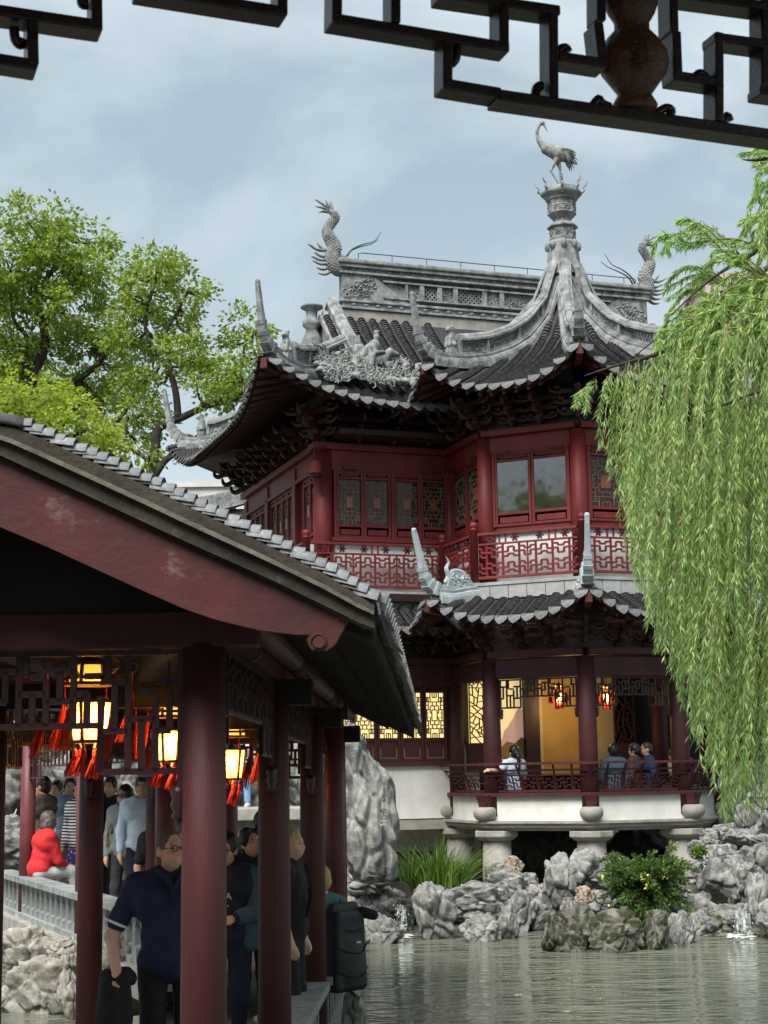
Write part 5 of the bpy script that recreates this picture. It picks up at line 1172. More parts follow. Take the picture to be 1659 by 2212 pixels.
for a in ((60, 540, 130, 150), (175, 560, 200, 120), (60, 470, 170, 110), (160, 645, 130, 90), (110, 600, 120, 90), (290, 485, 100, 70), (30, 640, 100, 90), (120, 470, 110, 60)): zr('L', *a)
zr('L', 215, 445, 110, 60, 25.6, 'rock_d'); zr('L', 232, 620, 60, 130, 24.6, 'rock_m')
zr('C', 350, 575, 150, 200, None, lab='blocky grey boulder below the grass clump, left of the wide boulder'); zr('C', 522, 548, 225, 135, 23.9, lab='wide smooth grey boulder at the water below the grass clump', rz=.1)
for a in ((540, 640, 150, 95), (640, 500, 160, 140, 24.6), (690, 575, 120, 160), (760, 590, 130, 120), (720, 490, 90, 90, 25.0), (760, 520, 100, 80, 24.6), (600, 470, 90, 90, 25.2), (820, 560, 90, 90, 24.4), (640, 620, 90, 120)): zr('C', *a)
zr('C', 665, 415, 70, 75, 25.4, 'rock_o', lab='upper ochre stained stone beside the second pier'); zr('C', 610, 450, 110, 90, 25.6)
zr('C', 850, 475, 140, 215, 24.2, lab='tall upright fluted limestone left of the shrub', seed=3); zr('C', 945, 440, 150, 165, 24.3, seed=6, lab='pitted limestone leaning against the upright fluted stone'); zr('C', 1050, 410, 140, 80, 24.8); zr('C', 1000, 460, 150, 110, 24.4)
zr('C', 945, 532, 72, 72, 23.6, 'rock_o', lab='small round ochre stone below the pitted limestone'); zr('C', 875, 575, 60, 80, 23.4); zr('C', 1010, 540, 80, 60, 23.7)
for a in ((820, 665, 95, 130), (930, 640, 160, 160), (1065, 650, 215, 160), (985, 668, 110, 75), (1050, 690, 140, 90), (900, 700, 90, 60), (1220, 650, 100, 150), (1160, 600, 110, 110)): zr('M', *a, None, 'rock_m')
for a in ((1190, 570, 140, 100, 24), (1300, 560, 110, 80, 23.6), (1390, 560, 130, 110, 24), (1400, 630, 110, 100), (1480, 470, 200, 190, 24.6), (1565, 480, 100, 180, 24.4), (1490, 385, 140, 130, 25), (1580, 400, 90, 120, 25), (1540, 300, 120, 70, 25.6), (1600, 240, 120, 190, 26), (1630, 560, 90, 220, 24), (1290, 660, 70, 110), (1370, 440, 110, 90, 25.2), (1430, 385, 100, 80, 25.6), (1440, 310, 90, 80, 26), (1660, 420, 120, 200, 25), (1700, 620, 140, 160), (1340, 650, 70, 110), (1520, 590, 170, 50, 23.6), (1640, 330, 130, 80, 25.4), (1500, 280, 90, 60, 26.2), (1380, 350, 80, 70, 26.2), (1660, 150, 130, 110, 26.5)): zr('R', *a)
zr('R', 1470, 650, 150, 130, 23.6, 'rock_m'); zr('R', 1560, 640, 120, 140, 23.8, 'rock_d'); zr('R', 1480, 700, 120, 50, 22.9, 'rock_m'); zr('R', 1620, 690, 120, 60, 22.9, 'rock_m')
for a in ((250, 330, 200, 260, 31.5), (450, 360, 220, 200, 31.6), (700, 350, 200, 240, 31.6), (850, 320, 200, 200, 32), (1150, 340, 260, 200, 32), (1380, 360, 200, 200, 31.5), (1500, 260, 120, 160, 29.5)): zr('D', *a, 'rock_d')
for k in range(8): zr('C', 720 + k * 105, 560 + 40 * (k % 2), 150, 110, 25.6, 'rock')
for k in range(6): zr('D', 350 + k * 190, 660, 220, 100, 25.4, 'rock_d')
# the tall standing stone, with two carved characters
def stele():
    v, f = ico(6); out = np.empty_like(v)
    prof = [(-1.0, -.55, .75), (-.8, -.62, .72), (-.45, -.62, .60), (-.1, -.62, .64), (.15, -.62, .70), (.35, -.62, .62), (.5, -.60, .42), (.65, -.60, .18), (.8, -.58, -.02), (1.0, -.42, -.15)]
    for i, p in enumerate(v):
        p = Vector(p); z = p.z; t = math.asin(max(-1, min(1, z))) / (pi / 2); zz = lerp(z, t, .6)
        lx, rx = pl(zz, [q[0] for q in prof], [q[1] for q in prof]), pl(zz, [q[0] for q in prof], [q[2] for q in prof]); rad = math.sqrt(max(0, 1 - zz * zz)) ** .25 if abs(zz) < 1 else 0
        d = Vector((p.x, p.y)); d = d.normalized() if d.length > 1e-6 else Vector((0, 0)); d = Vector((math.copysign(abs(d.x) ** .8, d.x), math.copysign(abs(d.y) ** .8, d.y)))
        q = Vector(((lx + rx) / 2 + d.x * (rx - lx) / 2 * rad, d.y * .42 * rad, zz * 1.18)); s = Vector((q.x * 2.2, q.y * 2.2, q.z * 1.1))
        rg_ = abs(noise.noise(s * 1.5 + Vector((3, 1, 7)))); vr = noise.voronoi(Vector((q.x * 2.6, q.y * 2.6, q.z * 1.3)) + Vector((9, 2, 4)))[0]
        k = .16 * rg_ - .10 * max(0, 1 - (vr[1] - vr[0]) * 4) + .05 * noise.noise(s * 4) + .10 * noise.noise(s * .8)
        out[i] = q + Vector((d.x, d.y, 0)) * k
    return out, f
V_, F_ = stele(); c = P(798, 1745, 24.0); st = thing('standing_stone', 'tall grey standing limestone with carved characters left of the tower', 'rock', c)
sb = np_mesh('stone_body', V_ * np.array([.62, .9, .92]), F_, 'rock', st, True)
def glyph(strokes, x, y, Yd, sz, name):
    """carved character cut as shallow pale strokes"""
    m = MB()
    for a, b, c_, d in strokes: m.bar(P(x + a * sz, y + b * sz, Yd) - st.location, P(x + c_ * sz, y + d * sz, Yd) - st.location, .02, .024)
    m.build(name, 'rock_w', st)
glyph([(-.5, -.8, .4, -.8), (-.1, -1, -.1, -.4), (-.4, -.6, .2, -.6), (-.6, -.4, .5, -.4), (-.45, -.1, -.45, .9), (.4, -.1, .4, .9), (-.45, -.1, .4, -.1), (-.45, .25, .4, .25), (-.45, .6, .4, .6)], 831, 1737, 23.52, 13, 'carved_character')
glyph([(-.5, -.8, .6, -.8), (0, -.8, -.4, -.3), (-.4, -.3, .4, -.35), (-.5, .2, .5, .2), (0, -.3, 0, .8), (-.6, .8, .6, .8)], 829, 1770, 23.52, 14, 'carved_character')
# rocks under the zigzag bridge and left bank
for a in ((55, 2055, 110, 110, 17.6), (95, 2125, 150, 110, 16.6), (130, 2045, 60, 50, 17.0), (150, 2080, 55, 70, 16.6), (150, 2150, 50, 110, 16.2), (245, 2085, 70, 110, 15.6), (265, 2150, 70, 120, 15.4), (30, 2150, 90, 80, 16.8), (190, 2060, 60, 60, 16.6), (200, 2180, 60, 70, 15.6)):
    rock(*a[:4], a[4], 'rock_w', label='pale rounded limestone under the stone footbridge', group='rocks under the footbridge')
rock(765, 2215, 60, 120, 14.3, 'rock_w', label='pale limestone at the water beside the corridor seat', group='corridor bank stone'); rock(740, 1975, 70, 90, 21.5, 'rock_w', label='pale limestone behind the man with the backpack', group='corridor bank stone b')
for k in range(22): rock(20 + k * 33, 1650 + 40 * (k % 3) + rnd(-20, 20), rnd(90, 160), rnd(120, 200), rnd(27, 30), 'rock', label='grey rockery stone on the far bank seen through the corridor', group='far bank rockery')
for k in range(16): rock(0 + k * 45, 1830 + rnd(-20, 30), rnd(110, 170), rnd(90, 140), rnd(25.5, 27), 'rock', label='low grey stone along the far bank behind the corridor', group='far bank low stones')
_ORD = ['first', 'second', 'third', 'fourth', 'fifth', 'sixth', 'seventh', 'eighth', 'ninth', 'tenth', 'eleventh', 'twelfth', 'thirteenth', 'fourteenth']
_PL = {'rocks by the standing stone': 'below the standing stone', 'central rockery stones': 'between grass clump and shrub', 'mossy waterline boulders': 'at the waterline under the shrub', 'right rockery stones': 'right of the shrub', 'grotto stones': 'in the grotto under the tower', 'rocks under the footbridge': 'under the footbridge', 'far bank rockery': 'on the far bank behind the corridor', 'far bank low stones': 'low along the far bank'}
_CL = {'grey_limestone': 'grey', 'pale_limestone': 'pale', 'dark_wet_limestone': 'dark', 'mossy_wet_limestone': 'mossy', 'ochre_limestone': 'ochre'}
for gname, place in _PL.items():
    rs_ = [o for o in COL.objects if o.get('group') == gname]; cnt = {}
    zs = sorted(o.location.z for o in rs_); c1, c2 = zs[len(zs) // 3], zs[2 * len(zs) // 3]
    for o in rs_: o['_t'] = 'lower' if o.location.z < c1 else 'middle' if o.location.z < c2 else 'upper'
    for tier in ('lower', 'middle', 'upper'):
        for i, o in enumerate(sorted((q for q in rs_ if q['_t'] == tier), key=lambda q: q.location.x / q.location.y)):
            shp = 'tall' if o.scale.z > o.scale.x * 1.15 else 'squat' if o.scale.x > o.scale.z * 1.3 else 'blocky'
            o['label'] = f"{shp} {_CL[o.data.materials[0].name]} limestone {place}, {_ORD[min(i, 13)]} from left in {tier} tier"
    for o in rs_: del o['_t']
# ================================================================== waterfalls
def fall_mat():
    m = bpy.data.materials.new('falling_water'); m.use_nodes = True; nt = m.node_tree; N = nt.nodes.new; L = nt.links.new; b = nt.nodes['Principled BSDF']; b.inputs['Base Color'].default_value = (.42, .46, .46, 1); b.inputs['Roughness'].default_value = .25
    tc = N('ShaderNodeTexCoord'); mp = N('ShaderNodeMapping'); mp.inputs['Scale'].default_value = (26, 26, 3); L(tc.outputs['Object'], mp.inputs[0]); n = N('ShaderNodeTexNoise'); n.inputs['Scale'].default_value = 1; n.inputs['Detail'].default_value = 4; L(mp.outputs[0], n.inputs['Vector'])
    r = N('ShaderNodeMapRange'); r.inputs['From Min'].default_value = .42; r.inputs['From Max'].default_value = .66; r.inputs['To Max'].default_value = .7; L(n.outputs['Fac'], r.inputs['Value']); L(r.outputs[0], b.inputs['Alpha']); return m
M['fall'] = fall_mat()
M['foam'] = pm('white_foam', (.38, .41, .40), (.62, .64, .62), 20, .6)
def cascade(x0, x1, y0, y1, Y, label, steps=1, spray=30):
    root = thing('waterfall', label, 'waterfall', P((x0 + x1) / 2, y1, Y), 0, 'small waterfalls'); m = MB(); n = 12; rows = []
    for i in range(n + 1):
        t = i / n; st_ = math.floor(t * steps) * .10 + .10 * (t * steps % 1) ** 2; rows.append([P(lerp(x0, x1, j / 5) + 6 * (j / 5 - .5) * t, lerp(y0, y1, t), Y) - root.location - Vector((0, st_ + .03 * sin(j * 2.1), 0)) for j in range(6)])
    m.grid(rows); m.build('water_sheet', 'fall', root, True)
    f = MB()
    for k in range(spray):
        c = P(lerp(x0 - 12, x1 + 12, random.random()), y1 + rnd(-4, 4), Y - rnd(.05, .5)) - root.location; c.z = WATER - root.location.z + rnd(0, .03); s = rnd(.012, .035); f.add([c + Vector((-s * 2, 0, 0)), c + Vector((0, -s, 0)), c + Vector((s * 2, 0, 0)), c + Vector((0, s, 0)), c + Vector((0, 0, s * .6))], [(0, 1, 4), (1, 2, 4), (2, 3, 4), (3, 0, 4)])
    fo = f.build('foam', 'foam', root); fo['kind'] = 'stuff'
    d = MB()
    for k in range(spray * 2):
        c = P(lerp(x0 - 8, x1 + 8, random.random()), lerp(y1, y0, random.random() ** 1.6), Y - rnd(.05, .35)) - root.location; s = rnd(.004, .010); d.add([c + Vector((-s, 0, 0)), c + Vector((s, 0, 0)), c + Vector((0, -s, 0)), c + Vector((0, 0, s * 2.5)), c + Vector((0, 0, -s))], [(0, 2, 3), (2, 1, 3), (1, 0, 3), (0, 4, 2), (2, 4, 1), (1, 4, 0)])
    dd = d.build('droplets', 'foam', root); dd['kind'] = 'stuff'
random.seed(4)
cascade(1588, 1618, 1965, 2036, 23.0, 'largest foaming waterfall at the right over dark rocks', 3, 60)
cascade(1207, 1220, 1985, 2036, 22.6, 'thin waterfall beside the mossy boulder in the middle', 1, 22)
cascade(858, 876, 1955, 2008, 23.8, 'thin waterfall at the left below the standing stone', 2, 24)
cascade(1388, 1400, 2005, 2038, 22.4, 'short trickle of water beneath the shrub', 1, 18)
# ================================================================== stone footbridge and its gallery
BA, BB = Vector((-5.35, 22.3, 0)), Vector((-2.05, 14.6, 0)); BD = (BB - BA).normalized(); BN = Vector((-BD.y, BD.x, 0)); BLn = (BB - BA).length
br = thing('stone_footbridge', 'zigzag stone footbridge with low baluster parapet left of the corridor', 'bridge', BA)
def bp_(s, n, z): return BD * s + BN * n + Vector((0, 0, z))
MB().bar(bp_(0, .95, -1.80), bp_(BLn, .95, -1.80), 1.9, .14).build('deck', 'stone', br)
k = 0
while k * 1.35 < BLn: MB().bar(bp_(k * 1.35 + .005, -.03, -1.84), bp_(min(BLn, k * 1.35 + 1.345), -.03, -1.84), .16, .26).build('edge_stone', 'stone', br, bevel=.012); k += 1
k = 0
while k * .62 < BLn:
    MB().bar(bp_(k * .62 + .003, .08, -1.245), bp_(min(BLn, k * .62 + .617), .08, -1.245), .26, .075).build('coping_stone', 'brickstone', br, bevel=.006)
    MB().bar(bp_(k * .62 + .003, .08, -1.685), bp_(min(BLn, k * .62 + .617), .08, -1.685), .2, .07).build('plinth_stone', 'brickstone', br, bevel=.005); k += 1
BAL = MB(); BAL.prism([(-.085, 0), (.085, 0), (.085, .07), (.05, .10), (.045, .26), (.07, .30), (.085, .32), (.085, .37), (-.085, .37), (-.085, .32), (-.07, .30), (-.045, .26), (-.05, .10), (-.085, .07)], (0, -.05, 0), (1, 0, 0), (0, 0, 1), (0, .1, 0)); BAL = BAL.mesh('baluster'); BAL.materials.append(M['brickstone'])
n = int(BLn / .30)
for k in range(n):
    o = bpy.data.objects.new('baluster', BAL); lnk(o, br); o.matrix_local = Matrix.Translation(bp_(.15 + k * .30, .08, -1.65)) @ Matrix.Rotation(math.atan2(BD.y, BD.x), 4, 'Z')
for s in (1.6, 4.9, 8.2):
    for nn in (.10, 1.75):
        q = bp_(s, nn, 0); MB().lathe([(.10, -1.75), (.095, .6)], 20, (q.x, q.y, 0)).build('gallery_column', 'maroon_pale', br, True)
        MB().lathe([(.15, -1.76), (.15, -1.72), (.12, -1.66)], 12, (q.x, q.y, 0)).build('column_base', 'stone', br)
for nn in (.10, 1.75): MB().bar(bp_(-.5, nn, .62), bp_(BLn, nn, .62), .14, .2).build('gallery_beam', 'maroon', br)
MB().bar(bp_(-1, .95, 1.15), bp_(BLn, .95, 1.15), 2.2, .1).build('gallery_roof', 'brown', br)
for s0, s1 in ((1.7, 4.8), (5.0, 8.1)):
    for nn in (.10, 1.75):
        m = MB(); z0 = .02
        for j in range(14):
            a, b = lerp(s0, s1, j / 14), lerp(s0, s1, (j + 1) / 14); dz = .14 if 3 < j < 10 else 0; m.bar(bp_(a, nn, z0 + dz), bp_(b, nn, z0 + dz), .02, .02); m.bar(bp_(a, nn, z0 + dz), bp_(a, nn, .5), .02, .02, BD); m.bar(bp_(a, nn, .18 + .1 * (j % 2) + dz * .5), bp_(b, nn, .18 + .1 * (j % 2) + dz * .5), .02, .02); m.bar(bp_(a, nn, .4 - .06 * (j % 2)), bp_(b, nn, .4 - .06 * (j % 2)), .02, .02)
        m.build('gallery_lattice', 'maroon', br)
# terrace across the pond where somebody stands, and a white garden wall
te = thing('stone_terrace', 'pale stone terrace with steps seen between the corridor columns', 'terrace', P(545, 1745, 26))
MB().box((-.1, .9, -.1), (2.4, 2.2, .2)).build('terrace_slab', 'stone', te, bevel=.02); MB().box((-.1, 1.0, -.75), (2.2, 2.0, 1.1)).build('terrace_wall', 'stone', te)
for k in range(5): MB().box((-1.5 - .22 * k * .3, -.25 - k * .26, -.25 - k * .17), (1.6, .28, .16)).build('step', 'stone', te, bevel=.01)
MB().bar((-.9, -.3, -.1), (.2, -1.2, -.75), .16, .14).build('step_coping', 'stone', te)
gw = thing('garden_wall', 'white plastered garden wall behind the corridor', 'wall', P(640, 1750, 31)); MB().box((-1, 0, .1), (9, .25, 2.2)).build('wall_panel', 'white', gw); MB().box((-1, 0, 1.25), (9.2, .5, .12)).build('wall_coping', 'tile', gw)
# ================================================================== foliage
def leaf_mat(name, c1, c2, c3, trans=.45):
    m = bpy.data.materials.new(name); m.use_nodes = True; nt = m.node_tree; N = nt.nodes.new; L = nt.links.new; b = nt.nodes['Principled BSDF']; out = nt.nodes['Material Output']
    g = N('ShaderNodeNewGeometry'); r = N('ShaderNodeValToRGB'); e = r.color_ramp.elements; e[0].color = c1 + (1,); e[1].color = c3 + (1,); q = e.new(.5); q.color = c2 + (1,); L(g.outputs['Random Per Island'], r.inputs['Fac'])
    b.inputs['Roughness'].default_value = .45; b.inputs['Specular IOR Level'].default_value = .35; L(r.outputs['Color'], b.inputs['Base Color'])
    t = N('ShaderNodeBsdfTranslucent'); hs = N('ShaderNodeHueSaturation'); hs.inputs['Value'].default_value = 1.5; hs.inputs['Saturation'].default_value = 1.1; L(r.outputs['Color'], hs.inputs['Color']); L(hs.outputs[0], t.inputs['Color'])
    mx = N('ShaderNodeMixShader'); mx.inputs[0].default_value = trans; L(b.outputs[0], mx.inputs[1]); L(t.outputs[0], mx.inputs[2]); L(mx.outputs[0], out.inputs['Surface']); return m
M['willow_leaf'] = leaf_mat('willow_leaf', (.17, .30, .095), (.35, .50, .185), (.60, .71, .30), .52)
M['camphor_leaf'] = leaf_mat('camphor_leaf', (.085, .15, .024), (.20, .285, .045), (.36, .42, .085), .5)
M['camphor_dark'] = leaf_mat('dark_camphor_leaf', (.05, .095, .018), (.10, .16, .03), (.17, .23, .05))  # darker leaf colour for the rear camphor and trees behind the viewer
M['yellow_leaf'] = leaf_mat('yellow_green_leaf', (.14, .21, .028), (.26, .34, .045), (.42, .47, .08), .5)
M['grass'] = leaf_mat('grass_blade', (.05, .12, .018), (.10, .19, .028), (.20, .28, .05), .3)
M['shrub_leaf'] = leaf_mat('shrub_leaf', (.04, .09, .024), (.085, .16, .036), (.17, .26, .06), .4)
M['petal'] = pm('yellow_flower', (.62, .58, .08), (.75, .70, .15), 9, .5)
M['bark'] = pm('dark_bark', (.022, .018, .013), (.06, .05, .036), 9, .9, .5, 30)
M['twig'] = pm('green_brown_twig', (.12, .12, .04), (.18, .17, .06), 9, .7)
rng = np.random.default_rng(11)
def leaves_np(name, pos, dirs, length, width, mat, parent, bend=.15):
    """one pointed leaf per row: 6 corners folded slightly along the midrib"""
    n = len(pos); d = dirs / np.maximum(np.linalg.norm(dirs, axis=1, keepdims=True), 1e-9)
    r = rng.normal(size=(n, 3)); s = np.cross(d, r); s /= np.maximum(np.linalg.norm(s, axis=1, keepdims=True), 1e-9); u = np.cross(s, d)
    L_ = (length * rng.uniform(.7, 1.25, n))[:, None]; W_ = (width * rng.uniform(.75, 1.25, n))[:, None]
    a = pos; m1 = pos + d * L_ * .45 + s * W_ + u * L_ * bend * .4; m2 = pos + d * L_ * .45 - s * W_ + u * L_ * bend * .4; t = pos + d * L_ - u * L_ * bend * .3
    v = np.stack([a, m1, t, m2], 1).reshape(-1, 3); f = np.arange(4 * n).reshape(n, 4); return np_mesh(name, v, f, mat, parent)
def branch(mb, pts, r0, r1, n=7):
    pts = smooth_pts(pts, 5); mb.tube(pts, [lerp(r0, r1, i / (len(pts) - 1)) for i in range(len(pts))], n)
def clump_leaves(clumps, Yc, dY, count, twig_mb, hubs):
    """clumps: (x, y, r) measured; leaves gathered into small sprays inside each mass, twigs reach them from the nearest limb"""
    P_, D_ = [], []; pxm = Yc / FPX
    for (x, y, r) in clumps:
        c = P(x, y, Yc + rng.uniform(-dY, dY) * .5); R_ = r * pxm
        hub = min(hubs, key=lambda h: (h - c).length)
        ns = max(5, int(count * (R_ ** 2) * 1.1))
        for k in range(ns):
            u = rng.normal(size=3); u /= np.linalg.norm(u); rad = R_ * rng.uniform(.25, 1.05) ** .6
            if rng.random() < .12: rad *= 1.18
            s = np.array(c) + u * rad * np.array([1.0, min(dY, 1.6) / max(R_, .3) * .7 + .3, .86]); m = int(rng.integers(22, 42)); sr = rng.uniform(.10, .20)
            p = s + rng.normal(size=(m, 3)) * np.array([sr, sr, sr * .6]); P_.append(p); dd = (p - s) + u * .15 + np.array([0, 0, -.10]) + rng.normal(size=(m, 3)) * .12; D_.append(dd)
            if k % 6 == 0:
                mid = (Vector(hub) + Vector(s)) / 2 + Vector((0, 0, -.08)); twig_mb.tube([hub.lerp(Vector(c), .3), mid.lerp(Vector(c), .5), Vector(s)], [.022, .014, .006], 4)
        if (hub - c).length < 4.5: twig_mb.tube(smooth_pts([hub, (hub + c) / 2 + Vector((rnd(-.2, .2), 0, -.15)), c], 3), [.05, .045, .04, .035, .03, .025, .02], 5)
    return np.concatenate(P_), np.concatenate(D_)
def tree(label, base, limbs, clumps, Yc, dY, mat, count, leaf=(.13, .032), rt=.26, dark=None):
    t = thing('camphor_tree', label, 'tree', base, 0, 'trees behind the corridor'); off = np.array(base); mb = MB(); hubs = []
    for i, (pts, r0, r1) in enumerate(limbs):
        w = [Vector(P(x, y, Yc)) for x, y in pts]; hubs += smooth_pts(w, 3); branch(mb, [p - Vector(base) for p in w], r0, r1)
    w0 = Vector(P(*limbs[0][0][0], Yc)); mb.tube([Vector((w0.x - base[0] - .3, w0.y - base[1], 0)), (w0 - Vector(base)) * .5 + Vector((-.12, 0, 0)), w0 - Vector(base)], [rt * 1.5, rt * 1.15, rt], 10)
    mb.build('trunk', 'bark', t, True); tw = MB(); p, d = clump_leaves(clumps, Yc, dY, count, tw, hubs)
    m2 = MB(); m2.v = [tuple(np.array(q) - off) for q in tw.v]; m2.f = tw.f; m2.build('twigs', 'bark', t, True)
    leaves_np('crown', p - off, d, leaf[0], leaf[1], mat, t); return t
random.seed(31)
tree('tall camphor tree with several dark limbs at the far left', tuple(P(85, 850, 45).xy) + (-1.4,), [([(85, 860), (75, 810), (97, 751), (95, 712), (81, 660), (83, 628), (119, 573), (130, 500)], .17, .05), ([(75, 815), (51, 783), (59, 731), (30, 690), (20, 600)], .11, .04), ([(120, 850), (158, 826), (206, 791), (237, 747), (261, 700), (278, 650)], .12, .04), ([(95, 712), (123, 640), (166, 620), (180, 560)], .07, .03), ([(44, 850), (47, 771), (10, 740), (-30, 730)], .09, .05)],
    [(60, 478, 50), (125, 478, 48), (30, 560, 70), (110, 560, 80), (205, 525, 40), (175, 590, 62), (60, 645, 75), (140, 670, 70), (30, 735, 62), (225, 640, 45), (105, 745, 50), (10, 830, 50), (185, 745, 50), (225, 730, 40), (245, 800, 42), (-30, 620, 70), (-40, 760, 70), (180, 830, 40), (60, 830, 35), (215, 860, 40)], 45, 3.0, 'camphor_leaf', 44, leaf=(.16, .046), rt=.22)
tree('camphor tree with a curved pale forked trunk left of the tower', tuple(P(330, 1030, 43).xy) + (-1.4,), [([(330, 1060), (328, 1020), (336, 969), (344, 925), (396, 901), (455, 874), (500, 866), (540, 840)], .18, .05), ([(385, 903), (380, 850), (368, 806), (344, 767), (320, 731), (315, 680), (340, 600)], .11, .03), ([(378, 840), (370, 805), (364, 763), (356, 727), (390, 660), (410, 620)], .08, .03), ([(333, 1030), (356, 996), (388, 973), (430, 940)], .11, .06), ([(328, 1015), (317, 993), (285, 969), (273, 945), (275, 900)], .07, .03), ([(480, 868), (520, 800), (530, 740), (560, 710)], .05, .02)],
    [(290, 590, 40), (345, 565, 48), (395, 600, 45), (428, 630, 26), (325, 640, 58), (395, 680, 50), (295, 690, 50), (262, 740, 45), (330, 735, 45), (395, 755, 48), (435, 770, 30), (425, 825, 38), (470, 805, 38), (512, 800, 40), (530, 850, 40), (495, 865, 28), (335, 830, 38), (295, 830, 40), (310, 895, 45), (290, 945, 36), (318, 980, 26), (445, 862, 30), (518, 700, 32), (555, 715, 32), (572, 770, 22), (495, 725, 18), (350, 925, 26), (410, 720, 36), (470, 850, 26), (280, 640, 30)], 43, 2.4, 'camphor_leaf', 48, leaf=(.15, .042))
tree('bright yellow-green tree just above the corridor roof', tuple(P(120, 1000, 34).xy) + (-1.4,), [([(130, 1010), (125, 960), (140, 900), (180, 870)], .12, .04), ([(125, 960), (90, 910), (50, 880)], .07, .03), ([(135, 950), (190, 930), (230, 960)], .07, .03)],
    [(30, 870, 45), (95, 870, 48), (165, 885, 50), (130, 925, 55), (210, 930, 45), (238, 975, 32), (55, 915, 48), (200, 985, 45), (5, 930, 40), (150, 985, 50), (90, 970, 50), (250, 1010, 25), (110, 840, 26), (-40, 900, 50)], 34, 2.0, 'yellow_leaf', 95, leaf=(.12, .036), rt=.12)
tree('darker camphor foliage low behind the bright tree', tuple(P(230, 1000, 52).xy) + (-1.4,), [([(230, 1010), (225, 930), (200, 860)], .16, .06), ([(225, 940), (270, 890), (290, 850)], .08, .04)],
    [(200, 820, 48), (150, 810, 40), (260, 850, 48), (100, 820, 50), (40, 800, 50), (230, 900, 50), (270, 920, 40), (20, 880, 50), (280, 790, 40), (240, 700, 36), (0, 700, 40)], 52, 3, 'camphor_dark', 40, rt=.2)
def back_tree(x, y, label, sc=1.0):
    t = thing('camphor_tree', label, 'tree', (x, y, -2.3), 0, 'trees behind the viewer'); mb = MB(); branch(mb, [(0, 0, 0), (.3, .2, 4), (-.2, .1, 8)], .4, .12, 8); mb.build('trunk', 'bark', t, True)
    P_, D_ = [], []
    for k in range(150):
        u = rng.normal(size=3); u /= np.linalg.norm(u); s = np.array([0, 0, 8.5]) + u * rng.uniform(.5, 1, 1) * np.array([3.6, 3.6, 2.8]); p = s + rng.normal(size=(40, 3)) * .35; P_.append(p); D_.append(p - s + u * .3)
    leaves_np('crown', np.concatenate(P_), np.concatenate(D_), .3, .1, 'camphor_dark', t); t.scale = (sc, sc, sc)
back_tree(9.5, -9, 'broad garden tree standing behind the viewer at the right'); back_tree(-24, 3, 'broad garden tree far to the left of the viewer', 1.22); back_tree(-31, 8, 'tall garden tree beyond the left bank', 1.38); back_tree(4.5, -14, 'garden tree standing further behind the viewer')
# far bush seen through the corridor
def bush(label, x, y, r, Y, mat, n=90, leaf=(.07, .02), cat='shrub', name='garden_shrub', flat=.8):
    c = P(x, y, Y); t = thing(name, label, cat, c); R_ = r * Y / FPX; P_, D_ = [], []; mb = MB()
    for k in range(n):
        u = rng.normal(size=3); u /= np.linalg.norm(u); u[2] = u[2] * flat; s = u * R_ * rng.uniform(.4, 1.05); m = 22; p = s + rng.normal(size=(m, 3)) * R_ * .09; P_.append(p); D_.append(p - s + u * .04 + np.array([0, 0, -.02]))
        if k % 3 == 0: mb.tube([(0, 0, -R_ * .8), tuple(s * .5 + np.array([0, 0, -.02])), tuple(s)], [.012, .008, .003], 4)
    mb.build('stems', 'bark', t); leaves_np('foliage', np.concatenate(P_), np.concatenate(D_), leaf[0], leaf[1], mat, t); return t
bush('green bush behind the person with the blue bag', 372, 1660, 55, 27, 'shrub_leaf', 130); bush('leafy green plant at the foot of the corridor columns', 705, 1835, 26, 23, 'grass', 60); bush('dark green bush beyond the far bank at left', 60, 1640, 60, 29, 'shrub_leaf', 110)
bush('dense green bush above the far bank behind the lanterns', 215, 1640, 60, 31, 'shrub_leaf', 110)
# ---- grass clump
def grass(label, x, y, w, h, Y, n):
    base = P(x, y, Y); t = thing('grass_clump', label, 'grass', base); k = Y / FPX; V_, F_ = [], []
    for i in range(n):
        bx0 = Vector((rnd(-w * .30, w * .30) * k, rnd(-.28, .28), rnd(-.05, .05))); hh = h * k * rnd(.45, 1.0) * (1 - .35 * abs(bx0.x) / (w * .3 * k)); lean_ = Vector((bx0.x * rnd(.5, 1.8) + rnd(-.22, .22), rnd(-.28, .2), 0)); wd = rnd(.008, .014); drop = rnd(0, .45)
        side = Vector((rnd(-1, 1), rnd(-1, 1), 0)).normalized(); pts = []
        for j in range(7):
            s = j / 6; p = bx0 + lean_ * (s ** 1.8) + Vector((0, 0, hh * (s - drop * s ** 3.2))); ww = wd * (1 - s ** 2) + .0008; pts.append((p - side * ww, p + side * ww))
        b = len(V_); V_ += [tuple(q) for pr in pts for q in pr]; F_ += [(b + 2 * j, b + 2 * j + 1, b + 2 * j + 3, b + 2 * j + 2) for j in range(6)]
    np_mesh('blades', V_, F_, 'grass', t); return t
random.seed(9); grass('tall green reed grass clump growing from the rockery left of centre', 948, 1912, 200, 128, 25.0, 420); grass('few arching thin grass stems beside the standing stone', 880, 1900, 60, 110, 24.6, 16)
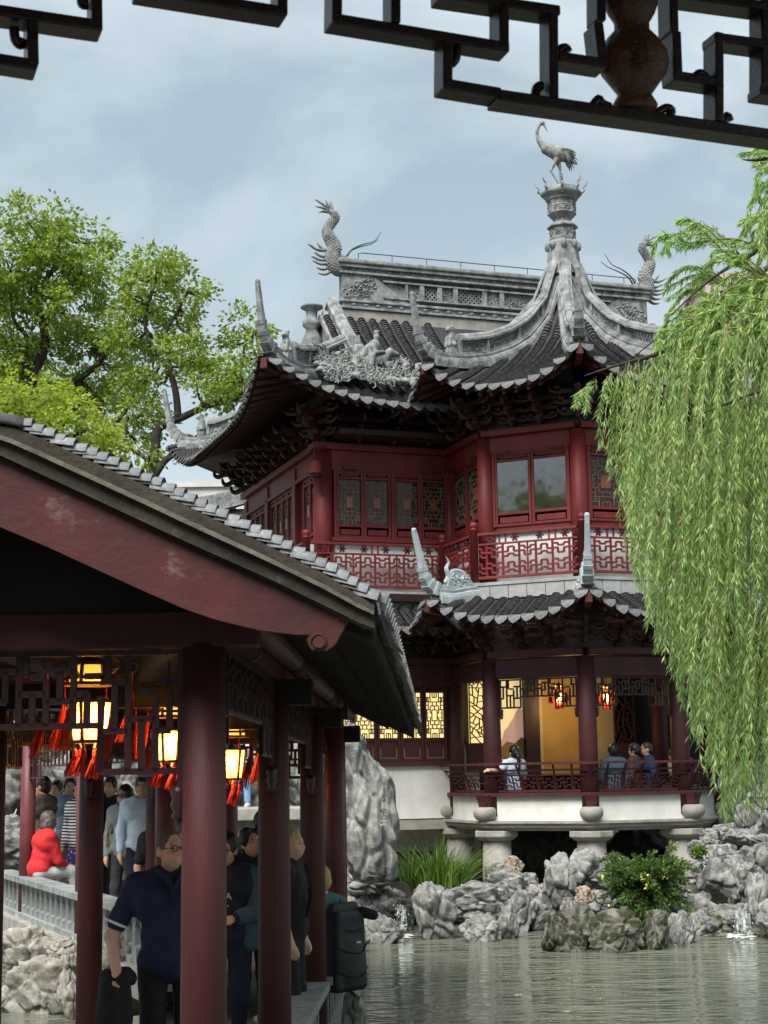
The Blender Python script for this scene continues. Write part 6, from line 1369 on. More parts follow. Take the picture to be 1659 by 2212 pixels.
# ---- shrub on the rocks
def rock_shrub():
    base = P(1395, 1960, 23.6); t = thing('flowering_shrub', 'trailing green shrub with small yellow flowers spilling over the right rocks', 'shrub', base); P_, D_, Fp, Fd = [], [], [], []; mb = MB(); k = 23.6 / FPX
    for i in range(130):
        a = rnd(-1, 1); tip = Vector((rnd(-95, 95) * k, rnd(-.55, .25), rnd(-20, 125) * k * (1 - .35 * abs(a)))); 
        if i % 7 == 0: tip = Vector((rnd(15, 45) * k, -.65, rnd(-90, -20) * k))
        mid = tip * .55 + Vector((0, 0, .16)); pts = smooth_pts([Vector((rnd(-.1, .1), 0, -.1)), mid, tip], 7); mb.tube(pts, [.007] * len(pts), 4, cap=False)
        for j, p in enumerate(pts[2:]):
            d = (pts[min(j + 3, len(pts) - 1)] - pts[j + 1]).normalized()
            for s in range(9):
                u = Vector((rnd(-1, 1), rnd(-1, 1), rnd(-.8, .6))); P_.append(p + u * .035); D_.append(d * .4 + u * .6)
        if i % 9 == 0:
            for s in range(7): u = Vector((rnd(-1, 1), rnd(-1, 1), rnd(-1, 1))); Fp.append(tip + u * .05); Fd.append(u)
    mb.build('stems', 'bark', t); leaves_np('foliage', np.array(P_), np.array(D_), .065, .015, 'shrub_leaf', t); leaves_np('blossom', np.array(Fp), np.array(Fd), .055, .02, 'petal', t)
rock_shrub()
bush('small leafy sprig on the rocks right of the shrub', 1508, 1838, 14, 24.4, 'grass', 30, (.05, .015))
# ---- weeping willow
def willow():
    base = (5.6, 14.2, WATER + .1); t = thing('weeping_willow', 'weeping willow hanging long pale green strands at the right', 'tree', base); off = np.array(base)
    mb = MB(); B_ = Vector(base); trunk = [Vector((0, 0, 0)), Vector((-.15, .05, 1.6)), Vector((-.05, .0, 3.2)), Vector((.1, -.1, 4.6))]; branch(mb, trunk, .32, .2, 12)
    top = B_ + trunk[-1]; limbs = []
    def limb(pts, r0, r1): w = [top] + [P(*p) for p in pts]; branch(mb, [p - B_ for p in w], r0, r1); limbs.extend(smooth_pts(w, 4))
    limb([(1900, 560, 13.8), (1700, 600, 13.2), (1560, 690, 13.0), (1430, 760, 12.8), (1330, 790, 12.6), (1262, 812, 12.5)], .05, .004)
    limb([(1850, 480, 14.2), (1690, 560, 14), (1560, 640, 13.8), (1460, 700, 13.6), (1370, 770, 13.5)], .045, .004)
    limb([(1880, 420, 13.2), (1740, 480, 13), (1640, 540, 12.9), (1540, 600, 12.8), (1450, 680, 12.7)], .045, .004)
    limb([(1900, 350, 14.5), (1760, 400, 14.4), (1620, 600, 14.3), (1520, 760, 14.2)], .04, .005)
    limb([(1840, 300, 13), (1720, 330, 12.8), (1640, 345, 12.6), (1605, 345, 12.5)], .05, .004)
    limb([(1870, 700, 12.2), (1740, 800, 12), (1600, 860, 11.9), (1500, 900, 11.8)], .03, .004)
    Pl, Dl = [], []; tw = MB()
    def strand(x, y0, y1, Y, sway=0, out=20, dens=1.0):
        n = max(5, int((y1 - y0) / 26)); pts = []; ph = rnd(0, 6)
        for i in range(n + 1):
            s = i / n; q = P(x - out * (1 - s) ** 3 * -1 + sway * s * s + 3.2 * sin(ph + s * 7), lerp(y0, y1, s), Y + .12 * sin(ph * 2 + s * 4)); pts.append(q)
        tw.tube([p - B_ for p in pts], [lerp(.006, .0022, i / n) for i in range(n + 1)], 4, cap=False)
        L_ = sum((pts[i + 1] - pts[i]).length for i in range(n)); m = int(L_ / .0135 * dens); a = np.array([p[:] for p in pts]); tt = np.sort(rng.uniform(0.02, 1, m)) * n; i0 = np.minimum(tt.astype(int), n - 1); fr = (tt - i0)[:, None]
        p = a[i0] * (1 - fr) + a[i0 + 1] * fr; d = a[i0 + 1] - a[i0]; d /= np.linalg.norm(d, axis=1, keepdims=True); ang = rng.uniform(0, 6.28, m); side = np.stack([np.cos(ang), np.sin(ang), np.zeros(m)], 1)
        Pl.append(p); Dl.append(d * rng.uniform(.55, 1.0, m)[:, None] + side * rng.uniform(.25, .75, m)[:, None] + np.array([0, 0, -.25]))
    def ytop(x): return pl(x, [1235, 1300, 1350, 1420, 1500, 1600, 1700, 2000], [830, 800, 775, 735, 690, 650, 640, 620])
    def ybot(x): return pl(x, [1235, 1262, 1300, 1340, 1370, 1400, 1440, 1470, 1500, 1530, 1570, 1620, 1700, 2000], [890, 930, 985, 1085, 1220, 1330, 1440, 1530, 1600, 1690, 1790, 1800, 1760, 1700])
    for k in range(16): x = rnd(1240, 1350); strand(x, ytop(x) + rnd(0, 15), ybot(x) - rnd(0, 80), 12.5 + rnd(-.2, .2), -6, 18, 1.15)
    for k in range(470):
        x = 1345 + 420 * random.random() ** .8; yb = ybot(x); yt = ytop(x); y0 = lerp(yt, yb - 160, random.random() ** 1.5 * .85); y1 = min(yb - abs(random.gauss(0, 70)), y0 + rnd(260, 620))
        if y1 - y0 < 90: continue
        strand(x, y0, y1, rnd(11.6, 14.6), rnd(-14, 4), rnd(5, 40))
    for k in range(90): x = rnd(1765, 2200); strand(x, rnd(560, 1100), rnd(1300, 1750), rnd(12, 16), 0, 20, .8)
    # arching sprays along the top
    def spray(pts, Y, ln=.9):
        w = smooth_pts([P(x, y, Y) for x, y in pts], 7); tw.tube([p - B_ for p in w], [lerp(.009, .003, i / (len(w) - 1)) for i in range(len(w))], 4, cap=False); a = np.array([p[:] for p in w]); n = len(a) - 1; m = int(ln * n * 12); tt = rng.uniform(.15, 1, m) * n; i0 = np.minimum(tt.astype(int), n - 1); fr = (tt - i0)[:, None]
        p = a[i0] * (1 - fr) + a[i0 + 1] * fr; d = a[i0 + 1] - a[i0]; d /= np.linalg.norm(d, axis=1, keepdims=True); side = rng.normal(size=(m, 3)); Pl.append(p); Dl.append(d * .7 + side * .3 + np.array([0, 0, -.5]))
    for pts, Y in (([(1700, 560), (1560, 520), (1480, 505), (1425, 512), (1410, 540)], 13), ([(1640, 600), (1560, 540), (1500, 480), (1470, 475)], 12.8), ([(1620, 640), (1540, 590), (1480, 575), (1440, 610)], 13.2), ([(1620, 700), (1540, 640), (1480, 630), (1440, 680)], 13), ([(1700, 520), (1640, 470), (1600, 505), (1580, 560)], 13), ([(1700, 640), (1600, 560), (1540, 560), (1500, 610)], 13.4), ([(1660, 620), (1590, 590), (1540, 640), (1520, 720)], 12.6), ([(1720, 360), (1650, 330), (1605, 330)], 12.6), ([(1720, 420), (1650, 395), (1625, 430), (1612, 480)], 12.7), ([(1720, 380), (1660, 360), (1635, 385), (1640, 420)], 12.5), ([(1740, 520), (1665, 470), (1640, 500)], 12.6), ([(1600, 690), (1500, 670), (1430, 710), (1410, 770)], 13), ([(1600, 760), (1500, 700), (1430, 720), (1410, 790)], 12.8), ([(1700, 470), (1670, 440), (1650, 480), (1640, 560)], 12.5)):
        spray(pts, Y, 1.0)
        for j in range(2): spray([(x + rnd(-10, 45), y + rnd(-16, 34)) for x, y in pts], Y + rnd(-.3, .3), .8)
    for k in range(200):
        x = rnd(1440, 1760); y = ytop(x) + rnd(-25, 110) - max(0, x - 1520) * rnd(0, .55); spray([(x + rnd(40, 90), y - rnd(-10, 35)), (x + rnd(10, 40), y), (x, y + rnd(30, 90))], rnd(12.2, 14.2), 1.0)
    mb.build('trunk', 'bark', t, True); tw.build('hanging_twigs', 'twig', t); p = np.concatenate(Pl) - off; leaves_np('leaves', p, np.concatenate(Dl), .08, .0055, 'willow_leaf', t, .1); print('willow leaves', len(p))
random.seed(17); willow()
# ================================================================== far buildings
def block(label, x, y, Y, w, h, mat, rows, cols, name='apartment_block'):
    c = P(x, y, Y); t = thing(name, label, 'building', c); m = MB().box((0, 6, -h / 2), (w, 12, h)).build('wall', mat, t); MB().box((0, 6, .25), (w + .6, 12.6, .5)).build('parapet', mat, t); MB().box((w * .2, 5, 1.6), (w * .2, 4, 2.6)).build('roof_box', 'far_pink', t)
    for r_ in range(rows):
        for c_ in range(cols):
            q = Vector((-w / 2 + (c_ + .5) * w / cols, -.06, -2 - r_ * 3.2)); f = MB().box(tuple(q), (w / cols * .55, .1, 1.7)).build('window', 'glass', t); MB().box((q.x, q.y - .06, q.z), (.08, .08, 1.7)).build('window_frame', 'white_clean', f)
M['far_beige'] = pm('pale_concrete', (.50, .48, .44), (.60, .58, .54), 1, .9); M['far_pink'] = pm('pinkish_render', (.45, .33, .31), (.52, .40, .37), 1, .9)
block('pale apartment block far behind the corridor roof', 470, 1052, 150, 9, 30, 'far_beige', 6, 4); block('pinkish apartment block far behind the willow crown', 1665, 600, 140, 12, 60, 'far_pink', 14, 5)
nh = thing('neighbouring_hall', 'low grey ridge and roof of a neighbouring hall behind the corridor', 'building', P(478, 1100, 38))
m = MB(); m.prism([(-2.2, -1.1), (2.2, -1.1), (1.2, 0), (-1.2, 0)], (0, 0, 0), (1, 0, 0), (0, 0, 1), (0, 3, 0)); m.build('roof', 'tile', nh)
MB().sweep(smooth_pts([(-2.0, 0, -.15), (-.8, 0, -.05), (.2, 0, .12), (1.0, 0, .35)], 5), [(-.12, -.1), (.12, -.1), (.12, .3), (-.12, .3)], side=(0, 1, 0)).build('ridge', 'ridge', nh); MB().box((0, 1.5, -2.6), (3.6, 3, 3)).build('wall', 'white', nh)
# ================================================================== inside the ground-floor loggia
TWI = TWM.inverted()
def TL(x, y, v):
    d = P(x, y, 1.0); o = TWI @ Vector((0, 0, 0)); e = (TWI.to_3x3() @ d); return o + e * ((v - o.y) / e.y)
M['ochre'] = pm('ochre_painted_wall', (.42, .25, .075), (.52, .32, .10), 2, .7); M['cream'] = pm('cream_wall', (.55, .42, .22), (.62, .48, .26), 2, .8)
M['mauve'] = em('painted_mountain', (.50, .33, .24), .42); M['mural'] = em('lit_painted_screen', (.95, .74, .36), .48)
def panel(x0, x1, y0, y1, v, th, name, mat, par=TW):
    a, b, c, d = TL(x0, y1, v), TL(x1, y1, v), TL(x1, y0, v), TL(x0, y0, v); u0, u1 = (a.x + d.x) / 2, (b.x + c.x) / 2; z0, z1 = (a.z + b.z) / 2, (c.z + d.z) / 2
    return MB().box(((u0 + u1) / 2, v + th / 2, (z0 + z1) / 2), (u1 - u0, th, z1 - z0)).build(name, mat, par)
panel(1160, 1250, 1440, 1672, 1.45, .06, 'screen_wall', 'ochre'); panel(1250, 1328, 1440, 1672, 1.5, .06, 'screen_wall', 'cream'); panel(1140, 1172, 1440, 1672, 1.40, .05, 'screen_wall', 'cream')
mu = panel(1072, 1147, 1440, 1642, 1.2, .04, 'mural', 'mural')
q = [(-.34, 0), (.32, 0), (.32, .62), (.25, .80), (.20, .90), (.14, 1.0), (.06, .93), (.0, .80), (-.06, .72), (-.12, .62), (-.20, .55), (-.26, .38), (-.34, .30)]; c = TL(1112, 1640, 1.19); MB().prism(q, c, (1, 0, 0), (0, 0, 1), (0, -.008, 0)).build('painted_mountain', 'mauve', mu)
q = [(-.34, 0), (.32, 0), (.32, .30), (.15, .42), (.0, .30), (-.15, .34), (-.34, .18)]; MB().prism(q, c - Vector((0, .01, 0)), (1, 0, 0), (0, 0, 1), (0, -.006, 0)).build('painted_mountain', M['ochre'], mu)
panel(1136, 1166, 1440, 1680, 1.05, .2, 'inner_pillar', 'brown'); panel(1366, 1620, 1420, 1700, 1.3, .08, 'inner_partition', 'black'); panel(955, 1075, 1420, 1700, 1.6, .06, 'inner_partition', 'black'); panel(1000, 1620, 1410, 1450, 1.7, .05, 'inner_partition', 'brown')
def ice_lattice(x0, x1, y0, y1, v, lit, par=TW, seed=2):
    rs = random.Random(seed); a, b = TL(x0, y1, v), TL(x1, y0, v); W_, H_ = b.x - a.x, b.z - a.z; polys = [[(0, 0), (W_, 0), (W_, H_), (0, H_)]]; segs = []
    while len(polys) < 46:
        polys.sort(key=lambda p: -abs(sum(p[i][0] * p[(i + 1) % len(p)][1] - p[(i + 1) % len(p)][0] * p[i][1] for i in range(len(p))))); p = polys.pop(0); n = len(p)
        ls = sorted(range(n), key=lambda i: -math.hypot(p[i][0] - p[(i + 1) % n][0], p[i][1] - p[(i + 1) % n][1])); i, j = sorted((ls[0], ls[1])); s, t = rs.uniform(.36, .64), rs.uniform(.36, .64)
        A = (lerp(p[i][0], p[(i + 1) % n][0], s), lerp(p[i][1], p[(i + 1) % n][1], s)); B = (lerp(p[j][0], p[(j + 1) % n][0], t), lerp(p[j][1], p[(j + 1) % n][1], t)); segs.append((A, B)); polys.append([A] + p[i + 1:j + 1] + [B]); polys.append([B] + p[j + 1:] + p[:i + 1] + [A])
    m = MB()
    for (p, q_) in segs + [((0, 0), (W_, 0)), ((W_, 0), (W_, H_)), ((W_, H_), (0, H_)), ((0, H_), (0, 0))]: m.bar(a + Vector((p[0], 0, p[1])), a + Vector((q_[0], 0, q_[1])), .017, .03, (0, 1, 0))
    r = m.build('ice_crack_lattice', 'brown', par)
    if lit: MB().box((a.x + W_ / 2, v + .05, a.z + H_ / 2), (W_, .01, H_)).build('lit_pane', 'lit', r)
ice_lattice(1016, 1056, 1462, 1606, 1.0, True); ice_lattice(1328, 1366, 1458, 1606, .95, False, seed=5)
panel(1010, 1060, 1606, 1665, .98, .06, 'door_panel', 'maroon'); panel(1322, 1370, 1606, 1670, .93, .06, 'door_panel', 'maroon')
CO_keep = CO
def tower_valance(p, q, zt, zb, seed):
    global CO
    CO = TW; r = valance(p, q, zt, zb, seed, 'lattice_valance', 'brown', .016, .12); CO = CO_keep; return r
for i in range(1, 4):
    p, q = oc(2.33, VA[i]), oc(2.33, VA[i + 1]); e = (q - p).normalized(); tower_valance(p + e * .17, q - e * .17, 1.62, 1.12, i)
for (x, y, v, lb, sd_) in ((1207, 1500, -.2, 'small lit lantern with red tassels left of the tower centre column', 4), (1310, 1502, -.2, 'small lit lantern right of the tower centre column', 6)):
    w = TWM @ TL(x, y, v); lantern(w, lb, .62, sd_, 16, (0, 0, 0), .2)
ld = bpy.data.lights.new('hall_lamp', 'POINT'); ld.energy = 24; ld.color = (1, .72, .36); ld.shadow_soft_size = .15; lo = bpy.data.objects.new('hall_lamp', ld); lnk(lo, TW); lo.location = (.1, .5, 1.25)
# right-hand neighbour wall and red gallery behind the willow
rb = thing('red_side_gallery', 'dark red gallery wall behind the willow at the right edge', 'building', (8.9, 28.6, 0), R(12))
MB().box((0, .2, -.1), (3.6, .2, 3.6)).build('wall', 'maroon', rb); MB().box((0, -.2, 2.0), (4.4, 2.2, .2)).build('roof', 'tile', rb)
for x in (-1.6, -.5, .6, 1.6): MB().lathe([(.11, -1.6), (.1, 1.9)], 14, (x, -.3, 0)).build('column', 'maroon', rb, True)
# ================================================================== people
SK = {'a': pm('warm_skin', (.54, .295, .195), (.63, .36, .245), 8, .5, spec=.3), 'b': pm('light_skin', (.62, .34, .245), (.72, .42, .32), 8, .5, spec=.3)}
def cloth(name, c, k=1.25, **kw): return pm(name, c, tuple(min(1, q * k) for q in c), kw.pop('scale', 7), kw.pop('rough', .85), kw.pop('bump', .7), kw.pop('bscale', 11), **kw)
HB = pm('black_hair', (.006, .005, .005), (.02, .016, .014), 40, .45, stretch=(1, 1, .15)); HG = pm('greying_brown_hair', (.07, .05, .045), (.15, .12, .11), 40, .5, stretch=(1, 1, .15)); HY = pm('blond_hair', (.38, .25, .10), (.55, .38, .18), 40, .5, stretch=(1, 1, .15)); HD = pm('dark_brown_hair', (.025, .015, .012), (.05, .03, .024), 40, .45, stretch=(1, 1, .15)); HS = pm('cropped_grey_hair', (.09, .07, .055), (.15, .12, .10), 60, .7)
M['eye'] = pm('dark_eye', (.01, .008, .007), None, 5, .2); M['specs'] = pm('black_spectacle_frame', (.01, .01, .01), None, 5, .3); M['lip'] = pm('lip', (.36, .13, .11), None, 8, .5)
def ruffle(o, amp, fr, st=1.0, seed=0):
    """folds and creases: push the cloth in and out along its own surface"""
    me = o.data; n = len(me.vertices); co = np.empty(n * 3, np.float32); no = np.empty(n * 3, np.float32); me.vertices.foreach_get('co', co); me.vertices.foreach_get('normal', no); co = co.reshape(-1, 3); no = no.reshape(-1, 3); a = np.empty(n, np.float32)
    for i, (x, y, z) in enumerate(co): a[i] = abs(noise.noise((x * fr + seed, y * fr, z * fr * st + seed))) - .22 + .5 * noise.noise((x * fr * .45, y * fr * .45 + seed, z * fr * .45))
    co += no * (a * amp)[:, None]; me.vertices.foreach_set('co', co.ravel()); me.update(); return o
def person(loc, face, label, H=1.72, skin='a', hair=('short', HB), top=None, sleeve='short', bottom=None, legs='trousers', shoes=None, fat=1.0, seat=None, lean=0, headyaw=0, headpitch=0, rarm=None, larm=None, glasses=False, h=.016, legpose=None, skirt=False, collar=None, openjacket=None, group=None, roots=True):
    """local frame: +y is where the figure faces, floor (or seat top) at z 0; rarm/larm = (elbow, wrist) points for the figure's right (-x) / left (+x)"""
    t = thing('person', label, 'person', loc, face, group); k = H / 1.72; V = Vector; dz = -.86 if seat else 0
    piv = V((0, 0, .92 + dz)); RL = Matrix.Rotation(-lean, 3, 'X')
    def U(x, y, z): return ((RL @ (V((x, y, z + dz)) - piv)) + piv) * k           # upper body point
    def Lw(x, y, z): return V((x, y, z)) * k
    f = fat; hd = U(0, .0, 1.50); HR = Matrix.Rotation(headyaw, 3, 'Z') @ Matrix.Rotation(-headpitch - lean * .3, 3, 'X')
    def Hh(x, y, z): return hd + HR @ (V((x, y, z)) * k * (1 if H < 1.9 else 1))
    HM = HR.to_4x4()
    head = [('e', Hh(0, .0, .115), (.074, .093, .108), HM), ('e', Hh(0, .035, .045), (.056, .062, .058), HM), ('c', Hh(0, .05, .005), Hh(0, .06, .03), .03, .034), ('c', Hh(0, .088, .115), Hh(0, .108, .068), .010, .016), ('e', Hh(0, .083, .128), (.05, .014, .014), HM), ('e', Hh(0, .09, .036), (.024, .012, .012), HM)]
    for s in (-1, 1): head += [('e', Hh(s * .076, -.005, .085), (.012, .024, .033), HM), ('e-', Hh(s * .030, .104, .103), (.018, .016, .012), HM), ('e', Hh(s * .032, .066, .062), (.026, .028, .024), HM)]
    neck = [('c', U(0, -.015, 1.40), Hh(0, -.005, .05), .055 * (f * .5 + .5), .05 * (f * .4 + .6))]
    tor = [('c', U(-.10 * f, 0, 1.31), U(.10 * f, 0, 1.31), .112 * f, .112 * f), ('e', U(0, .02 * f, 1.11), (.150 * f, .115 * f + .02 * (f - 1), .19)), ('e', U(0, 0, .96), (.165 * f, .125 * f, .13)), ('c', U(-.165 * f, -.01, 1.40), U(.165 * f, -.01, 1.40), .058, .058), ('c', U(-.07, -.01, 1.42), U(.07, -.01, 1.42), .07, .07)]
    def arm(s, spec):
        sh = U(s * .185 * f, -.005, 1.395)
        if spec: el, wr = U(*spec[0]), U(*spec[1])
        else: el, wr = U(s * (.235 * f + .01), -.02, 1.11), U(s * (.235 * f + .005), .05, .87)
        return sh, el, wr
    arms = [(-1,) + arm(-1, rarm), (1,) + arm(1, larm)]
    body = head + neck + [(p[0], p[1], p[2], p[3] - .012, p[4] - .012) if p[0] == 'c' else (p[0], p[1], tuple(q - .012 for q in p[2])) for p in tor]
    af = .5 + .5 * f
    for s, sh, el, wr in arms:
        body += [('c', sh, el, .05 * af, .042 * af), ('c', el, wr, .042 * af, .028 * af)]
        d = (wr - el).normalized(); sd = d.cross(V((0, 0, 1))); sd = sd.normalized() if sd.length > .1 else V((0, 1, 0)) if abs(d.z) > .9 else V((1, 0, 0))
        if abs(d.z) > .8: sd = V((0, 1, 0)) - d * d.y; sd.normalize()
        nn = d.cross(sd) * s; pe = wr + d * .085 * k; body += [('c', wr + d * .01, wr + d * .05 * k, .028, .03), ('e', wr + d * .055 * k, (.032, .032, .032))]
        for j, (o_, L_) in enumerate(((-.03, .068), (-.01, .078), (.01, .074), (.03, .058))):
            a = pe - d * .02 + sd * o_ * k; b = a + d * L_ * .55 * k + nn * -.008; c_ = b + d * L_ * .45 * k - nn * .022; rr = max(.0085, h * .62); body += [('c', a, b, rr * 1.1, rr), ('c', b, c_, rr, rr * .85)]
        a = wr + d * .03 * k - sd * .028; body += [('c', a, a + d * .035 * k - sd * .025 - nn * .012, .013, .011), ('c', a + d * .035 * k - sd * .025 - nn * .012, a + d * .065 * k - sd * .024 - nn * .02, .011, .009)]
    lg = []
    for s in (-1, 1):
        if legpose: kn, an = [V(q) * k for q in legpose[0 if s < 0 else 1]]
        elif seat: kn, an = Lw(s * .11, .42, .05), Lw(s * .11, .38, -.36)
        else: kn, an = Lw(s * .10, .025, .49), Lw(s * .105, -.01, .085)
        hp = U(s * .088 * f, 0, .90); lg.append((s, hp, kn, an)); body += [('c', hp, kn, .078 * af, .054 * af), ('c', kn, an, .054 * af, .036)]; fd = V((s * .12, 1, 0)).normalized(); body += [('c', an + V((0, -.03, -.045)) * k, an + (fd * .14 + V((0, 0, -.055))) * k, .036, .03)]
    bo = sdf_obj('body', body, SK[skin], t, h, .022)
    # clothing shells
    def swell(p, r): return (p[0], p[1], p[2], p[3] + r, p[4] + r) if p[0] == 'c' else (p[0], p[1], tuple(q + r for q in p[2])) + tuple(p[3:])
    sh = [swell(p, .020) for p in tor] + [('e-', Hh(0, .02, .02), (.062, .075, .055))]
    for s, s0, el, wr in arms:
        if sleeve == 'none': continue
        e2 = el if sleeve == 'long' else s0.lerp(el, .72); sh.append(('c', s0, e2, .066 * af, (.055 if sleeve == 'long' else .066) * af))
        if sleeve == 'long': sh.append(('c', el, el.lerp(wr, .92), .055 * af, .043))
    if top: ruffle(sdf_obj('top', sh, top, t, h, .03), .010, 10, .8, loc[0])
    if bottom:
        if skirt: lp = [('e', U(0, 0, .93), (.18 * f, .15 * f, .1))] + [('c', Lw(0, 0, .9 + dz), Lw(0, .0, .35), .15 * f, .21 * f)]
        else:
            lp = [swell(tor[2], .014)]
            for s, hp, kn, an in lg:
                if legs == 'shorts': lp += [('c', hp, hp.lerp(kn, .88), .095 * af, .082 * af)]
                else: lp += [('c', hp, kn, .092 * af, .070 * af), ('c', kn, kn.lerp(an, .94), .070 * af, .055)]
        ruffle(sdf_obj('skirt' if skirt else legs, lp, bottom, t, h, .03), .008, 10, .7, loc[0])
    if shoes:
        for s, hp, kn, an in lg: fd = V((s * .12, 1, 0)).normalized(); sdf_obj('shoe', [('c', an + V((0, -.035, -.048)) * k, an + (fd * .15 + V((0, 0, -.055))) * k, .044, .037), ('e', an + V((0, 0, -.03)), (.045, .05, .045))], shoes, t, h * .9, .02)
    st, hm = hair
    if st != 'bald':
        g = .010 if st != 'crop' else .004
        hp_ = [('e', Hh(0, -.012, .125), (.078 + g, .094 + g, .104 + g), HM), ('e', Hh(0, -.045, .075), (.072 + g * .6, .06, .075), HM)]
        if st == 'fluffy': hp_ += [('e', Hh(rs_ * .05, .02 + .02 * (q_ % 2), .185 - .02 * (q_ % 3)), (.05, .06, .04), HM) for q_, rs_ in enumerate((-1, -.4, .3, 1, 0))] + [('e', Hh(s * .075, .03, .13), (.03, .055, .05), HM) for s in (-1, 1)]
        if st in ('long', 'bob'):
            for s in (-1, 1): hp_ += [('e', Hh(s * .07, .0, .085), (.035, .07, .09), HM)]
            if st == 'bob': hp_ += [('c', Hh(-.05, -.05, .03), Hh(.05, -.05, .03), .055, .055)] + [('c', Hh(s * .075, -.0, .1), Hh(s * .075, .015, .02), .03, .03) for s in (-1, 1)]
            else: hp_ += [('c', Hh(s * .06, -.05, .06), U(s * .10, -.09 + .0, 1.10), .05, .035) for s in (-1, 0, 1)] + [('c', Hh(s * .075, .0, .07), U(s * .12, .07, 1.16), .028, .03) for s in (-1, 1)]
        if st == 'tail': hp_ += [('c', Hh(0, -.10, .10), Hh(0, -.15, .03), .035, .04), ('c', Hh(0, -.15, .03), Hh(.01, -.16, -.20), .038, .02)]
        hp_ += [('e-', Hh(0, .085, .075), (.062, .07, .085), HM), ('e-', Hh(0, .115, .10), (.07, .06, .06), HM)]
        ruffle(sdf_obj('hair', hp_, hm, t, h * .8, .02), .016 if st != 'crop' else .003, 42, .35, loc[0])
    for s in (-1, 1):
        MB().lathe([(0, -.007), (.010, -.003), (.011, .002), (0, .006)], 8, tuple(Hh(s * .030, .083, .103))).build('eye', 'eye', bo); MB().bar(Hh(s * .014, .093, .125), Hh(s * .048, .082, .127), .009, .007).build('eyebrow', hm if st != 'bald' else HD, bo)
    MB().bar(Hh(-.022, .096, .036), Hh(.022, .096, .036), .008, .009).build('mouth', 'lip', bo)
    if glasses:
        m = MB()
        for s in (-1, 1):
            c = Hh(s * .032, .108, .103); ex = HR @ V((1, 0, 0)); ez = HR @ V((0, 0, 1)); m.tube([c + ex * cos(a * pi / 6) * .025 + ez * sin(a * pi / 6) * .019 for a in range(13)], .0032, 5, cap=False); m.tube([Hh(s * .055, .104, .106), Hh(s * .08, .0, .1)], .003, 5)
        m.tube([Hh(-.008, .112, .106), Hh(.008, .112, .106)], .003, 5); m.build('spectacles', 'specs', t)
    t['_'] = 0; del t['_']
    return t, dict(U=U, Hh=Hh, arms=arms, lg=lg, k=k)
NAVY = cloth('navy_polo_cotton', (.012, .018, .055)); BLK = cloth('black_cloth', (.010, .010, .011), 1.5); GREYC = cloth('dark_grey_denim', (.035, .037, .042)); LGREY = cloth('grey_knit', (.20, .215, .22)); REDC = cloth('red_knit', (.55, .022, .025)); OLV = cloth('olive_cloth', (.075, .065, .045)); DEN = cloth('light_denim', (.21, .28, .36)); JEAN = cloth('pale_blue_jeans', (.19, .32, .50)); TEAL = cloth('teal_cotton', (.06, .135, .125)); WHT = cloth('white_cloth', (.62, .62, .60)); LBL = cloth('light_blue_cotton', (.42, .52, .62)); BLU = cloth('bright_blue_cloth', (.012, .16, .52)); MAUV = cloth('mauve_cloth', (.20, .13, .16)); SLATE = cloth('slate_blue_jacket', (.045, .075, .105)); DNAVY = cloth('dark_navy_cloth', (.012, .015, .028)); PINK = cloth('magenta_pack', (.38, .02, .22)); CREAM = cloth('cream_shirt', (.60, .50, .42)); BRN = cloth('dark_brown_jacket', (.045, .025, .025)); WSHOE = cloth('white_shoe', (.55, .56, .56)); SUIT = cloth('navy_blazer', (.014, .024, .075)); TEALBAG = cloth('dark_teal_bag', (.008, .045, .042)); GRYL = cloth('pale_grey_lining', (.30, .30, .30)); TAN = cloth('tan_strap', (.35, .20, .06)); WTROU = cloth('pale_trousers', (.45, .46, .46))
def stripes(name, a, b, scale, dirn='Z'):
    m = bpy.data.materials.new(name); m.use_nodes = True; nt = m.node_tree; N = nt.nodes.new; L = nt.links.new; bs = nt.nodes['Principled BSDF']; bs.inputs['Roughness'].default_value = .85; tc = N('ShaderNodeTexCoord'); w = N('ShaderNodeTexWave'); w.bands_direction = dirn; w.inputs['Scale'].default_value = scale; L(tc.outputs['Object'], w.inputs['Vector']); r = N('ShaderNodeValToRGB'); r.color_ramp.interpolation = 'CONSTANT'; r.color_ramp.elements[0].color = a + (1,); r.color_ramp.elements[1].color = b + (1,); r.color_ramp.elements[1].position = .5; L(w.outputs['Fac'], r.inputs['Fac']); L(r.outputs['Color'], bs.inputs['Base Color']); return m
STR = stripes('black_white_striped_jersey', (.012, .012, .014), (.7, .7, .7), 8)
def dots(name):
    m = bpy.data.materials.new(name); m.use_nodes = True; nt = m.node_tree; N = nt.nodes.new; L = nt.links.new; bs = nt.nodes['Principled BSDF']; bs.inputs['Roughness'].default_value = .85; tc = N('ShaderNodeTexCoord'); v = N('ShaderNodeTexVoronoi'); v.inputs['Scale'].default_value = 26; L(tc.outputs['Object'], v.inputs['Vector']); r = N('ShaderNodeValToRGB'); r.color_ramp.interpolation = 'CONSTANT'; r.color_ramp.elements[0].color = (.7, .7, .75, 1); r.color_ramp.elements[1].color = (.05, .04, .22, 1); r.color_ramp.elements[1].position = .3; L(v.outputs['Distance'], r.inputs['Fac']); L(r.outputs['Color'], bs.inputs['Base Color']); return m
DOT = dots('purple_polka_dot_cloth')
def text_on(txt, p, size, mat, parent, rot, name='printed_lettering'):
    cu = bpy.data.curves.new(name, 'FONT'); cu.body = txt; cu.size = size; cu.extrude = .0015; cu.align_x = 'CENTER'; o = bpy.data.objects.new(name, cu); dg = bpy.context.evaluated_depsgraph_get(); lnk(o); dg.update(); me = bpy.data.meshes.new_from_object(o.evaluated_get(dg)); bpy.data.objects.remove(o); me.materials.append(mat); o = bpy.data.objects.new(name, me); lnk(o, parent); o.location = p; o.rotation_euler = rot; return o
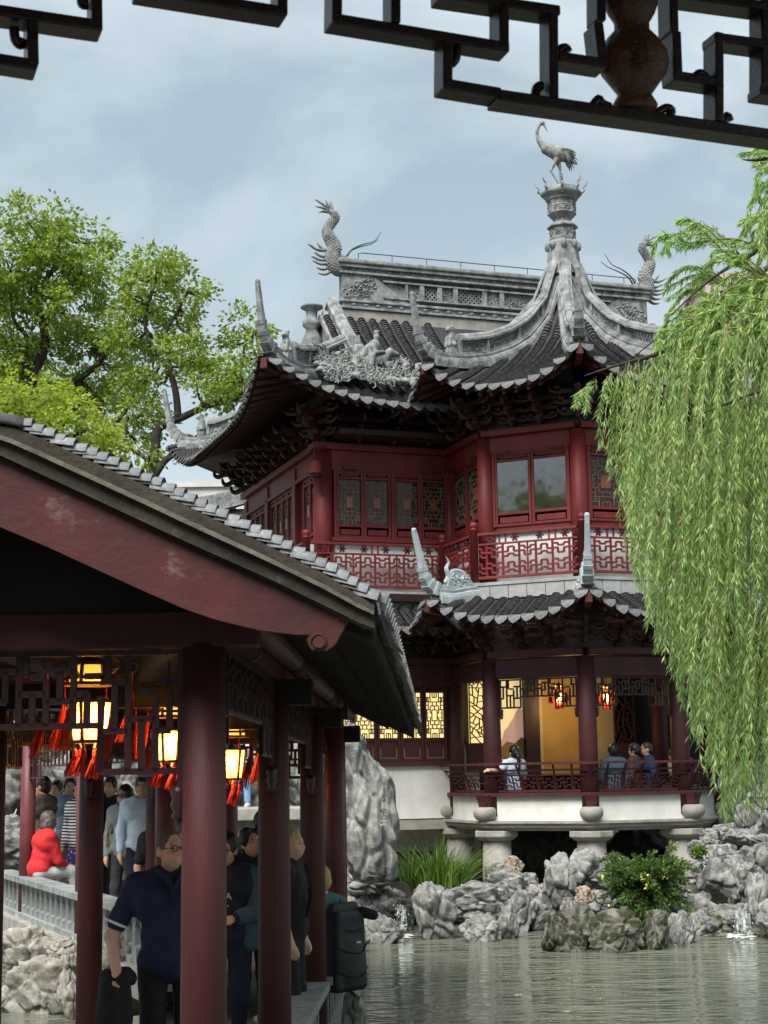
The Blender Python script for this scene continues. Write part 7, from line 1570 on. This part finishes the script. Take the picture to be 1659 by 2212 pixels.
def at_floor(x, Y, z): q = P(x, 1900, Y); return Vector((q.x, q.y, z))
def strap(parent, pts, w, mat, name): MB().sweep(smooth_pts(pts, 4), [(-w / 2, -.006), (w / 2, -.006), (w / 2, .006), (-w / 2, .006)]).build(name, mat, parent)
random.seed(3); FLc = lambda Y: FL
# --- corridor: man in navy polo carrying a black jacket
t, q = person(at_floor(368, 10.55, FL), R(180 + 14), 'heavy man in navy polo shirt and glasses carrying a black jacket', 1.84, 'b', ('crop', HS), NAVY, 'short', BLK, shoes=BLK, fat=1.15, headyaw=R(24), headpitch=R(-4), glasses=True, h=.0105, larm=((.345, .0, 1.10), (.33, .15, .93)))
for s, s0, el, wr in q['arms']:
    e2 = s0.lerp(el, .76); d = (el - s0).normalized(); MB().tube([e2 - d * .012, e2 + d * .004], .0835, 20, cap=False).build('sleeve_trim', WHT, t, True)
U = q['U']; c = MB(); c.tube(smooth_pts([U(-.085, .05, 1.475), U(-.05, .115, 1.45), U(0, .15, 1.38)], 4), .017, 6); c.tube(smooth_pts([U(.085, .05, 1.475), U(.05, .115, 1.45), U(0, .15, 1.38)], 4), .017, 6); c.tube(smooth_pts([U(-.085, .05, 1.475), U(-.07, -.06, 1.49), U(.07, -.06, 1.49), U(.085, .05, 1.475)], 4), .018, 6); c.build('collar', NAVY, t, True)
MB().bar(U(0, .158, 1.385), U(0, .17, 1.26), .022, .008).build('placket', DNAVY, t)
wr = q['arms'][1][3]; jk = thing('black_jacket', 'black jacket hanging from the hand of the man in navy', 'jacket', t.matrix_basis @ wr)
pr = [('c', (-.05, .0, -.05), (.06, .02, -.05), .055, .055)] + [('c', (x_, y_, -.07), (x_ * 1.25 + .01, y_ * 1.4, -.5 - .16 * abs(sin(x_ * 37))), .042, .05) for x_, y_ in ((-.07, .0), (-.03, -.06), (.02, .05), (.05, -.05))] + [('c', (.03, -.05, -.1), (.14, -.09, -.78), .04, .045), ('c', (-.03, -.03, -.1), (-.13, -.05, -.6), .045, .06)]
sdf_obj('cloth_body', [(p[0], p[1], p[2], p[3], p[4]) for p in pr], BLK, jk, .014, .03); ruffle(jk.children[-1], .05, 9, .3, 1); MB().box((.105, -.09, -.36), (.02, .012, .12), .3).build('pocket_trim', cloth('dark_red_trim', (.12, .01, .015)), jk); MB().box((-.13, -.03, -.5), (.05, .01, .16)).build('lining', WHT, jk)
# --- man with glasses in open blue jacket
t, q = person(at_floor(490, 13.0, FL), R(180 - 6), 'man with glasses and open slate blue jacket over a dark printed tee', 1.72, 'a', ('short', HB), DNAVY, 'long', DNAVY, shoes=WSHOE, fat=1.12, headyaw=R(-8), headpitch=R(6), glasses=True, h=.0125, rarm=((-.27, .06, 1.12), (-.10, .24, 1.08)), larm=((.28, .04, 1.12), (.24, .12, .86)))
U = q['U']; jp = []
for s, s0, el, wr in q['arms']: jp += [('c', s0, el, .082, .072), ('c', el, el.lerp(wr, .72), .072, .062), ('c', U(s * .17, -.03, 1.36), U(s * .19, .0, .90), .085, .095), ('c', U(s * .10, -.09, 1.36), U(s * .08, -.10, .90), .085, .09)]
sdf_obj('jacket', jp + [('c', U(-.14, -.03, 1.42), U(.14, -.03, 1.42), .072, .072), ('e-', U(0, .16, 1.30), (.085, .16, .55))], SLATE, t, .0125, .03); ruffle(t.children[-1], .012, 10, .8, 3)
text_on('FILA', U(0, .154, 1.22), .075, WHT, t, (R(90), 0, R(180))); MB().bar(U(-.05, .16, 1.17), U(.05, .16, 1.17), .004, .006).build('printed_line', WHT, t)
w = q['arms'][0]; d = (w[3] - w[2]).normalized(); MB().tube([w[3] - d * .02, w[3] + d * .012], .036, 14).build('wristwatch', BLK, t, True)
MB().box(tuple(U(.06, .17, 1.02)), (.05, .01, .09)).build('paper_tag', WHT, t)
# --- man with thick black hair, hand raised to his face
t, q = person(at_floor(545, 14.2, FL), R(180 + 28), 'man with thick black hair shading his face with a raised hand', 1.72, 'a', ('fluffy', HB), BLK, 'long', DNAVY, shoes=WSHOE, headpitch=R(-22), headyaw=R(10), h=.013, rarm=((-.24, .22, 1.22), (-.09, .17, 1.50)))
# --- fair woman in profile
t, q = person(at_floor(628, 13.1, FL), R(-100), 'fair haired woman in black seen in profile between two columns', 1.75, 'b', ('tail', HY), BLK, 'short', BLK, shoes=BLK, h=.013, fat=.95, )
strap(t, [q['U'](-.1, .1, 1.44), q['U'](0, .16, 1.25), q['U'](.1, .15, 1.05)], .03, BLK, 'camera_strap')
# --- man with black rucksack sitting on the corridor seat
t, q = person(at_floor(694, 14.45, FL + .475), R(48), 'fair man in teal shirt and black shorts sitting on the corridor seat', 1.82, 'b', ('crop', HY), TEAL, 'short', BLK, 'shorts', WSHOE, 1.08, seat=True, h=.0125, headyaw=R(-30), rarm=((-.24, .12, 1.14), (-.14, .34, 1.02)), larm=((.24, .12, 1.14), (.14, .34, 1.02)), legpose=(((-.14, .46, .04), (-.14, .46, -.36)), ((.16, .46, .05), (.17, .42, -.36))))
for s in (-1, 1): strap(t, [q['U'](s * .11, -.13, 1.38), q['U'](s * .11, -.02, 1.475), q['U'](s * .12, .12, 1.36), q['U'](s * .15, .06, 1.1)], .055, BLK, 'shoulder_strap')
bk = thing('black_rucksack', 'large black rucksack on the back of the seated man in teal', 'backpack', t.matrix_basis @ q['U'](0, -.13, 1.06), R(48))
NYL = cloth('black_nylon', (.014, .015, .017), 1.4, rough=.55); sdf_obj('pack_body', [('c', (x_, y_, -.30), (x_ * .86, y_ * .85 - .02, .27), .055, .05) for x_ in (-.15, -.075, 0, .075, .15) for y_ in (-.06, -.13, -.19)] + [('e', (0, -.22, -.12), (.15, .06, .2))], NYL, bk, .014, .04)
for z, dy in ((.16, -.242), (-.02, -.275), (-.22, -.275)): MB().tube(smooth_pts([(-.19, dy + .05, z + .05), (-.08, dy + .005, z), (.08, dy + .005, z - .01), (.19, dy + .05, z + .06)], 5), .007, 5).build('zip_seam', BLK, bk)
sdf_obj('top_roll', [('c', (-.13, -.12, .34), (.13, -.12, .34), .05, .05), ('c', (-.1, -.11, .28), (.1, -.11, .28), .075, .075)], NYL, bk, .014, .04); MB().box((.02, -.288, .06), (.055, .004, .012)).build('printed_badge', WHT, bk)
sdf_obj('tripod', [('c', (.16, -.20, .30), (.24, -.26, .27), .05, .045)], BLK, bk, .012, .02)
# --- footbridge and beyond
ZD = -1.73
t, q = person(P(72, 1893, 20.6) + Vector((.05, .08, 0)), R(-62), 'older woman in red knit top sitting on the stone parapet', 1.60, 'a', ('bob', HG), REDC, 'long', WTROU, shoes=BLK, fat=1.12, seat=True, h=.016, lean=R(12), rarm=((-.20, .18, 1.10), (-.06, .34, 1.06)), larm=((.20, .18, 1.10), (.06, .34, 1.06)), legpose=(((-.09, .40, .04), (-.09, .50, -.32)), ((.09, .42, .05), (.09, .52, -.32))))
hbag = thing('red_handbag', 'small dark red handbag on the lap of the woman in red', 'bag', t.matrix_basis @ q['U'](0, .36, .98)); sdf_obj('bag_body', [('e', (0, 0, 0), (.11, .07, .09))], cloth('dark_red_leather', (.22, .02, .02)), hbag, .014, .02)
person(at_floor(90, 22.0, ZD), R(62), 'man in olive jacket and glasses with his hand on his chin', 1.76, 'a', ('short', HB), OLV, 'long', OLV, shoes=BLK, h=.016, glasses=True, rarm=((-.20, .14, 1.16), (-.03, .15, 1.43)), larm=((.22, .1, 1.15), (.0, .2, 1.15)))
person(at_floor(147, 22.6, ZD), R(200), 'young person in pale denim jacket and mauve trousers on the footbridge', 1.74, 'a', ('short', HB), DEN, 'long', MAUV, shoes=WSHOE, h=.016, fat=1.05)
t, q = person(at_floor(172, 21.0, ZD), R(150), 'person in striped-sleeve top and purple dotted trousers with teal bag', 1.70, 'a', ('long', HB), STR, 'long', DOT, shoes=WSHOE, h=.016)
tb = thing('teal_shoulder_bag', 'dark teal cloth bag beside the dotted trousers', 'bag', t.matrix_basis @ q['U'](-.24, .05, .98), R(150)); MB().prism([(-.14, -.2), (.14, -.24), (.11, .14), (-.10, .16)], (0, -.03, 0), (1, 0, 0), (0, 0, 1), (0, .06, 0)).build('bag_body', TEALBAG, tb, bevel=.02); MB().tube(smooth_pts([(-.1, 0, .14), (.03, 0, .45), (.1, 0, .13)], 4), .01, 5).build('bag_strap', TEALBAG, tb)
t, q = person(at_floor(268, 19.4, ZD - .02), R(172), 'long haired woman with glasses in grey cardigan and dark jeans', 1.66, 'a', ('long', HD), LGREY, 'long', GREYC, shoes=BLK, h=.0145, fat=.88, glasses=True, headyaw=R(-22))
strap(t, [q['U'](.12, .05, 1.43), q['U'](.17, .10, 1.2), q['U'](.2, .06, .95)], .03, TAN, 'bag_strap'); MB().bar(q['U'](0, .115, 1.36), q['U'](0, .13, .98), .008, .01).build('cardigan_edge', GREYC, t)
person(at_floor(236, 21.2, ZD), R(168), 'man in black tee and patterned overshirt behind the long haired woman', 1.74, 'a', ('short', HD), BLK, 'short', BLK, shoes=WSHOE, h=.016)
t, q = person(at_floor(352, 17.2, FL + .12), R(190), 'man in plain black tee with small white chest lettering', 1.74, 'a', ('short', HB), BLK, 'short', BLK, shoes=BLK, h=.015, fat=1.05); text_on('FILA', q['U'](.06, .14, 1.25), .06, WHT, t, (R(90), 0, R(180)))
person(at_floor(397, 15.6, FL), R(205), 'nearly bald man in light blue shirt behind the front column', 1.72, 'a', ('crop', HS), LBL, 'short', GREYC, shoes=BLK, h=.014, fat=1.05)
t, q = person(at_floor(381, 19.2, ZD), R(20), 'person in red top with a bright blue hood seen from behind', 1.72, 'a', ('short', HB), REDC, 'long', BLK, shoes=BLK, h=.016)
hood = thing('blue_rucksack', 'bright blue rucksack held high in front of the green bush', 'backpack', P(381, 1690, 18.9)); sdf_obj('pack_body', [('e', (0, 0, .05), (.15, .1, .2)), ('e', (.04, 0, -.1), (.16, .1, .12)), ('e', (-.04, 0, .2), (.07, .07, .09))], BLU, hood, .018, .05)
person(P(521, 1745, 26.9), R(170), 'person in pale blue jeans standing on the stone terrace', 1.75, 'a', ('short', HB), WHT, 'short', JEAN, shoes=WSHOE, h=.018)
person(at_floor(566, 17.5, FL), R(10), 'dark clothed visitor half hidden behind the second column', 1.80, 'a', ('short', HB), BLK, 'long', BLK, shoes=BLK, h=.016)
person(at_floor(118, 23.0, ZD), R(165), 'person in white shirt between the olive jacket and the denim jacket', 1.70, 'a', ('short', HB), WHT, 'short', GREYC, shoes=WSHOE, h=.017)
person(at_floor(212, 22.0, ZD), R(195), 'woman in cream blouse standing at the back of the footbridge', 1.62, 'a', ('long', HB), CREAM, 'long', BLK, shoes=BLK, h=.017, fat=.92)
person(at_floor(306, 18.8, ZD), R(185), 'man in light blue shirt behind the far left corridor column', 1.75, 'a', ('short', HD), LBL, 'long', DNAVY, shoes=BLK, h=.016)
person(at_floor(430, 18.5, ZD), R(178), 'visitor in teal top standing beyond the front corridor column', 1.70, 'a', ('short', HB), TEAL, 'short', GREYC, shoes=BLK, h=.016)
# --- visitors on the tower's rail seat
def onrail(x, v, lab, face, **k):
    w = TWM @ (oc(2.12, VA[v[0]]).lerp(oc(2.12, VA[v[0] + 1]), v[1])); w.z = -.36 - .02; return person(w, R(19) + face, lab, seat=True, h=.017, **k)
t, q = onrail(1085, (1, .13), 'woman with black ponytail in pale grey tee leaning on the tower rail', R(10), H=1.68, hair=('tail', HB), top=LBL, bottom=GREYC, shoes=BLK, lean=R(-6), larm=((.26, .05, 1.14), (.12, .2, 1.05)), rarm=((-.34, -.10, 1.30), (-.58, -.12, 1.30)))
onrail(1326, (2, .30), 'man with cropped dark hair and slate jacket seated at the tower rail', R(-10), H=1.66, hair=('short', HB), top=SLATE, sleeve='long', bottom=BLK, shoes=BLK)
t, q = onrail(1376, (2, .56), 'person in dark brown jacket holding up a phone at the tower rail', R(40), H=1.68, hair=('short', HB), top=BRN, sleeve='long', bottom=BLK, shoes=BLK, larm=((.22, .16, 1.2), (.10, .26, 1.36)))
onrail(1416, (2, .78), 'man in navy blazer turned sideways at the tower rail', R(70), H=1.74, hair=('crop', HD), top=SUIT, sleeve='long', bottom=DNAVY, shoes=BLK, lean=R(10))
t, q = onrail(1500, (3, .55), 'person in cream top with a magenta rucksack at the right of the tower rail', R(30), H=1.62, hair=('short', HB), top=CREAM, bottom=GREYC, shoes=BLK, lean=R(24)); pk = thing('magenta_rucksack', 'magenta rucksack on the back of the person in cream', 'backpack', t.matrix_basis @ q['U'](0, -.15, 1.25), R(49)); sdf_obj('pack_body', [('c', (-.08, -.03, -.12), (.08, -.03, -.12), .09, .09), ('c', (-.07, -.03, .12), (.07, -.03, .12), .09, .09)], PINK, pk, .018, .05)
